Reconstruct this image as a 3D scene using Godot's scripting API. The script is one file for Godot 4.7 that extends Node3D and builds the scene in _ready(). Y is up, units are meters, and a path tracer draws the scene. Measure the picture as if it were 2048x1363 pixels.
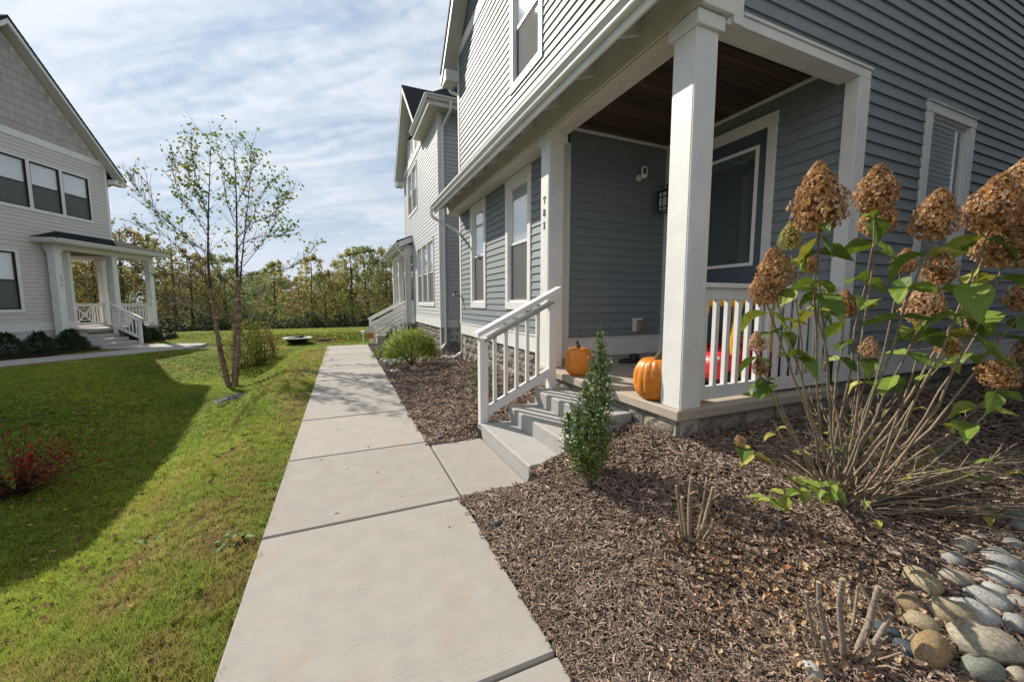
extends Node3D
# A walk between two new houses in autumn. Path runs along -Z, x to the right, y up, metres.

var rng := RandomNumberGenerator.new()
var taken := {}
var M := {}          # materials by name
var TX := {}         # textures by name

# ---------------------------------------------------------------- mesh builder
class MB:
	var v := PackedVector3Array()
	var n := PackedVector3Array()
	var c := PackedColorArray()
	var uv := PackedVector2Array()
	var col := Color(1, 1, 1)
	func tri(a: Vector3, b: Vector3, d: Vector3, na: Vector3, nb: Vector3, nd: Vector3) -> void:
		if (b - a).cross(d - a).dot(na + nb + nd) > 0.0:
			v.append(a); v.append(d); v.append(b)
			n.append(na); n.append(nd); n.append(nb)
		else:
			v.append(a); v.append(b); v.append(d)
			n.append(na); n.append(nb); n.append(nd)
		c.append(col); c.append(col); c.append(col)
	func ft(a: Vector3, b: Vector3, d: Vector3, o: Vector3) -> void:
		var nn := (b - a).cross(d - a).normalized()
		if nn.dot(o) < 0.0:
			nn = -nn
		tri(a, b, d, nn, nn, nn)
	func quad(a: Vector3, b: Vector3, d: Vector3, e: Vector3, o: Vector3) -> void:
		ft(a, b, d, o)
		ft(a, d, e, o)
	func sq(a: Vector3, b: Vector3, d: Vector3, e: Vector3, na: Vector3, nb: Vector3, nd: Vector3, ne: Vector3) -> void:
		tri(a, b, d, na, nb, nd)
		tri(a, d, e, na, nd, ne)
	func box(lo: Vector3, hi: Vector3, bev := 0.0) -> void:
		obox(Transform3D(Basis.IDENTITY, (lo + hi) * 0.5), (hi - lo).abs(), bev)
	func obox(t: Transform3D, size: Vector3, bev := 0.0) -> void:
		var h := size * 0.5
		bev = minf(bev, minf(h.x, minf(h.y, h.z)) * 0.9)
		for i in 3:
			var j := (i + 1) % 3
			var k := (i + 2) % 3
			for si in [-1.0, 1.0]:
				var p := []
				for q in [[-1.0, -1.0], [1.0, -1.0], [1.0, 1.0], [-1.0, 1.0]]:
					var w := Vector3.ZERO
					w[i] = si * h[i]; w[j] = q[0] * (h[j] - bev); w[k] = q[1] * (h[k] - bev)
					p.append(t * w)
				var o := Vector3.ZERO
				o[i] = si
				quad(p[0], p[1], p[2], p[3], t.basis * o)
				if bev > 0.0:
					for sj in [-1.0, 1.0]:
						var w1 := Vector3.ZERO
						var w2 := Vector3.ZERO
						w1[i] = si * h[i]; w1[j] = sj * (h[j] - bev)
						w2[i] = si * (h[i] - bev); w2[j] = sj * h[j]
						var e := Vector3.ZERO
						e[k] = h[k] - bev
						var o2 := Vector3.ZERO
						o2[i] = si; o2[j] = sj
						quad(t * (w1 - e), t * (w1 + e), t * (w2 + e), t * (w2 - e), t.basis * o2)
		if bev > 0.0:
			for a in [-1.0, 1.0]:
				for b in [-1.0, 1.0]:
					for d in [-1.0, 1.0]:
						var s := Vector3(a, b, d)
						var g := (h - Vector3.ONE * bev) * s
						ft(t * (g + Vector3(a * bev, 0, 0)), t * (g + Vector3(0, b * bev, 0)), t * (g + Vector3(0, 0, d * bev)), t.basis * s)
	func tube(pts: Array, radii: Array, sides := 6, caps := true, squash := 1.0) -> void:
		var m := pts.size()
		var rings := []
		var norms := []
		var up := Vector3(0.13, 0.97, 0.21)
		var first: Vector3 = (pts[1] - pts[0]).normalized()
		if absf(first.dot(up)) > 0.95:
			up = Vector3(0.9, 0.1, 0.3)
		var side := first.cross(up).normalized()
		for i in m:
			var d: Vector3
			if i == 0: d = pts[1] - pts[0]
			elif i == m - 1: d = pts[i] - pts[i - 1]
			else: d = (pts[i + 1] - pts[i]).normalized() + (pts[i] - pts[i - 1]).normalized()
			d = d.normalized()
			side = (side - d * side.dot(d)).normalized()
			var oth := d.cross(side)
			var r := PackedVector3Array()
			var q := PackedVector3Array()
			for s in sides:
				var a := TAU * s / sides
				var dir := side * cos(a) + oth * sin(a) * squash
				r.append(pts[i] + dir * radii[i])
				q.append(dir.normalized())
			rings.append(r); norms.append(q)
		for i in m - 1:
			for s in sides:
				var s2 := (s + 1) % sides
				sq(rings[i][s], rings[i][s2], rings[i + 1][s2], rings[i + 1][s], norms[i][s], norms[i][s2], norms[i + 1][s2], norms[i + 1][s])
		if caps:
			for e in [0, m - 1]:
				var d: Vector3 = (pts[0] - pts[1]) if e == 0 else (pts[m - 1] - pts[m - 2])
				for s in range(1, sides - 1):
					ft(rings[e][0], rings[e][s], rings[e][s + 1], d)
	func lathe(prof: Array, seg := 24, at := Vector3.ZERO) -> void:
		for i in prof.size() - 1:
			var a: Vector2 = prof[i]
			var b: Vector2 = prof[i + 1]
			var e := b - a
			var nr := Vector2(e.y, -e.x).normalized()
			for s in seg:
				var t0 := TAU * s / seg
				var t1 := TAU * (s + 1) / seg
				var d0 := Vector3(cos(t0), 0, sin(t0))
				var d1 := Vector3(cos(t1), 0, sin(t1))
				var n0 := Vector3(d0.x * nr.x, nr.y, d0.z * nr.x)
				var n1 := Vector3(d1.x * nr.x, nr.y, d1.z * nr.x)
				sq(at + d0 * a.x + Vector3(0, a.y, 0), at + d1 * a.x + Vector3(0, a.y, 0), at + d1 * b.x + Vector3(0, b.y, 0), at + d0 * b.x + Vector3(0, b.y, 0), n0, n1, n1, n0)
	func prism(poly: Array, axis: Vector3, length: float) -> void:   # flat-sided extrusion of a convex or simple outline
		var m := poly.size()
		var mid := Vector3.ZERO
		for p in poly: mid += p
		mid /= m
		for i in m:
			var a: Vector3 = poly[i]
			var b: Vector3 = poly[(i + 1) % m]
			var o := axis.cross(b - a)
			if o.dot((a + b) * 0.5 - mid) < 0.0: o = -o
			quad(a, b, b + axis * length, a + axis * length, o)
		for i in range(1, m - 1):
			ft(poly[0], poly[i], poly[i + 1], -axis)
			ft(poly[0] + axis * length, poly[i] + axis * length, poly[i + 1] + axis * length, axis)
	func mesh() -> ArrayMesh:
		var a := []
		a.resize(Mesh.ARRAY_MAX)
		a[Mesh.ARRAY_VERTEX] = v
		a[Mesh.ARRAY_NORMAL] = n
		a[Mesh.ARRAY_COLOR] = c
		if uv.size() == v.size():
			a[Mesh.ARRAY_TEX_UV] = uv
		var m := ArrayMesh.new()
		m.add_surface_from_arrays(Mesh.PRIMITIVE_TRIANGLES, a)
		return m

# ---------------------------------------------------------------- node helpers
func numbered(called: String) -> String:
	var k: int = taken.get(called, 0)
	taken[called] = k + 1
	return called if k == 0 else "%s_%03d" % [called, k]

func tag(o: Node3D, label: String, category: String, group := "") -> Node3D:
	o.set_meta("label", label)
	o.set_meta("category", category)
	if group != "": o.set_meta("group", group)
	return o

func thing(called: String, label: String, category: String, at := Vector3.ZERO, group := "") -> Node3D:
	var o := Node3D.new()
	o.name = numbered(called)
	add_child(o)
	o.position = at
	return tag(o, label, category, group)

func put(parent: Node, called: String, m: Mesh, mt: Material, at := Transform3D()) -> MeshInstance3D:
	var o := MeshInstance3D.new()
	o.mesh = m
	o.material_override = mt
	o.name = numbered(called) if parent == self else called
	parent.add_child(o, true)
	o.transform = at
	return o

func part(parent: Node, called: String, b: MB, mt: Material, at := Transform3D()) -> MeshInstance3D:
	return put(parent, called, b.mesh(), mt, at)

func holder(parent: Node, called: String, at := Transform3D()) -> Node3D:
	var o := Node3D.new()
	o.name = called
	parent.add_child(o, true)
	o.transform = at
	return o

func structure(o: Node3D) -> Node3D:
	o.set_meta("kind", "structure")
	return o

func stuff(o: Node3D) -> Node3D:
	o.set_meta("kind", "stuff")
	return o

func many(parent: Node, called: String, m: Mesh, mt: Material, rows: PackedFloat32Array) -> MultiMeshInstance3D:
	var mm := MultiMesh.new()
	mm.transform_format = MultiMesh.TRANSFORM_3D
	mm.use_colors = true
	mm.mesh = m
	mm.instance_count = rows.size() / 16
	mm.buffer = rows
	var o := MultiMeshInstance3D.new()
	o.multimesh = mm
	o.material_override = mt
	o.name = numbered(called) if parent == self else called
	parent.add_child(o, true)
	return o

func row(rows: PackedFloat32Array, b: Basis, p: Vector3, c: Color) -> void:
	rows.append_array(PackedFloat32Array([b.x.x, b.y.x, b.z.x, p.x, b.x.y, b.y.y, b.z.y, p.y, b.x.z, b.y.z, b.z.z, p.z, c.r, c.g, c.b, 1.0]))

func wallframe(origin: Vector3, normal: Vector3) -> Transform3D:   # x along the wall (to the right seen from outside), y up, z outwards
	var nn := normal.normalized()
	return Transform3D(Basis(Vector3.UP.cross(nn), Vector3.UP, nn), origin)

func R(a: float, b: float) -> float:
	return rng.randf_range(a, b)

func rdir() -> Vector3:
	var z := R(-1, 1)
	var a := R(0, TAU)
	var r := sqrt(1.0 - z * z)
	return Vector3(r * cos(a), z, r * sin(a))

func lin(r: float, g: float, b: float) -> Color:   # linear base colour -> what albedo_color takes
	return Color(r, g, b).linear_to_srgb()

# ---------------------------------------------------------------- textures
func noise(sd: int, freq: float, oct := 4, kind := FastNoiseLite.TYPE_SIMPLEX_SMOOTH) -> FastNoiseLite:
	var f := FastNoiseLite.new()
	f.seed = sd
	f.noise_type = kind
	f.frequency = freq
	f.fractal_octaves = oct
	return f

func grain(called: String, sd: int, size: int, f1: float, f2: float, lo: float, hi: float, stretch := 1, warm := 0.0, coarse := 0.5) -> Texture2D:
	# grey multiplier between lo and hi (sRGB), coarse and fine noise layered; stretch draws it out along u; warm lets hue wander
	var a := noise(sd, f1, 4).get_seamless_image(size, size)
	var w := size / stretch
	var b := noise(sd + 7, f2, 3).get_seamless_image(w, size)
	if stretch > 1: b.resize(size, size, Image.INTERPOLATE_CUBIC)
	var da := a.get_data()
	var db := b.get_data()
	var out := PackedByteArray()
	out.resize(size * size * 3)
	for i in size * size:
		var t := (da[i] * coarse + db[i] * (1.0 - coarse)) / 255.0
		t = clampf((t - 0.5) * 1.7 + 0.5, 0.0, 1.0)
		var g := lerpf(lo, hi, t) * 255.0
		var h := (da[i] / 255.0 - 0.5) * warm * 255.0
		out[i * 3] = int(clampf(g + h, 0, 255))
		out[i * 3 + 1] = int(clampf(g, 0, 255))
		out[i * 3 + 2] = int(clampf(g - h, 0, 255))
	var t := ImageTexture.create_from_image(Image.create_from_data(size, size, false, Image.FORMAT_RGB8, out))
	TX[called] = t
	return t

func mat(called: String, r: float, g: float, b: float, rough := 0.8, tex := "", scale := 1.0, bump := 0.0, spec := 0.5, world := true) -> StandardMaterial3D:
	var m := StandardMaterial3D.new()
	m.resource_name = called
	m.albedo_color = lin(r, g, b)
	m.roughness = rough
	m.metallic_specular = spec
	if tex != "":
		m.albedo_texture = TX[tex]
		m.uv1_triplanar = true
		m.uv1_world_triplanar = world
		m.uv1_scale = Vector3.ONE * scale
		if bump > 0.0:
			m.heightmap_enabled = true
			m.heightmap_texture = TX[tex]
			m.heightmap_scale = bump
	M[called] = m
	return m

func vmat(called: String, rough := 0.7, back := 0.0, spec := 0.4) -> StandardMaterial3D:   # colour comes from vertices or copies
	var m := StandardMaterial3D.new()
	m.resource_name = called
	m.vertex_color_use_as_albedo = true
	m.roughness = rough
	m.metallic_specular = spec
	if back > 0.0:
		m.backlight_enabled = true
		m.backlight = lin(back, back, back)
	M[called] = m
	return m

func make_materials() -> void:
	grain("speck", 3, 512, 0.012, 0.09, 0.80, 1.0)
	grain("concrete", 11, 512, 0.012, 0.40, 0.86, 1.0, 1, 0.022, 0.22)
	grain("trim_paint", 25, 512, 0.006, 0.05, 0.95, 1.0, 1, 0.012, 0.7)
	grain("paint", 21, 256, 0.02, 0.20, 0.93, 1.0)
	grain("wood", 31, 512, 0.01, 0.12, 0.62, 1.0, 16, 0.05, 0.15)
	grain("rough", 41, 256, 0.03, 0.25, 0.55, 1.0, 1, 0.06)
	grain("soil", 51, 512, 0.02, 0.12, 0.45, 1.0, 1, 0.10)
	grain("bark", 61, 256, 0.03, 0.12, 0.45, 1.0, 4, 0.08)
	for k in 3:
		var t: float = [1.0, 0.955, 1.045][k]
		mat("siding%d" % k, 0.198 * t, 0.224 * t, 0.243 * t, 0.60, "paint", 1.3, 0.0, 0.46)
	mat("siding_left", 0.58, 0.55, 0.53, 0.6, "paint", 1.3, 0.0, 0.4)
	for k in 3:
		var t: float = [1.0, 0.95, 1.05][k]
		mat("shingle%d" % k, 0.40 * t, 0.375 * t, 0.35 * t, 0.7, "paint", 1.3, 0.03, 0.4)
	mat("siding_far", 0.50, 0.525, 0.54, 0.5, "paint", 1.3, 0.0, 0.5)
	mat("trim", 0.70, 0.695, 0.68, 0.5, "trim_paint", 0.7, 0.0, 0.45)
	mat("soffit", 0.60, 0.58, 0.545, 0.6, "paint", 0.9, 0.0, 0.4)
	mat("vinyl", 0.70, 0.70, 0.70, 0.4, "", 1, 0, 0.5)
	mat("gutter", 0.66, 0.66, 0.655, 0.32, "", 1, 0, 0.55)
	mat("lead_blue", 0.3, 0.34, 0.38, 0.5)
	mat("black_frame", 0.012, 0.013, 0.015, 0.4)
	mat("door_blue", 0.060, 0.080, 0.110, 0.4)
	mat("interior", 0.03, 0.03, 0.032, 0.9)  # near-black, for the darkness of unlit rooms and hidden backing
	mat("blind", 0.72, 0.77, 0.79, 0.6)  # white slats, the blue of sky light mixed into their colour
	mat("screen", 0.11, 0.11, 0.115, 0.85, "rough", 14.0, 0.0, 0.3)
	mat("concrete", 0.42, 0.395, 0.365, 0.9, "concrete", 0.9, 0.12, 0.3)
	mat("concrete_warm", 0.44, 0.38, 0.31, 0.9, "concrete", 0.9, 0.12, 0.3)
	mat("step", 0.41, 0.395, 0.375, 0.9, "concrete", 1.1, 0.10, 0.3)
	mat("joint", 0.12, 0.105, 0.09, 0.95, "soil", 2.0, 0.0, 0.2)
	for k in 4:
		var t: float = [1.0, 0.86, 1.12, 0.94][k]
		mat("block%d" % k, 0.42 * t, 0.38 * t, 0.325 * t, 0.95, "rough", 3.0, 0.8, 0.2)
	mat("mortar", 0.42, 0.40, 0.37, 0.95, "concrete", 2.0, 0.1, 0.2)
	for k in 4:
		var t: float = [1.0, 0.72, 1.3, 0.88][k]
		mat("plank%d" % k, 0.105 * t, 0.066 * t, 0.046 * t, 0.5, "wood", 3.0, 0.0, 0.4)
	mat("shingle_roof", 0.045, 0.050, 0.060, 0.9, "rough", 4.0, 0.2, 0.3)
	mat("bark_birch", 0.50, 0.345, 0.245, 0.9, "bark", 3.0, 0.6, 0.2)
	mat("bark_dark", 0.065, 0.050, 0.042, 0.9, "bark", 1.5, 0.6, 0.2)
	mat("bark_grey", 0.12, 0.105, 0.09, 0.9, "bark", 1.5, 0.6, 0.2)
	mat("stem", 0.50, 0.385, 0.265, 0.8, "bark", 9.0, 0.05, 0.3)
	mat("stem_grey", 0.43, 0.36, 0.28, 0.85, "bark", 9.0, 0.08, 0.3)
	mat("cut_wood", 0.62, 0.52, 0.36, 0.85, "rough", 12.0, 0.0, 0.3)
	mat("soil", 0.055, 0.040, 0.030, 0.95, "soil", 1.6, 0.8, 0.2)
	mat("turf", 0.145, 0.170, 0.050, 0.95, "soil", 0.8, 1.0, 0.2)
	mat("black_metal", 0.012, 0.012, 0.013, 0.35, "", 1, 0, 0.5)
	mat("dark_plastic", 0.02, 0.02, 0.022, 0.5)
	mat("white_plastic", 0.70, 0.69, 0.66, 0.4)
	mat("grey_plastic", 0.20, 0.195, 0.18, 0.35)
	mat("pumpkin", 0.78, 0.25, 0.020, 0.42, "speck", 2.5, 0.05, 0.5, false)
	mat("pumpkin_stalk", 0.20, 0.165, 0.095, 0.85, "bark", 8.0, 0.3, 0.2, false)
	mat("toy_red", 0.58, 0.022, 0.035, 0.35)
	mat("toy_yellow", 0.72, 0.42, 0.025, 0.35)
	mat("toy_blue", 0.03, 0.045, 0.25, 0.4)
	mat("lime_rock", 0.42, 0.40, 0.37, 0.95, "rough", 1.5, 1.5, 0.2)
	mat("number", 0.02, 0.02, 0.022, 0.5)
	mat("rust_steel", 0.035, 0.030, 0.028, 0.8, "rough", 5.0, 0.1, 0.4)
	var gl := mat("glass", 0.9, 0.93, 0.95, 0.02)
	gl.transparency = BaseMaterial3D.TRANSPARENCY_ALPHA
	gl.albedo_color.a = 0.06
	gl.metallic_specular = 0.6
	var gw := mat("glass_tint", 0.10, 0.13, 0.14, 0.02)
	gw.transparency = BaseMaterial3D.TRANSPARENCY_ALPHA
	gw.albedo_color.a = 0.35
	gw.metallic_specular = 0.7
	var fr := mat("lantern_glass", 0.75, 0.73, 0.68, 0.5)
	fr.backlight_enabled = true
	fr.backlight = lin(0.5, 0.5, 0.48)
	vmat("grass", 0.75, 0.9, 0.18)
	vmat("chip", 0.85, 0.0, 0.3)
	vmat("leaf", 0.6, 0.9, 0.4)
	vmat("leaf_gloss", 0.38, 0.3, 0.5)
	vmat("petal", 0.85, 0.7, 0.25)
	vmat("dry_leaf", 0.85, 0.25, 0.25)
	vmat("twig", 0.9, 0.0, 0.2)
	vmat("stone", 0.75, 0.0, 0.35)
	M["stone"].albedo_texture = TX["speck"]
	M["stone"].uv1_triplanar = true
	M["stone"].uv1_scale = Vector3.ONE * 3.0
	M["stone"].heightmap_enabled = true
	M["stone"].heightmap_texture = TX["rough"]
	M["stone"].heightmap_scale = 0.05
	# perforated vent: rows of small holes punched in white sheet
	var im := Image.create(64, 64, false, Image.FORMAT_RGB8)
	im.fill(Color(1, 1, 1))
	for p in [Vector2i(16, 16), Vector2i(48, 48)]:
		for dx in range(-6, 7):
			for dy in range(-6, 7):
				if dx * dx + dy * dy < 40: im.set_pixel(p.x + dx, p.y + dy, Color(0.30, 0.29, 0.27))
	TX["holes"] = ImageTexture.create_from_image(im)
	mat("vent", 0.62, 0.60, 0.56, 0.6, "holes", 26.0, 0.0, 0.4)

# ---------------------------------------------------------------- sky
func cirrus_sky() -> PanoramaSkyMaterial:
	var w := 2048
	var h := 1024
	var img := Image.create(w, h, false, Image.FORMAT_RGBF)
	var n1 := noise(5, 0.55, 5)
	var n2 := noise(9, 1.7, 4)
	var n3 := noise(14, 0.30, 3)
	var sun := Vector3(-0.376, 0.572, -0.730).normalized()
	var data := PackedFloat32Array()
	data.resize(w * h * 3)
	for y in h:
		var el := PI * (0.5 - (y + 0.5) / h)
		var sy := sin(el)
		var cy := cos(el)
		for x in w:
			var k := (y * w + x) * 3
			if sy < -0.02:
				data[k] = 0.16; data[k + 1] = 0.15; data[k + 2] = 0.12
				continue
			var az := TAU * (x + 0.5) / w
			var d := Vector3(sin(az), 0, -cos(az))
			d = Vector3(d.x * cy, sy, d.z * cy)
			var up := maxf(sy, 0.0)
			# streaky ice cloud on a sheet high above
			var q := 1.0 / (up + 0.16)
			var px := d.x * q
			var pz := d.z * q
			var u := px * 0.86 + pz * 0.50
			var v := -px * 0.50 + pz * 0.86
			var wob := n3.get_noise_2d(u * 1.3, v * 1.3)
			var a := n1.get_noise_2d(u * 1.1 + wob * 0.9, v * 2.6 + wob * 0.7)
			var b := n2.get_noise_2d(u * 1.5 + a * 1.2, v * 5.5)
			var e := n2.get_noise_2d(u * 6.0 + 31.0, v * 13.0 + a * 3.0)
			var c := smoothstep(-0.46, 0.50, a * 0.60 + b * 0.36 + e * 0.15 + wob * 0.45 + 0.14)
			c = c * 0.80 + 0.17
			c = lerpf(c, 0.72, smoothstep(0.20, 0.02, up))
			var t := pow(1.0 - up, 2.6)
			var s := maxf(d.dot(sun), 0.0)
			var glow := 1.0 + 0.22 * pow(s, 5.0)
			var r := lerpf(lerpf(0.185, 0.46, t), 0.61, c)
			var g := lerpf(lerpf(0.295, 0.55, t), 0.65, c)
			var bl := lerpf(lerpf(0.46, 0.66, t), 0.71, c)
			data[k] = r * glow; data[k + 1] = g * glow; data[k + 2] = bl * glow
	img.set_data(w, h, false, Image.FORMAT_RGBF, data.to_byte_array())
	var p := PanoramaSkyMaterial.new()
	p.panorama = ImageTexture.create_from_image(img)
	return p

func camera_and_light() -> void:
	var cam := Camera3D.new()
	cam.name = "camera"
	cam.position = Vector3(0, 1.5, 0)
	cam.rotation_degrees = Vector3(-5.645, -23.477, 0)
	cam.fov = 82.37
	cam.near = 0.05
	cam.far = 600.0
	add_child(cam)
	var env := Environment.new()
	env.background_mode = Environment.BG_SKY
	var sky := Sky.new()
	sky.sky_material = cirrus_sky()
	env.sky = sky
	env.background_energy_multiplier = SKY_ENERGY
	env.tonemap_mode = Environment.TONE_MAPPER_LINEAR
	env.tonemap_exposure = EXPOSURE
	env.sdfgi_enabled = true
	env.ssao_enabled = true
	env.ssil_enabled = true
	var we := WorldEnvironment.new()
	we.name = "environment"
	we.environment = env
	add_child(we)
	var sun := DirectionalLight3D.new()
	sun.name = "sun"
	sun.light_color = Color(1.0, 0.965, 0.905)
	sun.light_energy = SUN_ENERGY
	sun.light_angular_distance = 0.5
	sun.shadow_enabled = true
	add_child(sun)
	sun.look_at_from_position(Vector3.ZERO, SUN_DIR, Vector3.UP)

const SUN_DIR := Vector3(1.0, -1.52, 1.94)
const SUN_ENERGY := 1.6
const SKY_ENERGY := 0.86
const EXPOSURE := 1.42

# ---------------------------------------------------------------- ground
var gn := noise(77, 0.35, 3)
var gf := noise(78, 3.0, 2)

func lawn(x: float, z: float) -> float:
	var d := -0.53 - x
	# hollow between the walk and the other house
	var near := -0.025 - 0.86 * smoothstep(0.2, 2.25, d) + 0.56 * smoothstep(3.0, 6.2, d)
	if d < 0.0: near = -0.025
	# level ground past the end of the walk
	var far := lerpf(-0.42, -0.31, smoothstep(-4.0, -6.5, x))
	var h := lerpf(near, far, smoothstep(-14.0, -18.5, z))
	# grass bank in front of the woods
	var bank := smoothstep(-6.5, -3.5, x)
	h += lerpf(0.26 * smoothstep(-22.0, -26.0, z), 0.40 * smoothstep(-19.6, -22.0, z), bank) * (1.0 - smoothstep(-24.5, -29.0, z))
	h -= 1.6 * smoothstep(-25.5, -42.0, z)
	h += gn.get_noise_2d(x, z) * 0.03 * smoothstep(0.3, 1.5, d)
	return h

func bed(x: float, z: float) -> float:
	var t := clampf((x - 0.78) / 1.65, 0.0, 1.0)
	var mh := 0.0
	if z > -1.0: mh = 0.26
	elif z > -2.3: mh = lerpf(0.26, 0.42, (z + 1.0) / -1.3)
	elif z > -5.5: mh = lerpf(0.42, 0.27, (z + 2.3) / -3.2)
	elif z > -9.4: mh = lerpf(0.27, 0.06, (z + 5.5) / -3.9)
	else: mh = lerpf(0.06, 0.0, clampf((z + 9.4) / -3.0, 0.0, 1.0))
	if x < 1.36:   # raked down to the short slab in front of the steps
		if z < -3.9: mh *= smoothstep(-3.97, -4.35, z)
		elif z < -2.3: mh *= smoothstep(-2.80, -2.5, z)
	return 0.008 + mh * pow(t, 1.12) + gf.get_noise_2d(x, z) * 0.014 * minf(t * 4.0, 1.0)

func in_bed(x: float, z: float) -> bool:
	if x < 0.80: return false
	if z > -2.79: return not (x > 1.36 and x < 2.5 and z < -2.76) and not (x > 2.40 and z < -2.25)
	if z > -3.985: return false
	if z > -15.0: return x < 2.75 or (z < -9.45 and z > -11.6 and x < 5.0)
	return false

func gy(x: float, z: float) -> float:
	return bed(x, z) if in_bed(x, z) else lawn(x, z)

func sheet(fn: Callable, xs: Array, zs: Array, drop: Callable) -> MB:
	var b := MB.new()
	var hs := []
	for i in xs.size():
		var rowh := PackedFloat32Array()
		for j in zs.size(): rowh.append(fn.call(xs[i], zs[j]))
		hs.append(rowh)
	var nrm := func(i: int, j: int) -> Vector3:
		var i0 := maxi(i - 1, 0); var i1 := mini(i + 1, xs.size() - 1)
		var j0 := maxi(j - 1, 0); var j1 := mini(j + 1, zs.size() - 1)
		return Vector3(-(hs[i1][j] - hs[i0][j]) / (xs[i1] - xs[i0]), 1.0, -(hs[i][j1] - hs[i][j0]) / (zs[j1] - zs[j0])).normalized()
	for i in xs.size() - 1:
		for j in zs.size() - 1:
			if drop.call((xs[i] + xs[i + 1]) * 0.5, (zs[j] + zs[j + 1]) * 0.5): continue
			b.sq(Vector3(xs[i], hs[i][j], zs[j]), Vector3(xs[i + 1], hs[i + 1][j], zs[j]), Vector3(xs[i + 1], hs[i + 1][j + 1], zs[j + 1]), Vector3(xs[i], hs[i][j + 1], zs[j + 1]), nrm.call(i, j), nrm.call(i + 1, j), nrm.call(i + 1, j + 1), nrm.call(i, j + 1))
	return b

func steps_of(list: Array) -> Array:   # [from, to, step, to, step ...]
	var out := [list[0]]
	var k := 1
	while k < list.size():
		var stp: float = list[k + 1]
		var from: float = out[-1]
		var count := int(round(absf(list[k] - from) / stp))
		for i in count: out.append(lerpf(from, list[k], (i + 1.0) / count))
		k += 2
	return out

func build_ground() -> void:
	var low := func(x: float, z: float) -> float:
		var h := lawn(x, z)
		if x > -0.56 and z > -14.9 and x < 6.0: h = minf(h, -0.10)
		if x >= 6.0 and z > -14.9: h = minf(h, -0.05)
		return h
	var xs := steps_of([-160.0, -40.0, 15.0, -14.0, 2.0, -0.56, 0.24, 3.0, 0.5, 12.0, 1.5, 40.0, 7.0, 160.0, 20.0])
	var zs := steps_of([60.0, 6.0, 9.0, 1.0, 1.0, -15.0, 0.3, -28.0, 0.4, -44.0, 1.5, -70.0, 5.0, -260.0, 20.0])
	structure(part(self, "lawn_ground", sheet(low, xs, zs, func(_x, _z): return false), M.turf))
	var bx := steps_of([0.8, 3.2, 0.06, 9.5, 0.35])
	var near_bed := func(x: float, z: float) -> float: return bed(x, z)
	structure(part(self, "mulch_bed", sheet(near_bed, bx, steps_of([2.0, -0.2, 0.25, -2.79, 0.06]), func(x, z): return not in_bed(x, z)), M.soil))
	structure(part(self, "mulch_bed", sheet(near_bed, steps_of([0.8, 2.75, 0.065, 5.0, 0.4]), steps_of([-3.985, -10.0, 0.08, -15.0, 0.25]), func(x, z): return not in_bed(x, z)), M.soil))
	# concrete walk: one panel per joint
	var walk := holder(self, "sidewalk")
	structure(walk)
	var joints := [3.6, 2.2, 0.0, -1.33, -2.79, -4.12, -5.50, -6.86, -8.22, -9.58, -10.94, -12.3, -13.6, -14.85]
	for k in joints.size() - 1:
		var b := MB.new()
		b.box(Vector3(-0.53, -0.09, joints[k + 1] + 0.007), Vector3(0.79, R(-0.003, 0.002), joints[k] - 0.007), 0.010)
		part(walk, "concrete_panel", b, M["concrete%d" % (k % 3)])
	var stub := MB.new()
	stub.box(Vector3(0.802, -0.09, -4.0), Vector3(1.355, 0.006, -2.795), 0.010)
	part(walk, "concrete_panel", stub, M.concrete1)
	var jb := MB.new()
	jb.box(Vector3(-0.52, -0.095, -14.8), Vector3(0.80, -0.022, 3.5))
	jb.box(Vector3(0.78, -0.095, -3.99), Vector3(1.37, -0.02, -2.80))
	part(walk, "joint_filler", jb, M.joint)

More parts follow.
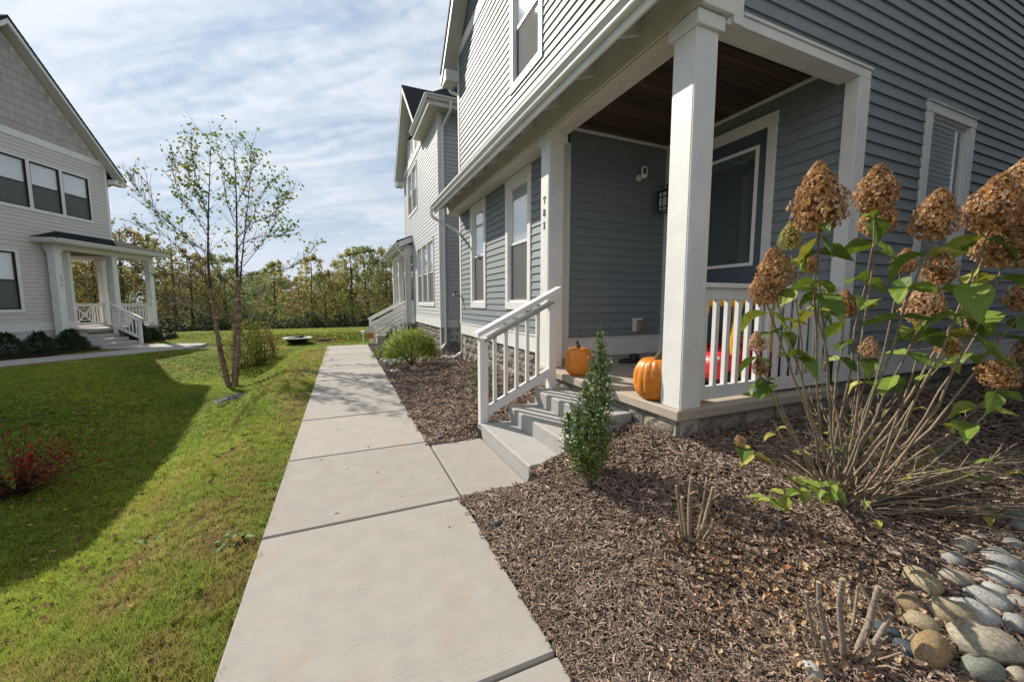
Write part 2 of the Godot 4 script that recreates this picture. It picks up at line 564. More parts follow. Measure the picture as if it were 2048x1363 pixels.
func scatter_grass() -> void:
	var b := MB.new()
	var r := rng
	for k in 16:
		var a := R(0, TAU)
		var rad := sqrt(R(0, 1)) * 0.5
		var p := Vector3(cos(a) * rad, 0, sin(a) * rad)
		var hh := R(0.5, 1.0)
		var lean := Vector3(R(-1, 1), 0, R(-1, 1)) * 0.42 * hh
		var wd := Vector3(-sin(a + 1.1), 0, cos(a + 1.1)) * R(0.022, 0.042)
		var tone := R(0.75, 1.2)
		b.col = Color(tone, tone, tone * R(0.8, 1.05))
		var mid := p + lean * 0.35 + Vector3(0, hh * 0.6, 0)
		var tip := p + lean + Vector3(0, hh, 0)
		var nn := Vector3(-wd.z, 0.35, wd.x).normalized()
		nn = (nn + Vector3(0, 0.8, 0)).normalized()
		b.sq(p - wd, p + wd, mid + wd * 0.8, mid - wd * 0.8, nn, nn, nn, nn)
		b.tri(mid - wd * 0.8, mid + wd * 0.8, tip, nn, nn, nn)
	var tuft := b.mesh()
	var rows := PackedFloat32Array()
	var n1 := noise(101, 0.55, 3)
	var n2 := noise(102, 2.6, 3)
	var n3 := noise(103, 0.22, 2)
	var total := 0
	for i in 210000:
		var a := deg_to_rad(R(-88.0, 22.0)) if i < 150000 else deg_to_rad(R(-40.0, 12.0))
		var dist := 0.75 * pow(34.0 / 0.75, R(0, 1)) if i < 150000 else R(12.0, 29.0)
		var x := sin(a) * dist
		var z := -cos(a) * dist
		var ok := x < -0.54 + R(-0.04, 0.035) or (z < -14.9 and x < 12.0)
		if not ok: continue
		if z < -27.0: continue
		var l := to_left(Vector3(x, 0, z))
		if on_left_hardscape(l): continue
		if x > 0.9 and z > -15.5: continue
		var patch := n1.get_noise_2d(x, z)
		var fine := n2.get_noise_2d(x, z)
		var edge := smoothstep(1.3, 0.0, -0.55 - x) if z > -14.9 else 0.0
		# dry, thin turf along the walk and in patches
		var dry := clampf(0.22 + patch * 0.8 + fine * 0.75 + edge * 0.36 - smoothstep(0.9, 2.4, -0.55 - x) * 0.55, 0.0, 1.0)
		if z < -15.0: dry = clampf(0.28 + patch * 0.9 + fine * 0.5, 0.0, 1.0)
		if dry > 0.62 and R(0, 1) < (dry - 0.62) * 1.6: continue
		var green := Color(0.300, 0.360, 0.048).lerp(Color(0.185, 0.275, 0.038), clampf(0.5 + n3.get_noise_2d(x, z), 0, 1))
		var straw := Color(0.40, 0.35, 0.10).lerp(Color(0.33, 0.21, 0.10), clampf(0.4 + fine, 0, 1))
		var c := green.lerp(straw, clampf(dry * 0.95 + R(-0.18, 0.18), 0, 1))
		c = c * R(0.65, 1.3)
		var wdt := clampf(dist * 0.020, 0.05, 0.5) * R(0.8, 1.3)
		var hgt := (R(0.022, 0.050) + (0.03 if R(0, 1) < 0.08 else 0.0) + 0.0011 * dist) * (1.0 - 0.35 * dry)
		var bas := Basis(Vector3.UP, R(0, TAU)) * Basis.from_scale(Vector3(wdt, hgt, wdt))
		row(rows, bas, Vector3(x, lawn(x, z) - 0.004, z), c)
		total += 1
	stuff(many(self, "grass", tuft, M.grass, rows))
	tag(get_node("grass"), "short green and straw coloured lawn grass sloping down from the walk", "grass")

func chip_mesh(sd: int) -> ArrayMesh:
	rng.seed = sd
	var b := MB.new()
	b.col = Color(1, 1, 1)
	var pts := []
	for s in [-1.0, 1.0]:
		for q in [Vector2(-1, -1), Vector2(1, -1), Vector2(1, 1), Vector2(-1, 1)]:
			pts.append(Vector3(s * (0.5 - R(0, 0.16)), q.y * 0.06 * R(0.5, 1.2), q.x * 0.075 * R(0.5, 1.2)))
	b.quad(pts[0], pts[1], pts[5], pts[4], Vector3(0, -1, 0))
	b.quad(pts[2], pts[3], pts[7], pts[6], Vector3(0, 1, 0))
	b.quad(pts[1], pts[2], pts[6], pts[5], Vector3(0, 0, 1))
	b.quad(pts[0], pts[3], pts[7], pts[4], Vector3(0, 0, -1))
	b.quad(pts[0], pts[1], pts[2], pts[3], Vector3(-1, 0, 0))
	b.quad(pts[4], pts[5], pts[6], pts[7], Vector3(1, 0, 0))
	return b.mesh()

func scatter_mulch() -> void:
	var meshes := [chip_mesh(1), chip_mesh(2), chip_mesh(3)]
	rng.seed = 4242
	var rows := [PackedFloat32Array(), PackedFloat32Array(), PackedFloat32Array()]
	var n1 := noise(131, 1.1, 3)
	for i in 220000:
		var a := deg_to_rad(R(2.0, 100.0))
		var dist := 0.85 * pow(15.0 / 0.85, R(0, 1))
		var x := sin(a) * dist
		var z := -cos(a) * dist
		var spill := 0.05 * maxf(0.0, gf.get_noise_2d(z * 2.0, 3.0)) + R(0, 0.025)
		var at_bed := in_bed(x, z) or (x > 0.80 - spill and x <= 0.80 and in_bed(0.82, z))
		if not at_bed: continue
		if x > 9.0: continue
		var h := bed(maxf(x, 0.8), z)
		var sz := clampf(dist * 0.017, 0.029, 0.080) * R(0.55, 1.5)
		var thick := clampf(sz * R(0.5, 1.1), 0.008, 0.06)
		var bas := Basis(Vector3.UP, R(0, TAU)) * Basis(Vector3(0, 0, 1), R(-0.45, 0.45)) * Basis(Vector3(1, 0, 0), R(-0.6, 0.6)) * Basis.from_scale(Vector3(sz, thick, sz * R(0.6, 1.3)))
		var t := R(0, 1)
		var c := Color(0.200, 0.142, 0.112)
		if t > 0.90: c = Color(0.40, 0.31, 0.245)
		elif t > 0.66: c = Color(0.30, 0.215, 0.168)
		elif t > 0.40: c = Color(0.125, 0.086, 0.068)
		c = c * (R(0.75, 1.25) + n1.get_noise_2d(x, z) * 0.25)
		row(rows[i % 3], bas, Vector3(x, h + R(0.0, 0.012), z), c)
	# a few stray chips kicked on to the walk
	for i in 46:
		var z := -R(0.9, 13.0)
		var x := 0.79 - pow(R(0, 1), 2.5) * 1.2
		var sz := R(0.012, 0.04)
		row(rows[i % 3], Basis(Vector3.UP, R(0, TAU)) * Basis.from_scale(Vector3(sz, sz * 0.7, sz)), Vector3(x, 0.004, z), Color(0.13, 0.09, 0.07) * R(0.6, 1.3))
	for k in 3:
		var o := stuff(many(self, "mulch_chips", meshes[k], M.chip, rows[k]))
		tag(o, "loose shredded brown bark mulch covering the beds beside the walk", "mulch", "shredded bark mulch")

# ---------------------------------------------------------------- building kit (all in wall frames: x along, y up, z outwards)
const E1 := 0.1165
var board_mesh: ArrayMesh

func board_profile(b: MB, x0: float, x1: float, y: float, e: float, z0: float, z1: float) -> void:
	# lap board: thick lower edge stands proud, thin upper edge tucks under the next
	var a := Vector3(x0, y, z1); var d := Vector3(x1, y, z1)
	var f := Vector3(x1, y + e, z0); var g := Vector3(x0, y + e, z0)
	b.quad(a, d, f, g, Vector3(0, 0, 1))
	b.quad(Vector3(x0, y, 0), Vector3(x1, y, 0), d, a, Vector3(0, -1, 0))
	b.quad(Vector3(x0, y, 0), a, g, Vector3(x0, y + e, 0), Vector3(-1, 0, 0))
	b.quad(Vector3(x1, y, 0), d, f, Vector3(x1, y + e, 0), Vector3(1, 0, 0))

func spans_of(s0: float, s1: float, y: float, e: float, holes: Array) -> Array:
	var spans := [[s0, s1]]
	for h in holes:   # h = [x0, x1, y0, y1]
		if y + e * 0.6 < h[2] or y + e * 0.4 > h[3]: continue
		var nxt := []
		for s in spans:
			if h[1] <= s[0] or h[0] >= s[1]: nxt.append(s)
			else:
				if h[0] > s[0] + 0.01: nxt.append([s[0], h[0]])
				if h[1] < s[1] - 0.01: nxt.append([h[1], s[1]])
		spans = nxt
	return spans

func siding(wall: Node3D, s0: float, s1: float, y0: float, y1: float, holes: Array, mats: Array, exposure := E1, left = null, right = null) -> void:
	if board_mesh == null:
		var b := MB.new()
		board_profile(b, 0.0, 1.0, 0.0, E1 + 0.012, 0.003, 0.021)
		board_mesh = b.mesh()
	var y := y0
	while y < y1 - 0.03:
		var a := s0
		var z := s1
		if left != null: a = left.call(y + exposure * 0.5)
		if right != null: z = right.call(y + exposure * 0.5)
		if z > a + 0.05:
			for sp in spans_of(a, z, y, exposure, holes):
				var p: float = sp[0]
				while p < sp[1] - 0.01:
					var len := R(1.4, 3.66)
					if sp[1] - p - len < 0.5: len = sp[1] - p
					var m: Material = mats[rng.randi() % mats.size()]
					var basis := Basis(Vector3(1, 0, 0), R(-0.006, 0.006)) * Basis.from_scale(Vector3(len - 0.0025, minf(exposure, y1 - y) / E1, 1.0))
					put(wall, "board", board_mesh, m, Transform3D(basis, Vector3(p, y, R(0.0, 0.0012))))
					p += len
		y += exposure

func siding_joined(wall: Node3D, s0: float, s1: float, y0: float, y1: float, holes: Array, mt: Material, exposure: float, left = null, right = null) -> void:
	var b := MB.new()
	var y := y0
	while y < y1 - 0.02:
		var a := s0
		var z := s1
		if left != null: a = left.call(y + exposure * 0.5)
		if right != null: z = right.call(y + exposure * 0.5)
		if z > a + 0.03:
			for sp in spans_of(a, z, y, exposure, holes):
				board_profile(b, sp[0], sp[1], y, minf(exposure + 0.01, y1 - y), 0.003, 0.017)
		y += exposure
	if b.v.size(): stuff(part(wall, "lap_boards", b, mt))

func plate(parent: Node, called: String, lo: Vector3, hi: Vector3, mt: Material, bev := 0.004) -> MeshInstance3D:
	var b := MB.new()
	b.box(lo, hi, bev)
	return part(parent, called, b, mt)

func window(house: Node3D, tf: Transform3D, s0: float, s1: float, y0: float, y1: float, o := {}) -> void:
	# s0..y1: outside of the casing boards
	var w := holder(house, "window", tf)
	var tw: float = o.get("side", 0.115)
	var hd: float = o.get("head", 0.115)
	var sl: float = o.get("sill", 0.13)
	var casing: Material = o.get("casing", M.trim)
	var fm: Material = o.get("frame", M.vinyl)
	var fw: float = o.get("fw", 0.045)
	var pr := 0.036
	plate(w, "casing_board", Vector3(s0, y0 + sl, 0), Vector3(s0 + tw, y1 - hd, pr - 0.003), casing)
	plate(w, "casing_board", Vector3(s1 - tw, y0 + sl, 0), Vector3(s1, y1 - hd, pr - 0.003), casing)
	plate(w, "head_board", Vector3(s0 - 0.004, y1 - hd, 0), Vector3(s1 + 0.004, y1 - 0.018, pr), casing)
	plate(w, "drip_cap", Vector3(s0 - 0.012, y1 - 0.018, 0), Vector3(s1 + 0.012, y1, pr + 0.014), casing, 0.003)
	plate(w, "sill_board", Vector3(s0 - 0.004, y0, 0), Vector3(s1 + 0.004, y0 + sl, pr), casing)
	var a := s0 + tw
	var z := s1 - tw
	var lo := y0 + sl
	var hi := y1 - hd
	var mid: float = o.get("mid", (lo + hi) * 0.5)
	# frame round the opening, then two sashes
	for q in [[a, a + 0.022, lo, hi], [z - 0.022, z, lo, hi], [a + 0.022, z - 0.022, hi - 0.022, hi], [a + 0.022, z - 0.022, lo, lo + 0.03]]:
		plate(w, "frame", Vector3(q[0], q[2], -0.09), Vector3(q[1], q[3], 0.012), fm, 0.003)
	a += 0.022; z -= 0.022; lo += 0.03; hi -= 0.022
	for k in 2:
		var l: float = [lo, mid][k]
		var h: float = [mid, hi][k]
		var dz: float = [-0.045, -0.015][k]
		if o.get("single", false):
			if k == 1: continue
			h = hi
			dz = -0.02
		var sash := MB.new()
		sash.box(Vector3(a, l, dz - 0.02), Vector3(a + fw, h, dz), 0.003)
		sash.box(Vector3(z - fw, l, dz - 0.02), Vector3(z, h, dz), 0.003)
		sash.box(Vector3(a + fw, l, dz - 0.021), Vector3(z - fw, l + fw, dz - 0.001), 0.003)
		sash.box(Vector3(a + fw, h - fw * 0.8, dz - 0.021), Vector3(z - fw, h, dz - 0.001), 0.003)
		part(w, "sash", sash, fm)
		for gz in [0.006, 0.016]:   # double glazing
			plate(w, "pane", Vector3(a + fw * 0.8, l + fw * 0.8, dz - gz - 0.003), Vector3(z - fw * 0.8, h - fw * 0.6, dz - gz), o.get("glass", M.glass), 0.0)
	if o.get("screen", true):
		plate(w, "insect_screen", Vector3(a + 0.006, lo + 0.006, -0.030), Vector3(z - 0.006, mid - 0.005, -0.0285), M.fly_screen, 0.0)
	if o.get("blind", true):
		var bl := MB.new()
		var y := lo + 0.01
		while y < hi:
			bl.obox(Transform3D(Basis(Vector3(1, 0, 0), 1.12), Vector3((a + z) * 0.5, y, -0.085)), Vector3(z - a - 0.01, 0.003, 0.046))
			y += 0.04
		stuff(part(w, "blind", bl, M.blind))

func text_plate(parent: Node3D, called: String, s: String, size: float, tf: Transform3D) -> MeshInstance3D:
	var f := SystemFont.new()
	f.font_names = PackedStringArray(["Droid Serif"])
	f.font_italic = true
	f.font_weight = 700
	var t := TextMesh.new()
	t.text = s
	t.font = f
	t.font_size = 64
	t.pixel_size = size / 46.0
	t.depth = 0.006
	return put(parent, called, t, M.number, tf)

func baluster_rail(t: Node3D, x0: float, x1: float, y_floor: float, xs: Array, bw := 0.042) -> void:
	# level porch rail in the xy plane at z 0
	plate(t, "cap_rail", Vector3(x0, y_floor + 0.97, -0.055), Vector3(x1, y_floor + 1.01, 0.055), M.trim)
	plate(t, "top_rail", Vector3(x0, y_floor + 0.87, -0.022), Vector3(x1, y_floor + 0.97, 0.022), M.trim)
	plate(t, "bottom_rail", Vector3(x0, y_floor + 0.03, -0.022), Vector3(x1, y_floor + 0.145, 0.022), M.trim)
	for x in xs:
		plate(t, "baluster", Vector3(x - bw * 0.5, y_floor + 0.145, -bw * 0.5), Vector3(x + bw * 0.5, y_floor + 0.87, bw * 0.5), M.trim)

func column(house: Node3D, base: Vector3, w: float, top: float, number := "", tf := Transform3D()) -> Node3D:
	# square boxed column; base is its middle at the floor
	var c := holder(house, "porch_column", tf * Transform3D(Basis(), base))
	var h := top - base.y
	var b := MB.new()
	b.box(Vector3(-w / 2, 0.0, -w / 2), Vector3(w / 2, h - 0.09, w / 2), 0.005)
	part(c, "shaft", b, M.trim)
	plate(c, "cap", Vector3(-w / 2 - 0.03, h - 0.10, -w / 2 - 0.03), Vector3(w / 2 + 0.03, h, w / 2 + 0.03), M.trim)
	for k in 4:   # facing boards stop short of the corners and leave a seam
		var fb := MB.new()
		fb.obox(Transform3D(Basis(Vector3.UP, k * PI / 2), Basis(Vector3.UP, k * PI / 2) * Vector3(0.0, (h - 0.10) * 0.5, w / 2 + 0.0005)), Vector3(w - 0.028, h - 0.104, 0.006), 0.0015)
		part(c, "facing_board", fb, M.trim)
	return c

func block_wall(parent: Node3D, tf: Transform3D, s0: float, s1: float, y0: float, rows_n: int, top: float) -> void:
	var f := holder(parent, "foundation", tf)
	plate(f, "mortar", Vector3(s0, y0 - 0.25, -0.22), Vector3(s1, top, -0.028), M.mortar, 0.0)
	var rh := 0.205
	for r in rows_n:
		var yb := top - (r + 1) * rh
		var x := s0 - (0.205 if r % 2 else 0.0)
		while x < s1 - 0.02:
			var a := maxf(x, s0)
			var z := minf(x + 0.41, s1)
			if z - a > 0.04:
				var k := rng.randi() % 6
				put(f, "block", block_meshes[k], M["block%d" % (rng.randi() % 4)], Transform3D(Basis.from_scale(Vector3((z - a) / 0.41, 1, 1)), Vector3(a, yb, 0)))
			x += 0.41

var block_meshes := []
func make_blocks() -> void:
	# split-faced concrete block, 0.41 x 0.205 with its joint
	for k in 6:
		var b := MB.new()
		var g := []
		var nx := 6
		var ny := 4
		for i in nx + 1:
			var col := []
			for j in ny + 1:
				var e := 1.0 if (i > 0 and i < nx and j > 0 and j < ny) else 0.0
				var jx := 0.0 if i == 0 or i == nx else R(-0.012, 0.012)
				var jy := 0.0 if j == 0 or j == ny else R(-0.01, 0.01)
				col.append(Vector3(0.006 + 0.398 * i / nx + jx, 0.005 + 0.195 * j / ny + jy, -0.022 + e * R(0.010, 0.036)))
			g.append(col)
		for i in nx:
			for j in ny:
				b.quad(g[i][j], g[i + 1][j], g[i + 1][j + 1], g[i][j + 1], Vector3(0, 0, 1))
		for i in nx:
			b.quad(g[i][0], g[i + 1][0], g[i + 1][0] - Vector3(0, 0, 0.08), g[i][0] - Vector3(0, 0, 0.08), Vector3(0, -1, 0))
			b.quad(g[i][ny], g[i + 1][ny], g[i + 1][ny] - Vector3(0, 0, 0.08), g[i][ny] - Vector3(0, 0, 0.08), Vector3(0, 1, 0))
		for j in ny:
			b.quad(g[0][j], g[0][j + 1], g[0][j + 1] - Vector3(0, 0, 0.08), g[0][j] - Vector3(0, 0, 0.08), Vector3(-1, 0, 0))
			b.quad(g[nx][j], g[nx][j + 1], g[nx][j + 1] - Vector3(0, 0, 0.08), g[nx][j] - Vector3(0, 0, 0.08), Vector3(1, 0, 0))
		block_meshes.append(b.mesh())

func roof_slope(parent: Node3D, called: String, a: Vector3, b: Vector3, d: Vector3, e: Vector3, thick := 0.05, course := 0.14) -> void:
	# a-b is the eave, e-d the upper edge above them; shingle courses step up the slope
	var nn := (b - a).cross(e - a).normalized()
	if nn.y < 0.0: nn = -nn
	var m := MB.new()
	var rise := maxf((e - a).length(), (d - b).length())
	var n := int(ceil(rise / course))
	for i in n:
		var t0 := float(i) / n
		var t1 := float(i + 1) / n
		var p := a.lerp(e, t0); var q := b.lerp(d, t0)
		var r := b.lerp(d, t1); var s := a.lerp(e, t1)
		var lift := nn * 0.012
		m.quad(p + lift, q + lift, r + nn * 0.002, s + nn * 0.002, nn)
		m.quad(p + lift, q + lift, q, p, a - e)
	m.quad(a - nn * thick, b - nn * thick, d - nn * thick, e - nn * thick, -nn)
	m.quad(a, b, b - nn * thick, a - nn * thick, a - e)
	m.quad(a, e, e - nn * thick, a - nn * thick, a - b)
	m.quad(b, d, d - nn * thick, b - nn * thick, b - a)
	stuff(part(parent, called, m, M.shingle_roof))

func gutter_run(parent: Node3D, p0: Vector3, p1: Vector3, out: Vector3, hgt := 0.115, dep := 0.12) -> void:
	# ogee gutter: hollow profile with a rolled lip, swept from p0 to p1 (p at the top of its back)
	var axis := (p1 - p0).normalized()
	var length := p0.distance_to(p1)
	var pr := [Vector2(0, 0), Vector2(0, -hgt), Vector2(dep * 0.52, -hgt), Vector2(dep * 0.60, -hgt * 0.88), Vector2(dep * 0.62, -hgt * 0.66), Vector2(dep * 0.78, -hgt * 0.45), Vector2(dep * 0.97, -hgt * 0.32), Vector2(dep, -hgt * 0.05), Vector2(dep * 0.97, 0.0), Vector2(dep * 0.88, -0.006)]
	var m := MB.new()
	var inner := Vector2(dep * 0.5, -hgt * 0.4)
	for i in pr.size() - 1:
		var a: Vector2 = pr[i]
		var b: Vector2 = pr[i + 1]
		var pa := p0 + out * a.x + Vector3(0, a.y, 0)
		var pb := p0 + out * b.x + Vector3(0, b.y, 0)
		var mid := (a + b) * 0.5 - inner
		m.quad(pa, pb, pb + axis * length, pa + axis * length, out * mid.x + Vector3(0, mid.y, 0))
	for k in 2:
		var o := p0 if k == 0 else p1
		for i in range(1, pr.size() - 2):
			m.ft(o + out * inner.x + Vector3(0, inner.y * 0.5, 0), o + out * pr[i].x + Vector3(0, pr[i].y, 0), o + out * pr[i + 1].x + Vector3(0, pr[i + 1].y, 0), axis * (-1.0 if k == 0 else 1.0))
	part(parent, "gutter", m, M.gutter)

func downspout(parent: Node3D, pts: Array, r := 0.042) -> void:
	var fine := []
	for i in pts.size():
		if i == 0 or i == pts.size() - 1:
			fine.append(pts[i])
			continue
		var a: Vector3 = pts[i - 1]; var b: Vector3 = pts[i]; var d: Vector3 = pts[i + 1]
		var da := minf(0.09, a.distance_to(b) * 0.45)
		var dd := minf(0.09, b.distance_to(d) * 0.45)
		for q in 5:
			var t := q / 4.0
			var s := b + (a - b).normalized() * da
			var e := b + (d - b).normalized() * dd
			fine.append(s.lerp(b, t).lerp(b.lerp(e, t), t))
	var rad := []
	for i in fine.size(): rad.append(r)
	var m := MB.new()
	m.tube(fine, rad, 10, true, 0.8)
	part(parent, "downspout", m, M.gutter)

# ---------------------------------------------------------------- the blue-grey house with the porch
const XF := 2.72      # front siding plane, faces -x
const ZS := -2.26     # side siding plane, faces +z
const ZFAR := -9.42
const XI := 4.55      # wall behind the porch
const ZW := -4.65     # end wall of the porch
const YP := 0.65      # porch floor
const PITCH := 0.95

func blue_house() -> void:
	var h := thing("blue_house", "blue-grey lap sided two storey house with a corner porch numbered 781", "house", Vector3(0, 0, 0))
	var sid := [M.siding0, M.siding1, M.siding2]
	var mid_z := (ZFAR + ZS) * 0.5
	var apex := 7.12 + PITCH * (ZS - mid_z)
	# --- solid backing, set back behind the boards so windows have depth
	var core := MB.new()
	core.box(Vector3(XF + 0.16, 0.4, ZFAR + 0.16), Vector3(XF + 0.34, 3.75, ZW - 0.16))
	core.box(Vector3(XF + 0.16, 3.87, ZFAR + 0.16), Vector3(12.0, 7.4, ZS - 0.16))
	core.box(Vector3(XI + 0.16, 0.4, ZW + 0.1), Vector3(12.0, 3.75, ZS - 0.16))
	core.box(Vector3(XF + 0.34, 0.4, ZFAR + 0.16), Vector3(12.0, 3.75, ZW - 0.16))
	part(h, "inner_walls", core, M.interior)
	# --- front wall, storey one (faces -x); x along is world z
	var f := wallframe(Vector3(XF, 0, 0), Vector3(-1, 0, 0))
	var fw := holder(h, "front_wall", f)
	var w1 := [-8.55, -7.55, 1.38, 3.58]
	var w2 := [-6.50, -5.49, 1.38, 3.58]
	siding(fw, ZFAR + 0.09, ZW - 0.02, 1.005, 3.62, [grow(w1, -0.06), grow(w2, -0.06)], sid)
	plate(fw, "skirt_board", Vector3(ZFAR, 0.73, -0.02), Vector3(ZW + 0.02, 0.985, 0.022), M.trim)
	plate(fw, "drip_edge", Vector3(ZFAR, 0.985, -0.02), Vector3(ZW + 0.02, 1.004, 0.034), M.trim, 0.003)
	plate(fw, "corner_board", Vector3(ZFAR - 0.025, 1.005, -0.10), Vector3(ZFAR + 0.09, 7.3, 0.026), M.trim)
	var sh := MB.new()
	sh.box(Vector3(ZFAR + 0.02, 0.735, -0.06), Vector3(w1[0] + 0.08, 3.75, -0.004))
	sh.box(Vector3(w1[1] - 0.08, 0.735, -0.06), Vector3(w2[0] + 0.08, 3.75, -0.004))
	sh.box(Vector3(w2[1] - 0.08, 0.735, -0.06), Vector3(ZW, 3.75, -0.004))
	for w in [w1, w2]:
		sh.box(Vector3(w[0] + 0.08, 0.735, -0.06), Vector3(w[1] - 0.08, w[2] + 0.08, -0.004))
		sh.box(Vector3(w[0] + 0.08, w[3] - 0.08, -0.06), Vector3(w[1] - 0.08, 3.75, -0.004))
	part(fw, "sheathing", sh, M.interior)
	window(h, f, w1[0], w1[1], w1[2], w1[3], {"mid": 2.47})
	window(h, f, w2[0], w2[1], w2[2], w2[3], {"mid": 2.47})
	# --- front wall, storey two and gable
	var fu := holder(h, "upper_front_wall", f)
	var w3 := [-6.28, -5.15, 4.91, 6.78]
	var w4 := [-8.2, -7.2, 5.3, 5.31]
	siding(fu, ZFAR + 0.09, ZS - 0.1, 3.918, 7.15, [grow(w3, -0.06)], sid)
	plate(fu, "frieze_board", Vector3(ZFAR, 7.15, -0.02), Vector3(ZS, 7.375, 0.03), M.trim)
	var lf := func(y: float) -> float: return ZFAR + (y - 7.12) / PITCH
	var rf := func(y: float) -> float: return ZS - (y - 7.12) / PITCH
	siding(fu, ZFAR, ZS, 7.38, apex - 0.1, [], sid, E1, lf, rf)
	var su := MB.new()
	su.box(Vector3(ZFAR + 0.02, 3.7, -0.06), Vector3(w3[0] + 0.08, 7.3, -0.004))
	su.box(Vector3(w3[1] - 0.08, 3.7, -0.06), Vector3(ZS - 0.02, 7.3, -0.004))
	su.box(Vector3(w3[0] + 0.08, 3.7, -0.06), Vector3(w3[1] - 0.08, w3[2] + 0.08, -0.004))
	su.box(Vector3(w3[0] + 0.08, w3[3] - 0.08, -0.06), Vector3(w3[1] - 0.08, 7.3, -0.004))
	su.prism([Vector3(ZFAR, 7.3, -0.06), Vector3(ZS, 7.3, -0.06), Vector3(mid_z, apex, -0.06)], Vector3(0, 0, 1), 0.056)
	part(fu, "sheathing", su, M.interior)
	window(h, f, w3[0], w3[1], w3[2], w3[3], {"mid": 5.83, "screen": true})
	# --- side wall (faces +z); x along is world x
	var s := wallframe(Vector3(0, 0, ZS), Vector3(0, 0, 1))
	var sw := holder(h, "side_wall", s)
	var w5 := [5.78, 6.92, 1.62, 3.64]
	siding(sw, 2.88, 12.0, 0.965, 7.3, [[-1.0, 4.68, 0.0, 3.68], grow(w5, -0.06)], sid)
	plate(sw, "skirt_board", Vector3(4.53, 0.70, -0.02), Vector3(12.0, 0.945, 0.022), M.trim)
	plate(sw, "drip_edge", Vector3(4.53, 0.945, -0.02), Vector3(12.0, 0.964, 0.034), M.trim, 0.003)
	plate(sw, "corner_board", Vector3(2.80, 3.605, -0.04), Vector3(2.905, 7.3, 0.026), M.trim)
	plate(sw, "corner_board", Vector3(4.512, 0.964, -0.10), Vector3(4.69, 3.60, 0.024), M.trim)
	var ss := MB.new()
	ss.box(Vector3(2.74, 3.70, -0.06), Vector3(12.0, 7.3, -0.004))
	ss.box(Vector3(4.54, 0.71, -0.06), Vector3(w5[0] + 0.08, 3.70, -0.004))
	ss.box(Vector3(w5[1] - 0.08, 0.71, -0.06), Vector3(12.0, 3.70, -0.004))
	ss.box(Vector3(w5[0] + 0.08, 0.71, -0.06), Vector3(w5[1] - 0.08, w5[2] + 0.08, -0.004))
	ss.box(Vector3(w5[0] + 0.08, w5[3] - 0.08, -0.06), Vector3(w5[1] - 0.08, 3.70, -0.004))
	part(sw, "sheathing", ss, M.interior)
	window(h, s, w5[0], w5[1], w5[2], w5[3], {"mid": 2.64, "side": 0.13, "glass": M.glass_tint, "screen": false})
	# --- porch beams and ceiling
	var beam := holder(h, "porch_beam")
	plate(beam, "header_board", Vector3(2.905, 3.60, ZS + 0.004), Vector3(4.69, 3.678, ZS + 0.024), M.trim)
	plate(beam, "header_cap", Vector3(2.905, 3.68, ZS), Vector3(4.70, 3.704, ZS + 0.036), M.trim, 0.003)
	plate(beam, "header_soffit", Vector3(2.68, 3.600, -2.40), Vector3(4.52, 3.70, ZS + 0.002), M.trim)
	plate(beam, "header_inner_board", Vector3(2.68, 3.602, -2.425), Vector3(4.52, 3.81, -2.402), M.trim)
	plate(beam, "beam_face", Vector3(2.40, 3.602, -9.47), Vector3(2.424, 3.90, -2.17), M.soffit)
	plate(beam, "beam_end", Vector3(2.426, 3.604, -2.30), Vector3(2.735, 4.02, -2.175), M.trim)
	plate(beam, "vent_strip", Vector3(2.426, 3.594, -9.45), Vector3(2.545, 3.604, -2.305), M.vent, 0.0)
	plate(beam, "beam_soffit", Vector3(2.547, 3.592, -9.45), Vector3(2.68, 3.606, -2.305), M.soffit, 0.002)
	plate(beam, "soffit_return", Vector3(2.68, 3.594, -9.45), Vector3(2.73, 3.606, ZW + 0.02), M.soffit, 0.0)
	plate(beam, "beam_inner_board", Vector3(2.66, 3.608, ZW + 0.02), Vector3(2.683, 3.81, -2.425), M.trim)
	var ceil_ := holder(h, "porch_ceiling")
	plate(ceil_, "ceiling_backing", Vector3(2.68, 3.825, ZW), Vector3(4.56, 3.86, -2.40), M.interior, 0.0)
	var z := -2.425
	while z > ZW + 0.02:
		var wd := 0.0845
		var pb := MB.new()
		pb.box(Vector3(2.683, 3.803 + R(0, 0.002), z - wd + 0.008), Vector3(XI - 0.001, 3.824, z), 0.006)
		part(ceil_, "plank", pb, M["plank%d" % (rng.randi() % 4)])
		z -= wd
	plate(ceil_, "ceiling_trim", Vector3(2.684, 3.765, ZW + 0.018), Vector3(XI - 0.02, 3.803, ZW + 0.04), M.trim)
	plate(ceil_, "ceiling_trim", Vector3(XI - 0.04, 3.765, ZW + 0.02), Vector3(XI - 0.018, 3.803, -2.426), M.trim)
	# --- end wall of the porch (faces +z) and wall with the door (faces -x)
	var ew := holder(h, "porch_end_wall", wallframe(Vector3(0, 0, ZW), Vector3(0, 0, 1)))
	siding(ew, 2.86, XI, 1.005, 3.77, [], sid)
	plate(ew, "skirt_board", Vector3(2.665, 0.725, -0.02), Vector3(XI, 0.985, 0.022), M.trim)
	plate(ew, "drip_edge", Vector3(2.665, 0.985, -0.02), Vector3(XI, 1.004, 0.034), M.trim, 0.003)
	plate(ew, "corner_board", Vector3(2.665, 1.005, -0.06), Vector3(2.865, 3.60, 0.026), M.trim)
	plate(ew, "sheathing", Vector3(2.74, 0.4, -0.10), Vector3(XI + 0.05, 3.8, -0.004), M.interior, 0.0)
	plate(ew, "foundation_face", Vector3(2.70, 0.4, -0.09), Vector3(XI + 0.05, 0.724, -0.001), M.mortar, 0.0)
	var dwf := wallframe(Vector3(XI, 0, 0), Vector3(-1, 0, 0))
	var dw := holder(h, "porch_back_wall", dwf)
	var door := [-4.16, -3.10, 0.66, 3.49]
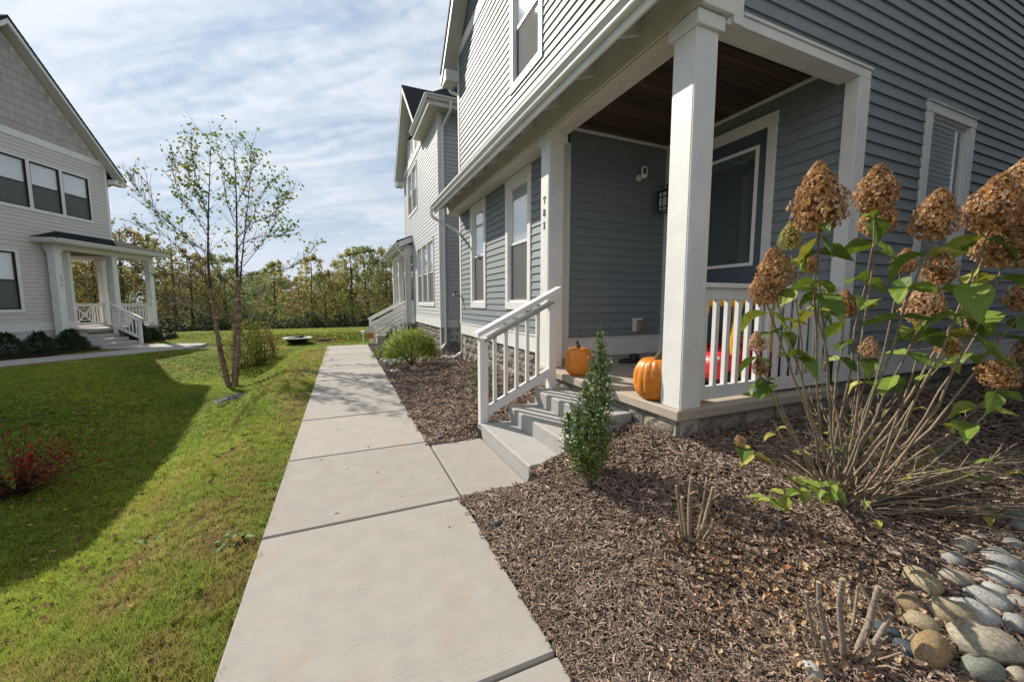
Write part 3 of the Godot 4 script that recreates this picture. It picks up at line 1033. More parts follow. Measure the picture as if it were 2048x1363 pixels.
	siding(dw, ZW + 0.08, -2.325, 1.005, 3.77, [[door[0] - 0.04, door[1] + 0.04, 0.0, 3.55]], sid)
	plate(dw, "skirt_board", Vector3(ZW, 0.725, -0.02), Vector3(door[0] - 0.11, 0.985, 0.022), M.trim)
	plate(dw, "skirt_board", Vector3(door[1] + 0.11, 0.725, -0.02), Vector3(-2.36, 0.985, 0.022), M.trim)
	plate(dw, "inner_corner_board", Vector3(ZW + 0.001, 0.985, -0.01), Vector3(ZW + 0.085, 3.764, 0.02), M.trim)
	plate(dw, "sheathing", Vector3(ZW, 0.4, -0.10), Vector3(-2.30, 3.8, -0.004), M.interior, 0.0)
	var dr := holder(h, "front_door", dwf)
	plate(dr, "casing_board", Vector3(door[0] - 0.105, 0.66, 0), Vector3(door[0], 3.49, 0.034), M.trim)
	plate(dr, "casing_board", Vector3(door[1], 0.66, 0), Vector3(door[1] + 0.105, 3.49, 0.034), M.trim)
	plate(dr, "head_board", Vector3(door[0] - 0.11, 3.49, 0), Vector3(door[1] + 0.11, 3.60, 0.038), M.trim)
	plate(dr, "drip_cap", Vector3(door[0] - 0.12, 3.60, 0), Vector3(door[1] + 0.12, 3.618, 0.052), M.trim, 0.003)
	plate(dr, "door_slab", Vector3(door[0], 0.66, -0.0035), Vector3(door[1], 3.488, 0.006), M.door_blue)
	var gl := [-4.04, -3.195, 1.94, 3.33]
	for q in [[gl[0], gl[0] + 0.04, gl[2], gl[3]], [gl[1] - 0.04, gl[1], gl[2], gl[3]], [gl[0] + 0.04, gl[1] - 0.04, gl[3] - 0.04, gl[3]], [gl[0] + 0.04, gl[1] - 0.04, gl[2], gl[2] + 0.04]]:
		plate(dr, "lite_frame", Vector3(q[0], q[2], 0.004), Vector3(q[1], q[3], 0.026), M.vinyl)
	plate(dr, "pane", Vector3(gl[0] + 0.04, gl[2] + 0.04, 0.016), Vector3(gl[1] - 0.04, gl[3] - 0.04, 0.020), M.glass_tint, 0.0)
	plate(dr, "unlit_room_sheet", Vector3(gl[0] + 0.03, gl[2] + 0.03, 0.007), Vector3(gl[1] - 0.03, gl[3] - 0.03, 0.010), M.interior, 0.0)  # black sheet close behind the pane, painted as the unlit room
	plate(dr, "roller_shade", Vector3(gl[0] + 0.05, gl[3] - 0.15, 0.011), Vector3(gl[1] - 0.05, gl[3] - 0.04, 0.013), M.shade_green, 0.0)
	for q in [[gl[0], gl[1], 1.12, 1.76], [gl[0] + 0.05, gl[1] - 0.05, 1.17, 1.71]]:
		for e in [[q[0], q[1], q[2], q[2] + 0.02], [q[0], q[1], q[3] - 0.02, q[3]], [q[0], q[0] + 0.02, q[2] + 0.02, q[3] - 0.02], [q[1] - 0.02, q[1], q[2] + 0.02, q[3] - 0.02]]:
			plate(dr, "panel_mould", Vector3(e[0], e[2], 0.005), Vector3(e[1], e[3], 0.014), M.door_blue, 0.003)
	# --- columns, slab, foundation
	var c1 := column(h, Vector3(2.545, YP, -2.35), 0.22, 3.594)
	var c2 := column(h, Vector3(2.545, YP, -4.55), 0.22, 3.594)
	for k in 3:
		var dg := text_plate(c2, "house_number", ["7", "8", "1"][k], 0.088, Transform3D(Basis(Vector3.UP, -PI / 2), Vector3(-0.1165, [2.148, 1.995, 1.835][k], 0.0)))
		dg.set_meta("label", ["black figure 7", "black figure 8", "black figure 1"][k])
	var slab := MB.new()
	slab.box(Vector3(2.385, 0.558, ZW - 0.06), Vector3(XI, 0.65, -2.215), 0.012)
	part(h, "porch_slab", slab, M.concrete_warm)
	block_wall(h, wallframe(Vector3(2.425, 0, 0), Vector3(-1, 0, 0)), ZW - 0.06, -2.25, 0.1, 2, 0.556)
	block_wall(h, wallframe(Vector3(0, 0, -2.25), Vector3(0, 0, 1)), 2.43, 4.53, 0.1, 2, 0.556)
	block_wall(h, wallframe(Vector3(0, 0, ZS - 0.02), Vector3(0, 0, 1)), 4.53, 12.0, 0.1, 2, 0.70)
	block_wall(h, wallframe(Vector3(XF + 0.02, 0, 0), Vector3(-1, 0, 0)), ZFAR, ZW - 0.06, 0.0, 4, 0.728)
	block_wall(h, wallframe(Vector3(0, 0, ZFAR + 0.02), Vector3(0, 0, -1)), -12.0, -2.74, 0.0, 4, 0.728)
	# --- porch roof, eave, rafter tails
	var ev := holder(h, "porch_eave")
	plate(ev, "fascia", Vector3(2.098, 3.605, -9.52), Vector3(2.122, 3.80, -1.95), M.trim)
	var deck := MB.new()
	deck.prism([Vector3(2.12, 3.775, -9.52), Vector3(2.12, 3.800, -9.52), Vector3(2.74, 4.115, -9.52), Vector3(2.74, 4.09, -9.52)], Vector3(0, 0, 1), 7.57)
	part(ev, "roof_deck", deck, M.soffit)
	var zt := -2.165
	while zt > -9.5:
		var rt := MB.new()
		rt.prism([Vector3(2.123, 3.655, zt - 0.019), Vector3(2.123, 3.774, zt - 0.019), Vector3(2.40, 3.915, zt - 0.019), Vector3(2.40, 3.752, zt - 0.019)], Vector3(0, 0, 1), 0.038)
		part(ev, "rafter_tail", rt, M.soffit)
		zt -= 0.655
	roof_slope(ev, "roof_shingles", Vector3(2.06, 3.80, -1.95), Vector3(2.06, 3.80, -9.54), Vector3(2.72, 4.14, -9.54), Vector3(2.72, 4.14, -1.95), 0.012)
	gutter_run(ev, Vector3(2.096, 3.80, -9.55), Vector3(2.096, 3.80, -1.93), Vector3(-1, 0, 0), 0.115, 0.095)
	downspout(ev, [Vector3(2.02, 3.70, -9.44), Vector3(2.02, 3.52, -9.44), Vector3(2.66, 3.24, -9.50), Vector3(2.755, 3.08, -9.51), Vector3(2.755, 0.24, -9.51), Vector3(2.52, 0.10, -9.56)])
	# --- main roof with its front gable
	var eo := 0.36
	var xr := XF - 0.36
	var za := ZFAR - eo
	var zb := ZS + eo
	var ye := 7.12 - PITCH * eo + 0.16
	var yt := apex + 0.16
	roof_slope(h, "roof_far_slope", Vector3(xr, ye, za), Vector3(12.3, ye, za), Vector3(12.3, yt, mid_z), Vector3(xr, yt, mid_z), 0.06, 0.16)
	roof_slope(h, "roof_near_slope", Vector3(xr, ye, zb), Vector3(12.3, ye, zb), Vector3(12.3, yt, mid_z), Vector3(xr, yt, mid_z), 0.06, 0.16)
	var rk := holder(h, "gable_rake")
	for q in [[za, -1.0], [zb, 1.0]]:
		var rb := MB.new()
		var e0 := Vector3(xr + 0.02, ye - 0.07, q[0]); var e1 := Vector3(xr + 0.02, yt - 0.07, mid_z)
		rb.prism([e0, e1, e1 - Vector3(0, 0.19, 0), e0 - Vector3(0, 0.19, 0)], Vector3(1, 0, 0), 0.025)
		part(rk, "rake_board", rb, M.trim)
		var so := MB.new()
		var s0 := Vector3(xr + 0.046, ye - 0.235, q[0]); var s1 := Vector3(xr + 0.046, yt - 0.235, mid_z)
		so.prism([s0, s1, s1 + Vector3(0, 0.02, 0), s0 + Vector3(0, 0.02, 0)], Vector3(1, 0, 0), XF - xr - 0.07)
		part(rk, "rake_soffit", so, M.soffit)
		# boxed return at the foot of the rake
		var zi: float = q[0] - q[1] * 0.40
		plate(rk, "eave_return", Vector3(xr + 0.045, ye - 0.30, minf(q[0], zi)), Vector3(XF - 0.028, ye - 0.06, maxf(q[0], zi)), M.trim)
	gutter_run(h, Vector3(xr + 0.03, ye - 0.05, za - 0.001), Vector3(12.2, ye - 0.05, za - 0.001), Vector3(0, 0, -1))
	downspout(h, [Vector3(2.62, ye - 0.12, za - 0.06), Vector3(2.62, ye - 0.32, za - 0.06), Vector3(2.80, ye - 0.55, ZFAR - 0.07), Vector3(2.80, 4.2, ZFAR - 0.07)])
	# --- garden tap at the far corner
	var tap := holder(h, "garden_tap", Transform3D(Basis(), Vector3(2.68, 1.70, -9.44)))
	var tb := MB.new()
	tb.tube([Vector3(0, 0, 0), Vector3(-0.12, 0, -0.02), Vector3(-0.17, -0.05, -0.02), Vector3(-0.17, -0.09, -0.02)], [0.018, 0.018, 0.016, 0.02], 8)
	part(tap, "spout", tb, M.grey_plastic)
	var tw := MB.new()
	tw.tube([Vector3(-0.10, 0.0, -0.02), Vector3(-0.10, 0.07, -0.02)], [0.01, 0.01], 6)
	tw.obox(Transform3D(Basis(), Vector3(-0.10, 0.07, -0.02)), Vector3(0.09, 0.018, 0.09), 0.008)
	part(tap, "handle", tw, M.rust_steel)

func grow(r: Array, d: float) -> Array:
	return [r[0] - d, r[1] + d, r[2] - d, r[3] + d]

func porch_things() -> void:
	# concrete steps
	var st := thing("concrete_steps", "three grey concrete steps up to the porch with the pumpkins", "steps", Vector3(1.36, 0, -3.39))
	for k in 3:
		var b := MB.new()
		b.box(Vector3(0.335 * k, -0.12 if k == 0 else 0.163 * k - 0.02, -0.62), Vector3(1.055 if k < 2 else 1.053, 0.163 * (k + 1), 0.62), 0.012)
		part(st, "step", b, M.step)
	# stair rail on the far side of the steps
	var sr := thing("stair_railing", "white wooden stair railing beside the concrete steps of the blue house", "railing", Vector3(1.41, 0, -4.065))
	var o := Vector3(1.41, 0, -4.065)
	plate(sr, "newel_post", Vector3(1.365, -0.05, -4.11) - o, Vector3(1.46, 1.10, -4.02) - o, M.trim, 0.005)
	plate(sr, "newel_post", Vector3(2.23, 0.40, -4.11) - o, Vector3(2.325, 1.52, -4.02) - o, M.trim, 0.005)
	var slope := 0.4975
	var cap := MB.new()
	cap.prism([Vector3(1.335, 1.118, -4.135) - o, Vector3(1.335, 1.172, -4.135) - o, Vector3(2.37, 1.172 + 1.035 * slope, -4.135) - o, Vector3(2.37, 1.118 + 1.035 * slope, -4.135) - o], Vector3(0, 0, 1), 0.14)
	part(sr, "handrail", cap, M.trim)
	var sub := MB.new()
	sub.prism([Vector3(1.461, 1.063, -4.085) - o, Vector3(1.461, 1.125, -4.085) - o, Vector3(2.229, 1.125 + 0.768 * slope, -4.085) - o, Vector3(2.229, 1.063 + 0.768 * slope, -4.085) - o], Vector3(0, 0, 1), 0.04)
	part(sr, "top_rail", sub, M.trim)
	var low := MB.new()
	low.prism([Vector3(1.461, 0.222, -4.085) - o, Vector3(1.461, 0.341, -4.085) - o, Vector3(2.229, 0.341 + 0.768 * 0.486, -4.085) - o, Vector3(2.229, 0.222 + 0.768 * 0.486, -4.085) - o], Vector3(0, 0, 1), 0.04)
	part(sr, "bottom_rail", low, M.trim)
	for k in 5:
		var x := 1.553 + 0.1352 * k
		var b := MB.new()
		var ya := 0.341 + (x - 1.461) * 0.486 - 0.012
		var yb := 1.063 + (x - 1.461) * slope + 0.012
		b.box(Vector3(x - 0.02, ya, -4.086) - o, Vector3(x + 0.02, yb, -4.045) - o, 0.003)
		part(sr, "baluster", b, M.trim)
	var grip := MB.new()
	grip.tube([Vector3(1.42, 1.075, -4.012) - o, Vector3(2.28, 1.075 + 0.86 * slope, -4.012) - o], [0.014, 0.014], 8)
	part(sr, "grip_rail", grip, M.grip_metal)
	# level rail across the near side of the porch
	var pr := thing("porch_railing", "white porch railing with square balusters in front of the toy car", "railing", Vector3(2.66, YP, -2.33))
	var xs := []
	for k in 13: xs.append(2.752 - 2.66 + 0.1352 * k)
	baluster_rail(pr, 0.002, 1.87, 0.0, xs)
	# pumpkins
	pumpkin(Vector3(2.53, YP, -3.86), 0.155, 0.36, 1, "orange pumpkin with a crooked grey stalk at the top of the steps")
	pumpkin(Vector3(2.545, YP, -2.62), 0.195, 0.40, 2, "larger ribbed orange pumpkin half hidden behind the porch corner column")
	# toy car
	toy_car()
	# black hose nozzle on the floor
	var nz := thing("hose_nozzle", "black hose end lying on the porch floor by the wall", "hose", Vector3(3.65, YP, -4.30))
	var nb := MB.new()
	nb.tube([Vector3(-0.12, 0.035, -0.06), Vector3(0.0, 0.03, 0.02), Vector3(0.10, 0.03, 0.06), Vector3(0.20, 0.03, 0.02), Vector3(0.24, 0.03, -0.08), Vector3(0.16, 0.03, -0.16), Vector3(0.02, 0.03, -0.14)], [0.026, 0.022, 0.02, 0.02, 0.02, 0.02, 0.02], 8)
	part(nz, "hose", nb, M.dark_plastic)
	var n2 := MB.new()
	n2.lathe([Vector2(0.0, 0.0), Vector2(0.06, 0.0), Vector2(0.075, 0.03), Vector2(0.07, 0.10), Vector2(0.0, 0.12)], 14, Vector3(0.20, 0, -0.12))
	part(nz, "reel", n2, M.dark_plastic)
	# camera on the end wall
	var cm := thing("security_camera", "small white security camera on the shaded porch end wall", "camera", Vector3(4.03, 3.29, ZW + 0.02))
	var c0 := MB.new()
	c0.tube([Vector3(-0.02, 0, 0), Vector3(-0.02, 0, 0.02)], [0.045, 0.045], 16)
	c0.tube([Vector3(-0.02, 0, 0.02), Vector3(0.0, 0.02, 0.06)], [0.016, 0.016], 8)
	part(cm, "mount", c0, M.white_plastic)
	var tilt := Transform3D(Basis(Vector3(0, 1, 0), -0.55) * Basis(Vector3(1, 0, 0), 0.22), Vector3(0.0, 0.06, 0.095))
	var c3 := MB.new()
	c3.obox(tilt, Vector3(0.085, 0.165, 0.065), 0.022)
	part(cm, "housing", c3, M.white_plastic)
	var c4 := MB.new()
	c4.obox(tilt * Transform3D(Basis(), Vector3(0, 0.012, 0.032)), Vector3(0.045, 0.085, 0.006), 0.002)
	part(cm, "lens_window", c4, M.black_metal)
	# lantern on the wall by the door
	var ln := thing("wall_lantern", "black craftsman wall lantern with frosted panes beside the front door", "lantern", Vector3(4.34, 2.80, -4.40))
	var bw := 0.082
	for sx in [-1.0, 1.0]:
		for sz in [-1.0, 1.0]:
			plate(ln, "post", Vector3(sx * bw - 0.007, 0, sz * bw - 0.007), Vector3(sx * bw + 0.007, 0.27, sz * bw + 0.007), M.black_metal, 0.001)
	for y in [0.0, 0.055, 0.19]:
		var ring := MB.new()
		for sx in [-1.0, 1.0]:
			ring.box(Vector3(sx * bw - 0.006, y, -bw + 0.007), Vector3(sx * bw + 0.006, y + 0.011, bw - 0.007))
			ring.box(Vector3(-bw + 0.007, y, sx * bw - 0.006), Vector3(bw - 0.007, y + 0.011, sx * bw + 0.006))
		part(ln, "bar", ring, M.black_metal)
	for sx in [-1.0, 1.0]:
		plate(ln, "mullion", Vector3(sx * bw - 0.005, 0.012, -0.012), Vector3(sx * bw + 0.005, 0.26, -0.002), M.black_metal, 0.0)
		plate(ln, "mullion", Vector3(0.002, 0.012, sx * bw - 0.005), Vector3(0.012, 0.26, sx * bw + 0.005), M.black_metal, 0.0)
		plate(ln, "pane", Vector3(sx * (bw - 0.011) - 0.0015, 0.012, -bw + 0.008), Vector3(sx * (bw - 0.011) + 0.0015, 0.262, bw - 0.008), M.lantern_glass, 0.0)
		plate(ln, "pane", Vector3(-bw + 0.008, 0.012, sx * (bw - 0.011) - 0.0015), Vector3(bw - 0.008, 0.262, sx * (bw - 0.011) + 0.0015), M.lantern_glass, 0.0)
	var hood := MB.new()
	hood.box(Vector3(-0.115, 0.268, -0.115), Vector3(0.115, 0.282, 0.115), 0.003)
	var q := [Vector3(-0.11, 0.282, -0.11), Vector3(0.11, 0.282, -0.11), Vector3(0.11, 0.282, 0.11), Vector3(-0.11, 0.282, 0.11)]
	for k in 4: hood.ft(q[k], q[(k + 1) % 4], Vector3(0, 0.335, 0), (q[k] + q[(k + 1) % 4]) * Vector3(1, 0, 1) + Vector3(0, 0.2, 0))
	part(ln, "hood", hood, M.black_metal)
	plate(ln, "back_plate", Vector3(0.145, 0.06, -0.06), Vector3(0.165, 0.42, 0.06), M.black_metal, 0.004)
	var arm := MB.new()
	arm.tube([Vector3(0.15, 0.36, 0), Vector3(0.06, 0.40, 0), Vector3(0.0, 0.37, 0), Vector3(0, 0.325, 0)], [0.012, 0.012, 0.012, 0.014], 8)
	part(ln, "arm", arm, M.black_metal)
	# weatherproof outlet
	var ol := thing("outlet_cover", "grey weatherproof outlet cover low on the porch end wall", "outlet", Vector3(4.07, 1.065, ZW + 0.017))
	plate(ol, "back_plate", Vector3(-0.09, 0, 0), Vector3(0.09, 0.20, 0.02), M.white_plastic, 0.005)
	plate(ol, "bubble_cover", Vector3(-0.038, 0.012, 0.02), Vector3(0.078, 0.175, 0.10), M.grey_clear, 0.025)

func pumpkin(at: Vector3, r: float, hgt: float, sd: int, label: String) -> void:
	rng.seed = 900 + sd
	var t := thing("pumpkin", label, "pumpkin", at, "pumpkins on the porch")
	var ribs := 17 + sd
	var seg := ribs * 6
	var rings := 22
	var depth := []
	for k in ribs + 1: depth.append(R(0.018, 0.045))
	var ns := noise(300 + sd, 1.2, 2)
	var pts := []
	for i in rings + 1:
		var v := -PI / 2 + PI * i / rings
		var ring := []
		for j in seg:
			var a := TAU * j / seg
			var fr := fposmod(a / TAU * ribs, 1.0)
			var groove := pow(absf(2.0 * fr - 1.0), 3.0)
			var k := int(a / TAU * ribs)
			var cosv := pow(maxf(cos(v), 0.0), 0.62)
			var rr: float = r * cosv * (1.0 - groove * depth[k]) * (1.0 + 0.07 * ns.get_noise_2d(cos(a) * 2.0, sin(a) * 2.0 + v * 0.6))
			var y := hgt * 0.5 * signf(sin(v)) * pow(absf(sin(v)), 0.86)
			# dimpled crown and base
			y -= (hgt * 0.13 if v > 0 else -hgt * 0.05) * pow(1.0 - cosv, 2.0) * (1.0 + groove * 0.25)
			ring.append(Vector3(rr * cos(a), y + hgt * 0.45, rr * sin(a)))
		pts.append(ring)
	var b := MB.new()
	var nrm := func(i: int, j: int) -> Vector3:
		var i0 := maxi(i - 1, 0); var i1 := mini(i + 1, rings)
		var du: Vector3 = pts[i][(j + 1) % seg] - pts[i][(j + seg - 1) % seg]
		var dv: Vector3 = pts[i1][j] - pts[i0][j]
		var nn := dv.cross(du)
		if nn.length() < 1e-9: return Vector3(0, 1 if i > rings / 2 else -1, 0)
		nn = nn.normalized()
		return nn if nn.dot(pts[i][j] - Vector3(0, hgt * 0.45, 0)) > 0 else -nn
	for i in rings:
		for j in seg:
			var j2 := (j + 1) % seg
			b.sq(pts[i][j], pts[i][j2], pts[i + 1][j2], pts[i + 1][j], nrm.call(i, j), nrm.call(i, j2), nrm.call(i + 1, j2), nrm.call(i + 1, j))
	part(t, "shell", b, M.pumpkin)
	var s := MB.new()
	var top := hgt * 0.83
	var lean := Vector3(-0.02, 0, 0.0) if sd == 1 else Vector3(0.05, 0, 0.02)
	var path := []
	var rad := []
	for k in 7:
		var f := k / 6.0
		path.append(Vector3(0, top + f * 0.11 * hgt / 0.36, 0) + lean * f * f * 1.4)
		rad.append(lerpf(0.034, 0.015, pow(f, 0.6)) * r / 0.16)
	rad[6] *= 1.25
	s.tube(path, rad, 7)
	part(t, "stalk", s, M.pumpkin_stalk)

func toy_car() -> void:
	var t := thing("toy_car", "red and yellow plastic ride-on toy car parked behind the porch railing", "toy car", Vector3(3.67, YP, -2.745))
	# nose points to -x
	var body := MB.new()
	var n := 20
	var prof := []   # cross sections along x: [x, half width, bottom, top]
	for q in [[-0.44, 0.10, 0.16, 0.26], [-0.42, 0.18, 0.11, 0.33], [-0.34, 0.215, 0.09, 0.37], [-0.20, 0.225, 0.09, 0.395], [-0.10, 0.225, 0.09, 0.40], [0.10, 0.225, 0.09, 0.40], [0.24, 0.225, 0.09, 0.42], [0.36, 0.21, 0.10, 0.41], [0.42, 0.17, 0.12, 0.36], [0.435, 0.10, 0.17, 0.30]]:
		var ring := []
		for k in n:
			var a := TAU * k / n
			var ca := signf(cos(a)) * pow(absf(cos(a)), 0.55)
			var sa := signf(sin(a)) * pow(absf(sin(a)), 0.55)
			ring.append(Vector3(q[0], (q[2] + q[3]) * 0.5 + sa * (q[3] - q[2]) * 0.5, ca * q[1]))
		prof.append(ring)
	var nr := func(i: int, k: int) -> Vector3:
		var i0 := maxi(i - 1, 0); var i1 := mini(i + 1, prof.size() - 1)
		var du: Vector3 = prof[i][(k + 1) % n] - prof[i][(k + n - 1) % n]
		var dv: Vector3 = prof[i1][k] - prof[i0][k]
		var nn := dv.cross(du).normalized()
		var mid := Vector3(prof[i][k].x, 0.25, 0)
		return nn if nn.dot(prof[i][k] - mid) > 0 else -nn
	for i in prof.size() - 1:
		for k in n:
			var k2 := (k + 1) % n
			body.sq(prof[i][k], prof[i][k2], prof[i + 1][k2], prof[i + 1][k], nr.call(i, k), nr.call(i, k2), nr.call(i + 1, k2), nr.call(i + 1, k))
	for e in [0, prof.size() - 1]:
		for k in range(1, n - 1): body.ft(prof[e][0], prof[e][k], prof[e][k + 1], Vector3(-1 if e == 0 else 1, 0, 0))
	part(t, "body", body, M.toy_red)
	var roof := MB.new()
	roof.box(Vector3(-0.26, 0.815, -0.215), Vector3(0.34, 0.89, 0.215), 0.035)
	part(t, "roof", roof, M.toy_yellow)
	for sz in [-1.0, 1.0]:
		for q in [[-0.25, -0.17, 0.085, 0.052], [0.30, 0.25, 0.10, 0.07]]:
			var p := MB.new()
			p.tube([Vector3(q[0] + 0.03, 0.36, sz * 0.185), Vector3(q[0] + 0.01, 0.50, sz * 0.185), Vector3((q[0] + q[1]) * 0.5, 0.70, sz * 0.18), Vector3(q[1], 0.87, sz * 0.175)], [q[2], q[2] * 0.8, q[3], q[3] * 1.15], 10, true, 0.55)
			part(t, "roof_pillar", p, M.toy_yellow)
		var door := MB.new()
		door.obox(Transform3D(Basis(), Vector3(0.03, 0.30, sz * 0.222)), Vector3(0.28, 0.24, 0.02), 0.009)
		part(t, "door", door, M.toy_red)
		for x in [-0.27, 0.27]:
			var w := MB.new()
			var at := Vector3(x, 0.105, sz * 0.185)
			w.tube([at - Vector3(0, 0, 0.045), at - Vector3(0, 0, 0.035), at + Vector3(0, 0, 0.035), at + Vector3(0, 0, 0.045)], [0.088, 0.103, 0.103, 0.088], 20)
			part(t, "wheel", w, M.dark_plastic)
		var hl := MB.new()
		hl.lathe([Vector2(0.0, -0.04), Vector2(0.035, -0.022), Vector2(0.045, 0.0), Vector2(0.035, 0.022), Vector2(0.0, 0.04)], 16)
		part(t, "headlight", hl, M.white_plastic, Transform3D(Basis(), Vector3(-0.385, 0.30, sz * 0.13)))
	var seat := MB.new()
	for y in [0.42, 0.455, 0.49]: seat.box(Vector3(0.18, y, -0.15), Vector3(0.24, y + 0.026, 0.15), 0.008)
	part(t, "seat_back", seat, M.toy_tan)
	var wheel := MB.new()
	var ring := []
	var rr := []
	for k in 17:
		var a := TAU * k / 16
		ring.append(Vector3(-0.11, 0.47, 0) + Vector3(-0.02 * sin(a), 0.075 * sin(a), 0.075 * cos(a)))
		rr.append(0.014)
	wheel.tube(ring, rr, 6)
	part(t, "steering_wheel", wheel, M.dark_plastic)
	# a second toy beside it, mostly hidden: blue bin
	var bn := thing("toy_bin", "dark blue plastic toy bin half hidden behind the railing balusters", "bin", Vector3(4.22, YP, -2.60))
	var bb := MB.new()
	bb.lathe([Vector2(0.0, 0.0), Vector2(0.085, 0.0), Vector2(0.105, 0.27), Vector2(0.118, 0.275), Vector2(0.118, 0.295), Vector2(0.10, 0.295), Vector2(0.08, 0.02), Vector2(0.0, 0.02)], 20)
	part(bn, "tub", bb, M.toy_blue)
	var bh := MB.new()
	bh.tube([Vector3(-0.11, 0.27, 0), Vector3(-0.10, 0.33, 0.03), Vector3(0, 0.36, 0.05), Vector3(0.10, 0.33, 0.03), Vector3(0.11, 0.27, 0)], [0.006, 0.006, 0.008, 0.006, 0.006], 6)
	part(bn, "handle", bh, M.toy_red)

# ---------------------------------------------------------------- the beige house across the lawn (own frame: x along its gable wall, z towards the lawn)
const LC := Vector3(-9.5, 0.0, -19.75)
const LN := Vector3(0.94832, 0.0, 0.31730)

func left_frame() -> Transform3D:
	return wallframe(LC, LN)

func to_left(p: Vector3) -> Vector3:
	var v := p - LC
	return Vector3(v.x * LN.z - v.z * LN.x, 0, v.x * LN.x + v.z * LN.z)

func on_left_hardscape(l: Vector3) -> bool:
	if l.z < -0.3 and l.x < 4.4: return true
	if l.x > -0.2 and l.x < 4.5 and l.z < 0.95 and l.z > -4.6 and (l.x < 2.2 or l.z < 0.1): return true
	if l.x < 0.4 and l.z < 1.05 - 0.0 and l.z > -0.4: return true     # planting strip
	var a := Vector2(-3.93, 2.02)
	var dir := Vector2(0.895, 0.446)
	var v := Vector2(l.x, l.z) - a
	var across := v.dot(Vector2(-dir.y, dir.x))
	var along := v.dot(dir)
	return across < 0.0 and across > -1.55 and along < 5.1 or (l.x > 0.2 and l.x < 2.2 and l.z > 0.9 and across < 0.0)

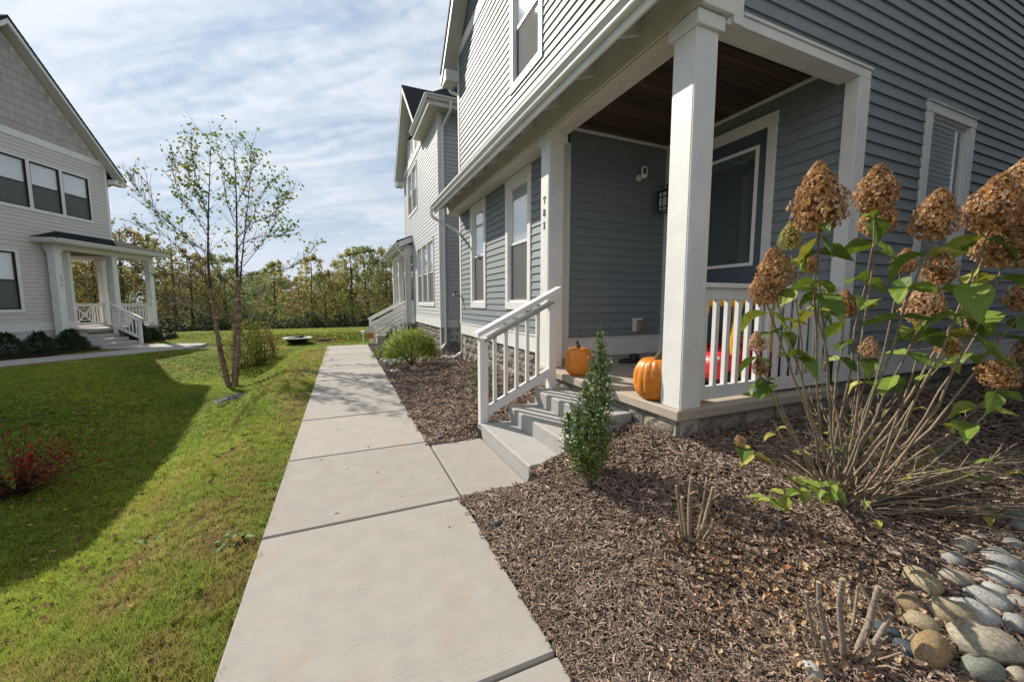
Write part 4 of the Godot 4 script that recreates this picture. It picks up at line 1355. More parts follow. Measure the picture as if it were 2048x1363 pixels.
func beige_house() -> void:
	var h := thing("beige_house", "beige two storey house with shingled gable, black windows and porch numbered 777", "house")
	h.transform = left_frame()
	var W := -0.35
	var ap := Vector2(-0.62, 10.62)
	var pit := 1.05
	var s_far := 2.75
	var s_near := -3.99
	var core := MB.new()
	core.box(Vector3(s_near + 0.05, -0.5, W - 9.0), Vector3(0.88, 3.6, W - 0.16))
	core.box(Vector3(s_near + 0.05, 3.66, W - 9.0), Vector3(s_far - 0.02, 7.2, W - 0.16))
	core.box(Vector3(0.88, -0.5, W - 9.0), Vector3(s_far - 0.02, 3.6, -2.32))
	part(h, "inner_walls", core, M.siding_left)
	var fr := Transform3D(Basis(), Vector3(0, 0, W))
	var gw := holder(h, "gable_wall", fr)
	var wins := [[0.885, 1.985, 4.69, 6.54], [-0.205, 0.885, 4.69, 6.54], [-1.295, -0.205, 4.69, 6.54], [-1.95, -0.80, 1.15, 3.31]]
	var holes := []
	for w in wins: holes.append(grow(w, -0.03))
	siding_joined(gw, s_near, 0.86, 0.80, 3.60, holes, M.siding_left, 0.139)
	siding_joined(gw, s_near, s_far - 0.02, 3.60, 7.085, holes, M.siding_left, 0.139)
	plate(gw, "skirt_board", Vector3(s_near, 0.48, -0.02), Vector3(0.90, 0.79, 0.022), M.trim)
	plate(gw, "corner_board", Vector3(0.80, 0.79, -0.12), Vector3(0.925, 3.42, 0.026), M.trim)
	plate(gw, "corner_board", Vector3(s_far - 0.11, 4.0, -0.05), Vector3(s_far + 0.02, 7.085, 0.026), M.trim)
	plate(gw, "frieze_board", Vector3(s_near, 7.085, -0.02), Vector3(s_far + 0.02, 7.325, 0.032), M.trim)
	var shg := MB.new()
	var sx := [s_near, -1.90, -0.86, -0.15, -0.25, 0.83, 0.94, 1.93, s_far]
	shg.box(Vector3(s_near, -0.4, -0.10), Vector3(-1.88, 7.2, -0.004))
	shg.box(Vector3(-1.88, -0.4, -0.10), Vector3(0.86, 1.22, -0.004))
	shg.box(Vector3(-0.87, 1.22, -0.10), Vector3(0.86, 3.6, -0.004))
	shg.box(Vector3(-1.88, 3.24, -0.10), Vector3(-0.87, 3.6, -0.004))
	shg.box(Vector3(-1.88, 3.6, -0.10), Vector3(s_far, 4.76, -0.004))
	shg.box(Vector3(-1.88, 6.46, -0.10), Vector3(s_far, 7.2, -0.004))
	shg.box(Vector3(1.92, 4.76, -0.10), Vector3(s_far, 6.46, -0.004))
	shg.box(Vector3(-1.88, 4.76, -0.10), Vector3(-1.25, 6.46, -0.004))
	shg.prism([Vector3(s_near, 7.2, -0.10), Vector3(s_far, 7.2, -0.10), Vector3(ap.x, 7.2 + (s_far - ap.x) * pit, -0.10)], Vector3(0, 0, 1), 0.096)
	part(gw, "sheathing", shg, M.siding_left)
	for k in 4:
		var w: Array = wins[k]
		window(h, fr, w[0], w[1], w[2], w[3], {"side": 0.055 if k < 3 else 0.10, "head": 0.11, "sill": 0.11, "frame": M.black_frame, "fw": 0.04})
	# gable shingles, one by one, widths and butts uneven
	var sg := holder(h, "gable_shingles", fr)
	var y := 7.33
	var rowh := 0.285
	while y < 10.4:
		var half := (10.36 - y - rowh * 0.5) / pit
		var x := ap.x - half - R(0, 0.1)
		while x < ap.x + half:
			var wd: float = [0.20, 0.27, 0.34, 0.41][rng.randi() % 4]
			var a := maxf(x, ap.x - half)
			var z := minf(x + wd, ap.x + half)
			if z - a > 0.05:
				var b := MB.new()
				var drop := R(0.0, 0.012)
				b.prism([Vector3(a + 0.004, y - drop, 0.0), Vector3(a + 0.004, y - drop, 0.020), Vector3(a + 0.004, y + rowh + 0.01, 0.007), Vector3(a + 0.004, y + rowh + 0.01, 0.0)], Vector3(1, 0, 0), z - a - 0.008)
				part(sg, "shingle", b, M["shingle%d" % (rng.randi() % 3)])
			x += wd
		y += rowh
	# roof
	var ye := 6.72
	var yt := 10.86
	roof_slope(h, "roof_far_slope", Vector3(3.31, ye, 0.03), Vector3(3.31, ye, W - 9.3), Vector3(ap.x, yt, W - 9.3), Vector3(ap.x, yt, 0.03), 0.06, 0.16)
	roof_slope(h, "roof_near_slope", Vector3(2 * ap.x - 3.31, ye, 0.03), Vector3(2 * ap.x - 3.31, ye, W - 9.3), Vector3(ap.x, yt, W - 9.3), Vector3(ap.x, yt, 0.03), 0.06, 0.16)
	var rk := holder(h, "gable_rake")
	for sgn in [-1.0, 1.0]:
		var xe: float = ap.x + sgn * (3.31 - ap.x)
		var rb := MB.new()
		var e0 := Vector3(xe, ye - 0.06, -0.02); var e1 := Vector3(ap.x, yt - 0.06, -0.02)
		rb.prism([e0, e1, e1 - Vector3(0, 0.20, 0), e0 - Vector3(0, 0.14, 0)], Vector3(0, 0, 1), 0.03)
		part(rk, "rake_board", rb, M.trim)
		var so := MB.new()
		so.prism([e0 - Vector3(0, 0.17, 0.002), e1 - Vector3(0, 0.23, 0.002), e1 - Vector3(0, 0.21, 0.002), e0 - Vector3(0, 0.15, 0.002)], Vector3(0, 0, -1), 0.31)
		part(rk, "rake_soffit", so, M.soffit)
		var xi: float = xe - sgn * 0.52
		plate(rk, "eave_return", Vector3(minf(xe, xi), ye - 0.24, W + 0.03), Vector3(maxf(xe, xi), ye - 0.05, -0.024), M.trim)
	gutter_run(h, Vector3(3.30, ye - 0.03, 0.02), Vector3(3.30, ye - 0.03, W - 9.2), Vector3(1, 0, 0))
	downspout(h, [Vector3(3.1, 6.55, W + 0.0), Vector3(2.86, 6.38, W - 0.1), Vector3(2.84, 6.2, W - 0.1), Vector3(2.84, 4.3, W - 0.1)])
	# porch
	var F := 0.45
	column(h, Vector3(0.11, F - 0.12, -0.11), 0.25, 3.44)
	column(h, Vector3(2.36, F, -0.11), 0.23, 3.44)
	column(h, Vector3(4.20, F, -0.11), 0.23, 3.44)
	column(h, Vector3(4.20, F, -2.15), 0.23, 3.44)
	for k in 3:
		text_plate(h.get_node("porch_column"), "house_number", "7", 0.10, Transform3D(Basis(), Vector3(0.02, 2.10 - k * 0.155, 0.1315)))
	var slab := MB.new()
	slab.box(Vector3(0.88, 0.33, -4.4), Vector3(4.34, F, 0.05), 0.01)
	slab.box(Vector3(-0.05, 0.20, -0.28), Vector3(0.882, F - 0.121, 0.048), 0.01)
	part(h, "porch_slab", slab, M.concrete0)
	plate(h, "porch_foundation", Vector3(0.9, -0.6, -4.35), Vector3(4.30, 0.33, 0.0), M.block1, 0.0)
	var bm := holder(h, "porch_beam")
	plate(bm, "front_beam", Vector3(-0.02, 3.44, -0.24), Vector3(4.33, 3.63, 0.02), M.trim)
	plate(bm, "end_beam", Vector3(4.09, 3.442, -4.4), Vector3(4.328, 3.63, -0.242), M.trim)
	plate(bm, "near_beam", Vector3(-0.018, 3.442, -0.345), Vector3(0.22, 3.63, -0.242), M.trim)
	plate(bm, "ceiling", Vector3(0.0, 3.60, -4.4), Vector3(4.2, 3.64, -0.2), M.plank2, 0.0)
	plate(bm, "eave_soffit", Vector3(-0.30, 3.632, -0.34), Vector3(4.66, 3.65, 0.40), M.soffit, 0.0)
	plate(bm, "fascia", Vector3(-0.31, 3.61, 0.40), Vector3(4.67, 3.77, 0.42), M.trim)
	plate(bm, "fascia", Vector3(-0.33, 3.61, -0.34), Vector3(-0.312, 3.77, 0.42), M.trim)
	gutter_run(bm, Vector3(-0.33, 3.775, 0.421), Vector3(4.69, 3.775, 0.421), Vector3(0, 0, 1), 0.12, 0.11)
	gutter_run(bm, Vector3(-0.331, 3.775, -0.34), Vector3(-0.331, 3.775, 0.50), Vector3(-1, 0, 0), 0.12, 0.11)
	roof_slope(bm, "roof_shingles", Vector3(-0.40, 3.79, 0.49), Vector3(4.74, 3.79, 0.49), Vector3(3.1, 4.16, -0.345), Vector3(0.50, 4.13, -0.345), 0.02)
	roof_slope(bm, "roof_shingles", Vector3(-0.40, 3.79, -0.345), Vector3(-0.40, 3.79, 0.49), Vector3(0.50, 4.13, -0.345), Vector3(0.49, 4.13, -0.346), 0.02)
	roof_slope(bm, "roof_shingles", Vector3(4.74, 3.79, 0.49), Vector3(4.74, 3.79, -4.8), Vector3(2.76, 4.5, -4.8), Vector3(3.1, 4.16, -0.345), 0.02)
	var lamp := MB.new()
	lamp.lathe([Vector2(0.0, 3.585), Vector2(0.10, 3.585), Vector2(0.12, 3.599)], 16, Vector3(1.9, 0, -1.2))
	part(bm, "downlight", lamp, M.white_plastic)
	# rails: fretwork panel towards the woods, plain balusters
	for q in [[2.48, 4.08, "square"], [0.95, 4.08, "cross"]]:
		var r := thing("porch_railing", "white porch railing of the beige house with a square lattice panel" if q[2] == "square" else "white porch railing of the beige house with a crossed fretwork panel", "railing")
		r.transform = left_frame() * Transform3D(Basis(), Vector3(0, 0, -0.11 if q[2] == "square" else -2.15))
		var xs := []
		var x: float = q[0] + 0.09
		var pa: float = 2.98 if q[2] == "square" else 2.86
		var pb: float = pa + 0.70
		while x < q[1] - 0.03:
			if x < pa - 0.05 or x > pb + 0.05: xs.append(x)
			x += 0.125
		baluster_rail(r, q[0], q[1], F, xs)
		for e in [pa, pb]: plate(r, "panel_stile", Vector3(e - 0.02, F + 0.145, -0.02), Vector3(e + 0.02, F + 0.87, 0.02), M.trim)
		if q[2] == "square":
			for k in 3:
				var xx: float = lerpf(pa, pb, (k + 1) / 4.0)
				plate(r, "panel_bar", Vector3(xx - 0.017, F + 0.145, -0.017), Vector3(xx + 0.017, F + 0.87, 0.017), M.trim)
				var yy: float = lerpf(F + 0.145, F + 0.87, (k + 1) / 4.0)
				plate(r, "panel_bar", Vector3(pa + 0.02, yy - 0.017, -0.014), Vector3(pb - 0.02, yy + 0.017, 0.014), M.trim)
		else:
			var cx := (pa + pb) * 0.5
			var cy := F + 0.5075
			for k in 4:
				var dx: float = (pb - pa) * 0.5 * [1, 1, -1, -1][k]
				var dy: float = 0.3625 * [1, -1, 1, -1][k]
				var b := MB.new()
				b.obox(Transform3D(Basis(Vector3(0, 0, 1), atan2(dy, dx)), Vector3(cx + dx * 0.5, cy + dy * 0.5, 0.002 * k)), Vector3(Vector2(dx, dy).length(), 0.034, 0.034))
				part(r, "panel_bar", b, M.trim)
			for k in [0.33, 0.66]:
				for s in [-1.0, 1.0]:
					plate(r, "panel_bar", Vector3(cx - (pb - pa) * 0.5 * k, cy + s * 0.3625 * k - 0.015, -0.012), Vector3(cx + (pb - pa) * 0.5 * k, cy + s * 0.3625 * k + 0.015, 0.012), M.trim)
					plate(r, "panel_bar", Vector3(cx + s * (pb - pa) * 0.5 * k - 0.015, cy - 0.3625 * k, -0.010), Vector3(cx + s * (pb - pa) * 0.5 * k + 0.015, cy + 0.3625 * k, 0.010), M.trim)
	# steps and stair rail
	var st := thing("concrete_steps", "grey concrete steps up to the porch of the beige house", "steps")
	st.transform = left_frame()
	for k in 3:
		var b := MB.new()
		b.box(Vector3(0.30 + 0.002 * k, -0.5, 0.0), Vector3(1.95 - 0.002 * k, [-0.09, 0.07, 0.23][k], [1.0, 0.63, 0.28][k]), 0.012)
		part(st, "step", b, M.step)
	var sr := thing("stair_railing", "white stair railing on the steps of the beige house", "railing")
	sr.transform = left_frame() * Transform3D(Basis(Vector3.UP, PI / 2), Vector3(2.0, 0, 0))   # x now runs back towards the house
	plate(sr, "newel_post", Vector3(-1.10, -0.30, -0.05), Vector3(-1.0, 0.86, 0.05), M.trim)
	plate(sr, "newel_post", Vector3(-0.14, 0.1, -0.05), Vector3(-0.04, 1.38, 0.05), M.trim)
	var hr := MB.new()
	hr.prism([Vector3(-1.15, 0.80, -0.07), Vector3(-1.15, 0.86, -0.07), Vector3(0.0, 1.46, -0.07), Vector3(0.0, 1.40, -0.07)], Vector3(0, 0, 1), 0.14)
	part(sr, "handrail", hr, M.trim)
	for q in [[0.70, 0.79], [-0.03, 0.08]]:
		var rl := MB.new()
		rl.prism([Vector3(-1.0, q[0], -0.02), Vector3(-1.0, q[1], -0.02), Vector3(-0.14, q[1] + 0.45, -0.02), Vector3(-0.14, q[0] + 0.45, -0.02)], Vector3(0, 0, 1), 0.04)
		part(sr, "rail", rl, M.trim)
	for k in 6:
		var x := -0.90 + k * 0.135
		var dy := (x + 1.0) * 0.523
		plate(sr, "baluster", Vector3(x - 0.02, 0.07 + dy, -0.021), Vector3(x + 0.02, 0.72 + dy, 0.021), M.trim)
	# planting strip, walk
	var strip := MB.new()
	strip.box(Vector3(s_near - 1.0, -0.35, W), Vector3(0.28, -0.20, 0.95))
	strip.box(Vector3(2.06, -0.35, 0.0), Vector3(4.9, -0.17, 0.7))
	var mb := part(self, "mulch_bed", strip, M.soil_dry)
	mb.transform = left_frame()
	structure(mb)
	var wk := holder(self, "walkway", left_frame())
	structure(wk)
	var dir := Vector3(0.895, 0, 0.446)
	var nor := Vector3(0.446, 0, -0.895)
	var p0 := Vector3(-3.93, -0.25, 2.02) - dir * 4.0
	for k in 7:
		var b := MB.new()
		b.obox(Transform3D(Basis(dir, Vector3.UP, dir.cross(Vector3.UP)), p0 + dir * (1.3 * k + 0.65) + nor * 0.75 - Vector3(0, 0.06, 0)), Vector3(1.29, 0.12, 1.5), 0.01)
		part(wk, "concrete_panel", b, M["concrete%d" % (k % 3)])
	var pad := MB.new()
	pad.prism([Vector3(0.3, -0.36, 1.002), Vector3(1.96, -0.36, 1.002), Vector3(2.1, -0.36, 3.6), Vector3(1.3, -0.36, 3.9), Vector3(0.3, -0.36, 2.6)], Vector3.UP, 0.115)
	part(wk, "concrete_panel", pad, M.concrete2)

# ---------------------------------------------------------------- the pale house at the end of the walk
func white_house() -> void:
	var h := thing("white_house", "pale grey lap sided house with dark roof at the end of the walk", "house")
	var X := 2.74
	var ZN := -11.70
	var ZL := -18.30
	var core := MB.new()
	core.box(Vector3(X + 0.16, 0.3, -16.4), Vector3(10.0, 3.8, ZN - 0.02))
	core.box(Vector3(X + 0.16, 3.86, ZL + 0.1), Vector3(10.0, 7.2, ZN - 0.02))
	core.box(Vector3(4.6, 0.3, ZL + 0.1), Vector3(10.0, 3.8, -16.3))
	part(h, "inner_walls", core, M.siding_far)
	var f := wallframe(Vector3(X, 0, 0), Vector3(-1, 0, 0))
	var fw := holder(h, "front_wall", f)
	var lw := [[-13.47, -12.50, 1.37, 3.58], [-14.44, -13.47, 1.37, 3.58], [-15.41, -14.44, 1.37, 3.58]]
	var uw := [[-16.20, -15.15, 5.0, 6.75], [-17.25, -16.20, 5.0, 6.75]]
	var gw := [[-16.13, -15.28, 7.16, 7.95], [-16.98, -16.13, 7.16, 7.95]]
	var holes := []
	for w in lw + uw + gw: holes.append(grow(w, -0.03))
	var apz := -15.84
	var lf := func(y: float) -> float: return ZL + maxf(0.0, (y - 7.12) / PITCH)
	var rf := func(y: float) -> float: return -13.38 - maxf(0.0, (y - 7.12) / PITCH)
	siding_joined(fw, -16.55, ZN - 0.09, 1.005, 3.75, holes, M.siding_far, E1)
	siding_joined(fw, ZL, ZN - 0.09, 3.75, 6.93, holes, M.siding_far, E1)
	siding_joined(fw, ZL, -13.4, 7.15, 9.4, holes, M.shingle0, E1, lf, rf)
	plate(fw, "skirt_board", Vector3(-16.6, 0.73, -0.02), Vector3(ZN, 0.99, 0.022), M.trim)
	plate(fw, "corner_board", Vector3(ZN - 0.09, 0.99, -0.1), Vector3(ZN + 0.025, 7.0, 0.026), M.trim)
	plate(fw, "corner_board", Vector3(ZL - 0.02, 3.9, -0.1), Vector3(ZL + 0.09, 7.0, 0.026), M.trim)
	plate(fw, "frieze_board", Vector3(ZL, 6.93, -0.02), Vector3(ZN, 7.15, 0.03), M.trim)
	var sh := MB.new()
	sh.prism([Vector3(ZL, 7.1, -0.1), Vector3(-13.38, 7.1, -0.1), Vector3(apz, 9.45, -0.1)], Vector3(0, 0, 1), 0.096)
	sh.box(Vector3(ZL, 6.70, -0.12), Vector3(ZN, 7.2, -0.006))
	sh.box(Vector3(-16.6, 0.735, -0.12), Vector3(ZN, 1.45, -0.006))
	sh.box(Vector3(-12.58, 1.45, -0.12), Vector3(ZN, 6.70, -0.006))
	sh.box(Vector3(ZL, 3.5, -0.12), Vector3(-12.58, 5.07, -0.006))
	sh.box(Vector3(-16.6, 1.45, -0.12), Vector3(-15.33, 3.5, -0.006))
	sh.box(Vector3(-15.23, 5.07, -0.12), Vector3(-12.58, 6.70, -0.006))
	sh.box(Vector3(ZL, 5.07, -0.12), Vector3(-17.17, 6.70, -0.006))
	part(fw, "sheathing", sh, M.siding_far)
	for w in lw: window(h, f, w[0], w[1], w[2], w[3], {"mid": 2.48, "side": 0.05, "head": 0.10, "sill": 0.11, "fw": 0.035})
	for w in uw: window(h, f, w[0], w[1], w[2], w[3], {"mid": 5.88, "side": 0.05, "head": 0.10, "sill": 0.11, "fw": 0.035})
	for w in gw: window(h, f, w[0], w[1], w[2], w[3], {"side": 0.05, "head": 0.08, "sill": 0.08, "fw": 0.035, "screen": false, "single": true})
	var s := wallframe(Vector3(0, 0, ZN), Vector3(0, 0, 1))
	var sw := holder(h, "side_wall", s)
	siding_joined(sw, X + 0.09, 10.0, 1.005, 7.0, [], M.siding_far, E1)
	plate(sw, "skirt_board", Vector3(X - 0.02, 0.73, -0.02), Vector3(10.0, 0.99, 0.022), M.trim)
	plate(sw, "corner_board", Vector3(X - 0.026, 0.99, -0.08), Vector3(X + 0.09, 7.0, 0.027), M.trim)
	block_wall(h, wallframe(Vector3(X + 0.02, 0, 0), Vector3(-1, 0, 0)), -16.6, ZN, -0.1, 4, 0.728)
	block_wall(h, wallframe(Vector3(0, 0, ZN - 0.02), Vector3(0, 0, 1)), X, 7.0, -0.1, 4, 0.728)
	# roofs
	var ye := 7.20
	roof_slope(h, "hip_roof", Vector3(2.36, ye, -11.30), Vector3(10.4, ye, -11.30), Vector3(10.4, 10.0, -14.5), Vector3(5.4, 10.0, -14.5), 0.05, 0.16)
	roof_slope(h, "hip_roof", Vector3(2.36, ye, -14.6), Vector3(2.36, ye, -11.30), Vector3(5.4, 10.0, -14.5), Vector3(5.4, 10.0, -14.6), 0.05, 0.16)
	roof_slope(h, "gable_roof", Vector3(2.36, 6.90, -18.72), Vector3(8.0, 6.90, -18.72), Vector3(8.0, 9.62, apz), Vector3(2.36, 9.62, apz), 0.05, 0.16)
	roof_slope(h, "gable_roof", Vector3(2.36, 7.30, -13.38), Vector3(8.0, 7.30, -13.38), Vector3(8.0, 9.62, apz), Vector3(2.36, 9.62, apz), 0.05, 0.16)
	var rk := holder(h, "eaves")
	for q in [-18.72, -12.96]:
		var e0 := Vector3(2.37, 6.84, q); var e1 := Vector3(2.37, 9.56, apz)
		if q > -13.0:
			e0 = Vector3(2.37, 7.22, -13.36)
		var rb := MB.new()
		rb.prism([e0, e1, e1 - Vector3(0, 0.19, 0), e0 - Vector3(0, 0.17, 0)], Vector3(1, 0, 0), 0.025)
		part(rk, "rake_board", rb, M.trim)
		var so := MB.new()
		so.prism([e0 - Vector3(-0.03, 0.19, 0), e1 - Vector3(-0.03, 0.21, 0), e1 - Vector3(-0.03, 0.19, 0), e0 - Vector3(-0.03, 0.17, 0)], Vector3(1, 0, 0), 0.33)
		part(rk, "rake_soffit", so, M.soffit)
	plate(rk, "eave_return", Vector3(2.40, 6.62, -18.72), Vector3(X - 0.03, 6.82, -18.33), M.trim)
	plate(rk, "front_soffit", Vector3(2.42, 6.96, -13.9), Vector3(X + 0.1, 6.985, -11.34), M.soffit, 0.0)
	plate(rk, "side_soffit", Vector3(X + 0.1, 6.96, -11.68), Vector3(10.0, 6.985, -11.34), M.soffit, 0.0)
	plate(rk, "fascia", Vector3(2.40, 6.95, -13.9), Vector3(2.42, 7.19, -11.32), M.trim)
	plate(rk, "fascia", Vector3(2.42, 6.95, -11.34), Vector3(10.0, 7.19, -11.32), M.trim)
	plate(rk, "soffit_end", Vector3(2.421, 6.951, -13.92), Vector3(X - 0.03, 7.189, -13.90), M.trim)
	gutter_run(rk, Vector3(2.398, 7.20, -13.95), Vector3(2.398, 7.20, -11.22), Vector3(-1, 0, 0))
	gutter_run(rk, Vector3(2.32, 7.20, -11.318), Vector3(10.2, 7.20, -11.318), Vector3(0, 0, 1))
	downspout(rk, [Vector3(3.02, 7.12, -11.26), Vector3(3.02, 6.9, -11.26), Vector3(2.86, 6.55, -11.63), Vector3(2.86, 6.3, -11.63), Vector3(2.86, 0.25, -11.63), Vector3(2.70, 0.10, -11.55)], 0.05)
	# porch
	var F := 0.65
	for z in [-16.75, -18.80, -20.95]: column(h, Vector3(2.55, F, z), 0.22, 3.52)
	var pb := holder(h, "porch_beam")
	plate(pb, "slab", Vector3(2.40, 0.55, -21.3), Vector3(5.0, F, -16.56), M.concrete1)
	plate(pb, "foundation", Vector3(2.45, -0.5, -21.2), Vector3(4.9, 0.55, -16.62), M.block0, 0.0)
	plate(pb, "front_beam", Vector3(2.42, 3.52, -21.1), Vector3(2.68, 3.86, -16.62), M.trim)
	plate(pb, "near_beam", Vector3(2.684, 3.522, -16.88), Vector3(4.6, 3.86, -16.62), M.trim)
	plate(pb, "ceiling", Vector3(2.68, 3.80, -21.0), Vector3(4.6, 3.84, -16.88), M.plank2, 0.0)
	plate(pb, "eave_soffit", Vector3(2.20, 3.72, -22.0), Vector3(2.42, 3.74, -16.5), M.soffit, 0.0)
	plate(pb, "fascia", Vector3(2.18, 3.72, -22.0), Vector3(2.20, 3.93, -16.48), M.trim)
	gutter_run(pb, Vector3(2.178, 3.94, -22.05), Vector3(2.178, 3.94, -16.46), Vector3(-1, 0, 0))
	roof_slope(pb, "roof_shingles", Vector3(2.10, 3.96, -22.0), Vector3(2.10, 3.96, -16.44), Vector3(2.95, 4.30, -16.44), Vector3(2.95, 4.30, -22.0), 0.02)
	var en := MB.new()
	en.prism([Vector3(2.19, 3.72, -16.475), Vector3(2.19, 3.94, -16.475), Vector3(2.76, 4.19, -16.475), Vector3(2.76, 3.96, -16.475)], Vector3(0, 0, 1), 0.02)
	part(pb, "rake_board", en, M.trim)
	downspout(pb, [Vector3(2.11, 3.86, -16.6), Vector3(2.11, 3.68, -16.6), Vector3(2.36, 3.45, -16.55), Vector3(2.44, 3.25, -16.6), Vector3(2.44, 0.2, -16.6)])
	var dr := MB.new()
	dr.box(Vector3(3.1, 0.66, -20.9), Vector3(4.58, 1.6, -20.86), 0.0)
	for k in 12: dr.box(Vector3(2.7 + k * 0.16, 0.80, -21.0), Vector3(2.74 + k * 0.16, 1.52, -20.96))
	dr.box(Vector3(2.66, 1.52, -21.02), Vector3(4.6, 1.60, -20.94))
	part(pb, "end_rail", dr, M.trim)
	# steps with boarded rails
	var st := thing("concrete_steps", "concrete steps of the pale house behind the boarded stair railing", "steps", Vector3(1.3, -0.05, -17.9))
	for k in 3:
		var b := MB.new()
		b.box(Vector3(0.36 * k, -0.2, -0.6), Vector3(1.10, 0.16 * (k + 1), 0.6), 0.012)
		part(st, "step", b, M.step)
	for q in [[-17.25, "white boarded stair railing of the pale house, the one nearer the camera"], [-18.55, "white boarded stair railing of the pale house, the farther of the two"]]:
		var r := thing("stair_railing", q[1], "railing", Vector3(1.12, 0, q[0]), "boarded stair railings of the pale house")
		plate(r, "newel_post", Vector3(-0.05, -0.3, -0.05), Vector3(0.05, 0.74, 0.05), M.trim)
		plate(r, "newel_post", Vector3(1.26, 0.3, -0.05), Vector3(1.36, 1.44, 0.05), M.trim)
		var cp := MB.new()
		cp.prism([Vector3(-0.09, 0.735, -0.07), Vector3(-0.09, 0.79, -0.07), Vector3(1.36, 1.56, -0.07), Vector3(1.36, 1.505, -0.07)], Vector3(0, 0, 1), 0.14)
		part(r, "handrail", cp, M.trim)
		for k in 4:
			var b := MB.new()
			var y := 0.60 - k * 0.175
			b.prism([Vector3(0.05, y - 0.10, -0.02), Vector3(0.05, y, -0.02), Vector3(1.26, y + 0.645, -0.02), Vector3(1.26, y + 0.545, -0.02)], Vector3(0, 0, 1), 0.04)
			part(r, "rail_board", b, M.trim)
	# small things in front of it
	var bx := thing("sign_box", "small white box with a dark panel beside the steps of the pale house", "box", Vector3(2.0, 0.0, -16.2))
	plate(bx, "box", Vector3(-0.16, 0.0, -0.12), Vector3(0.16, 0.42, 0.12), M.trim, 0.01)
	plate(bx, "panel", Vector3(-0.09, 0.20, 0.12), Vector3(0.09, 0.34, 0.126), M.grey_plastic, 0.002)
	var fl := thing("garden_flag", "white and orange garden flag at the foot of the pale house steps", "flag", Vector3(1.0, -0.1, -16.9))
	var fb := MB.new()
	fb.tube([Vector3(-0.16, 0, 0), Vector3(-0.16, 0.62, 0), Vector3(0.14, 0.62, 0)], [0.008, 0.008, 0.008], 6)
	part(fl, "stand", fb, M.black_metal)
	for k in 2:
		var cl := MB.new()
		for i in 8:
			var a := -0.13 + 0.26 * i / 8.0
			var z := -0.13 + 0.26 * (i + 1) / 8.0
			var za := 0.02 * sin(i * 1.3)
			var zb := 0.02 * sin((i + 1) * 1.3)
			var lo: float = [0.14, 0.36][k]
			var hi: float = [0.36, 0.61][k]
			cl.quad(Vector3(a, lo, za), Vector3(z, lo, zb), Vector3(z, hi, zb), Vector3(a, hi, za), Vector3(0, 0, 1))
			cl.quad(Vector3(a, lo, za - 0.003), Vector3(z, lo, zb - 0.003), Vector3(z, hi, zb - 0.003), Vector3(a, hi, za - 0.003), Vector3(0, 0, -1))
		part(fl, "cloth", cl, [M.flag_orange, M.trim][k])

func unseen_neighbour_house() -> void:
	# out of view at right: mirrored in the side window, brightens the shaded wall
	var h := thing("unseen_neighbour_house", "unseen pale neighbouring house mirrored in the side window and bouncing light on the shaded wall", "house")
	var f := wallframe(Vector3(0, 0, 0.30), Vector3(0, 0, -1))
	var w := holder(h, "side_wall", f)
	siding_joined(w, -14.0, -2.95, 0.9, 7.0, [], M.siding_far, E1)
	plate(w, "sheathing", Vector3(-14.0, 0.0, -0.15), Vector3(-2.9, 7.0, -0.004), M.siding_far, 0.0)
	roof_slope(h, "roof_slope", Vector3(2.6, 6.9, -0.05), Vector3(14.3, 6.9, -0.05), Vector3(14.3, 10.4, 3.9), Vector3(2.6, 10.4, 3.9))
	roof_slope(h, "roof_slope", Vector3(2.6, 6.9, 7.85), Vector3(14.3, 6.9, 7.85), Vector3(14.3, 10.4, 3.9), Vector3(2.6, 10.4, 3.9))
	plate(h, "front_wall", Vector3(2.90, 0.0, 0.46), Vector3(3.05, 7.0, 7.4), M.siding_far, 0.0)

# ---------------------------------------------------------------- plants
func leaf2(b: MB, p: Vector3, dir: Vector3, nor: Vector3, ln: float, wd: float, fold := 0.25) -> void:
	var side := dir.cross(nor).normalized()
	var up := side.cross(dir).normalized()
	var m := p + dir * ln * 0.45
	var l := m - side * wd * 0.5 + up * wd * fold
	var r := m + side * wd * 0.5 + up * wd * fold
	var t := p + dir * ln
	var n0 := up
	b.tri(p, l, t, (n0 + side * 0.3).normalized(), (n0 + side * 0.5).normalized(), (n0 + side * 0.3).normalized())
	b.tri(p, t, r, (n0 - side * 0.3).normalized(), (n0 - side * 0.3).normalized(), (n0 - side * 0.5).normalized())

func vary(c: Color, a := 0.25) -> Color:
	var k := 1.0 + R(-a, a)
	return Color(c.r * k * R(0.92, 1.08), c.g * k, c.b * k * R(0.85, 1.15))

func bent(a: Vector3, b: Vector3, bow: Vector3, n := 6) -> Array:
	var out := []
	for i in n + 1:
		var t := float(i) / n
		out.append(a.lerp(b, t) + bow * (4.0 * t * (1.0 - t)))
	return out

func taper(r0: float, r1: float, n: int) -> Array:
	var out := []
	for i in n: out.append(lerpf(r0, r1, float(i) / (n - 1)))
	return out

func wiggle(pts: Array, amt: float) -> Array:
	var out := [pts[0]]
	for i in range(1, pts.size()): out.append(pts[i] + rdir() * amt)
	return out

func smooth_path(pts: Array, per := 4) -> Array:
	var out := []
	for i in pts.size() - 1:
		var p0: Vector3 = pts[maxi(i - 1, 0)]
		var p1: Vector3 = pts[i]
		var p2: Vector3 = pts[i + 1]
		var p3: Vector3 = pts[mini(i + 2, pts.size() - 1)]
		for k in per: out.append(p1.cubic_interpolate(p2, p0, p3, float(k) / per))
	out.append(pts[-1])
	return out

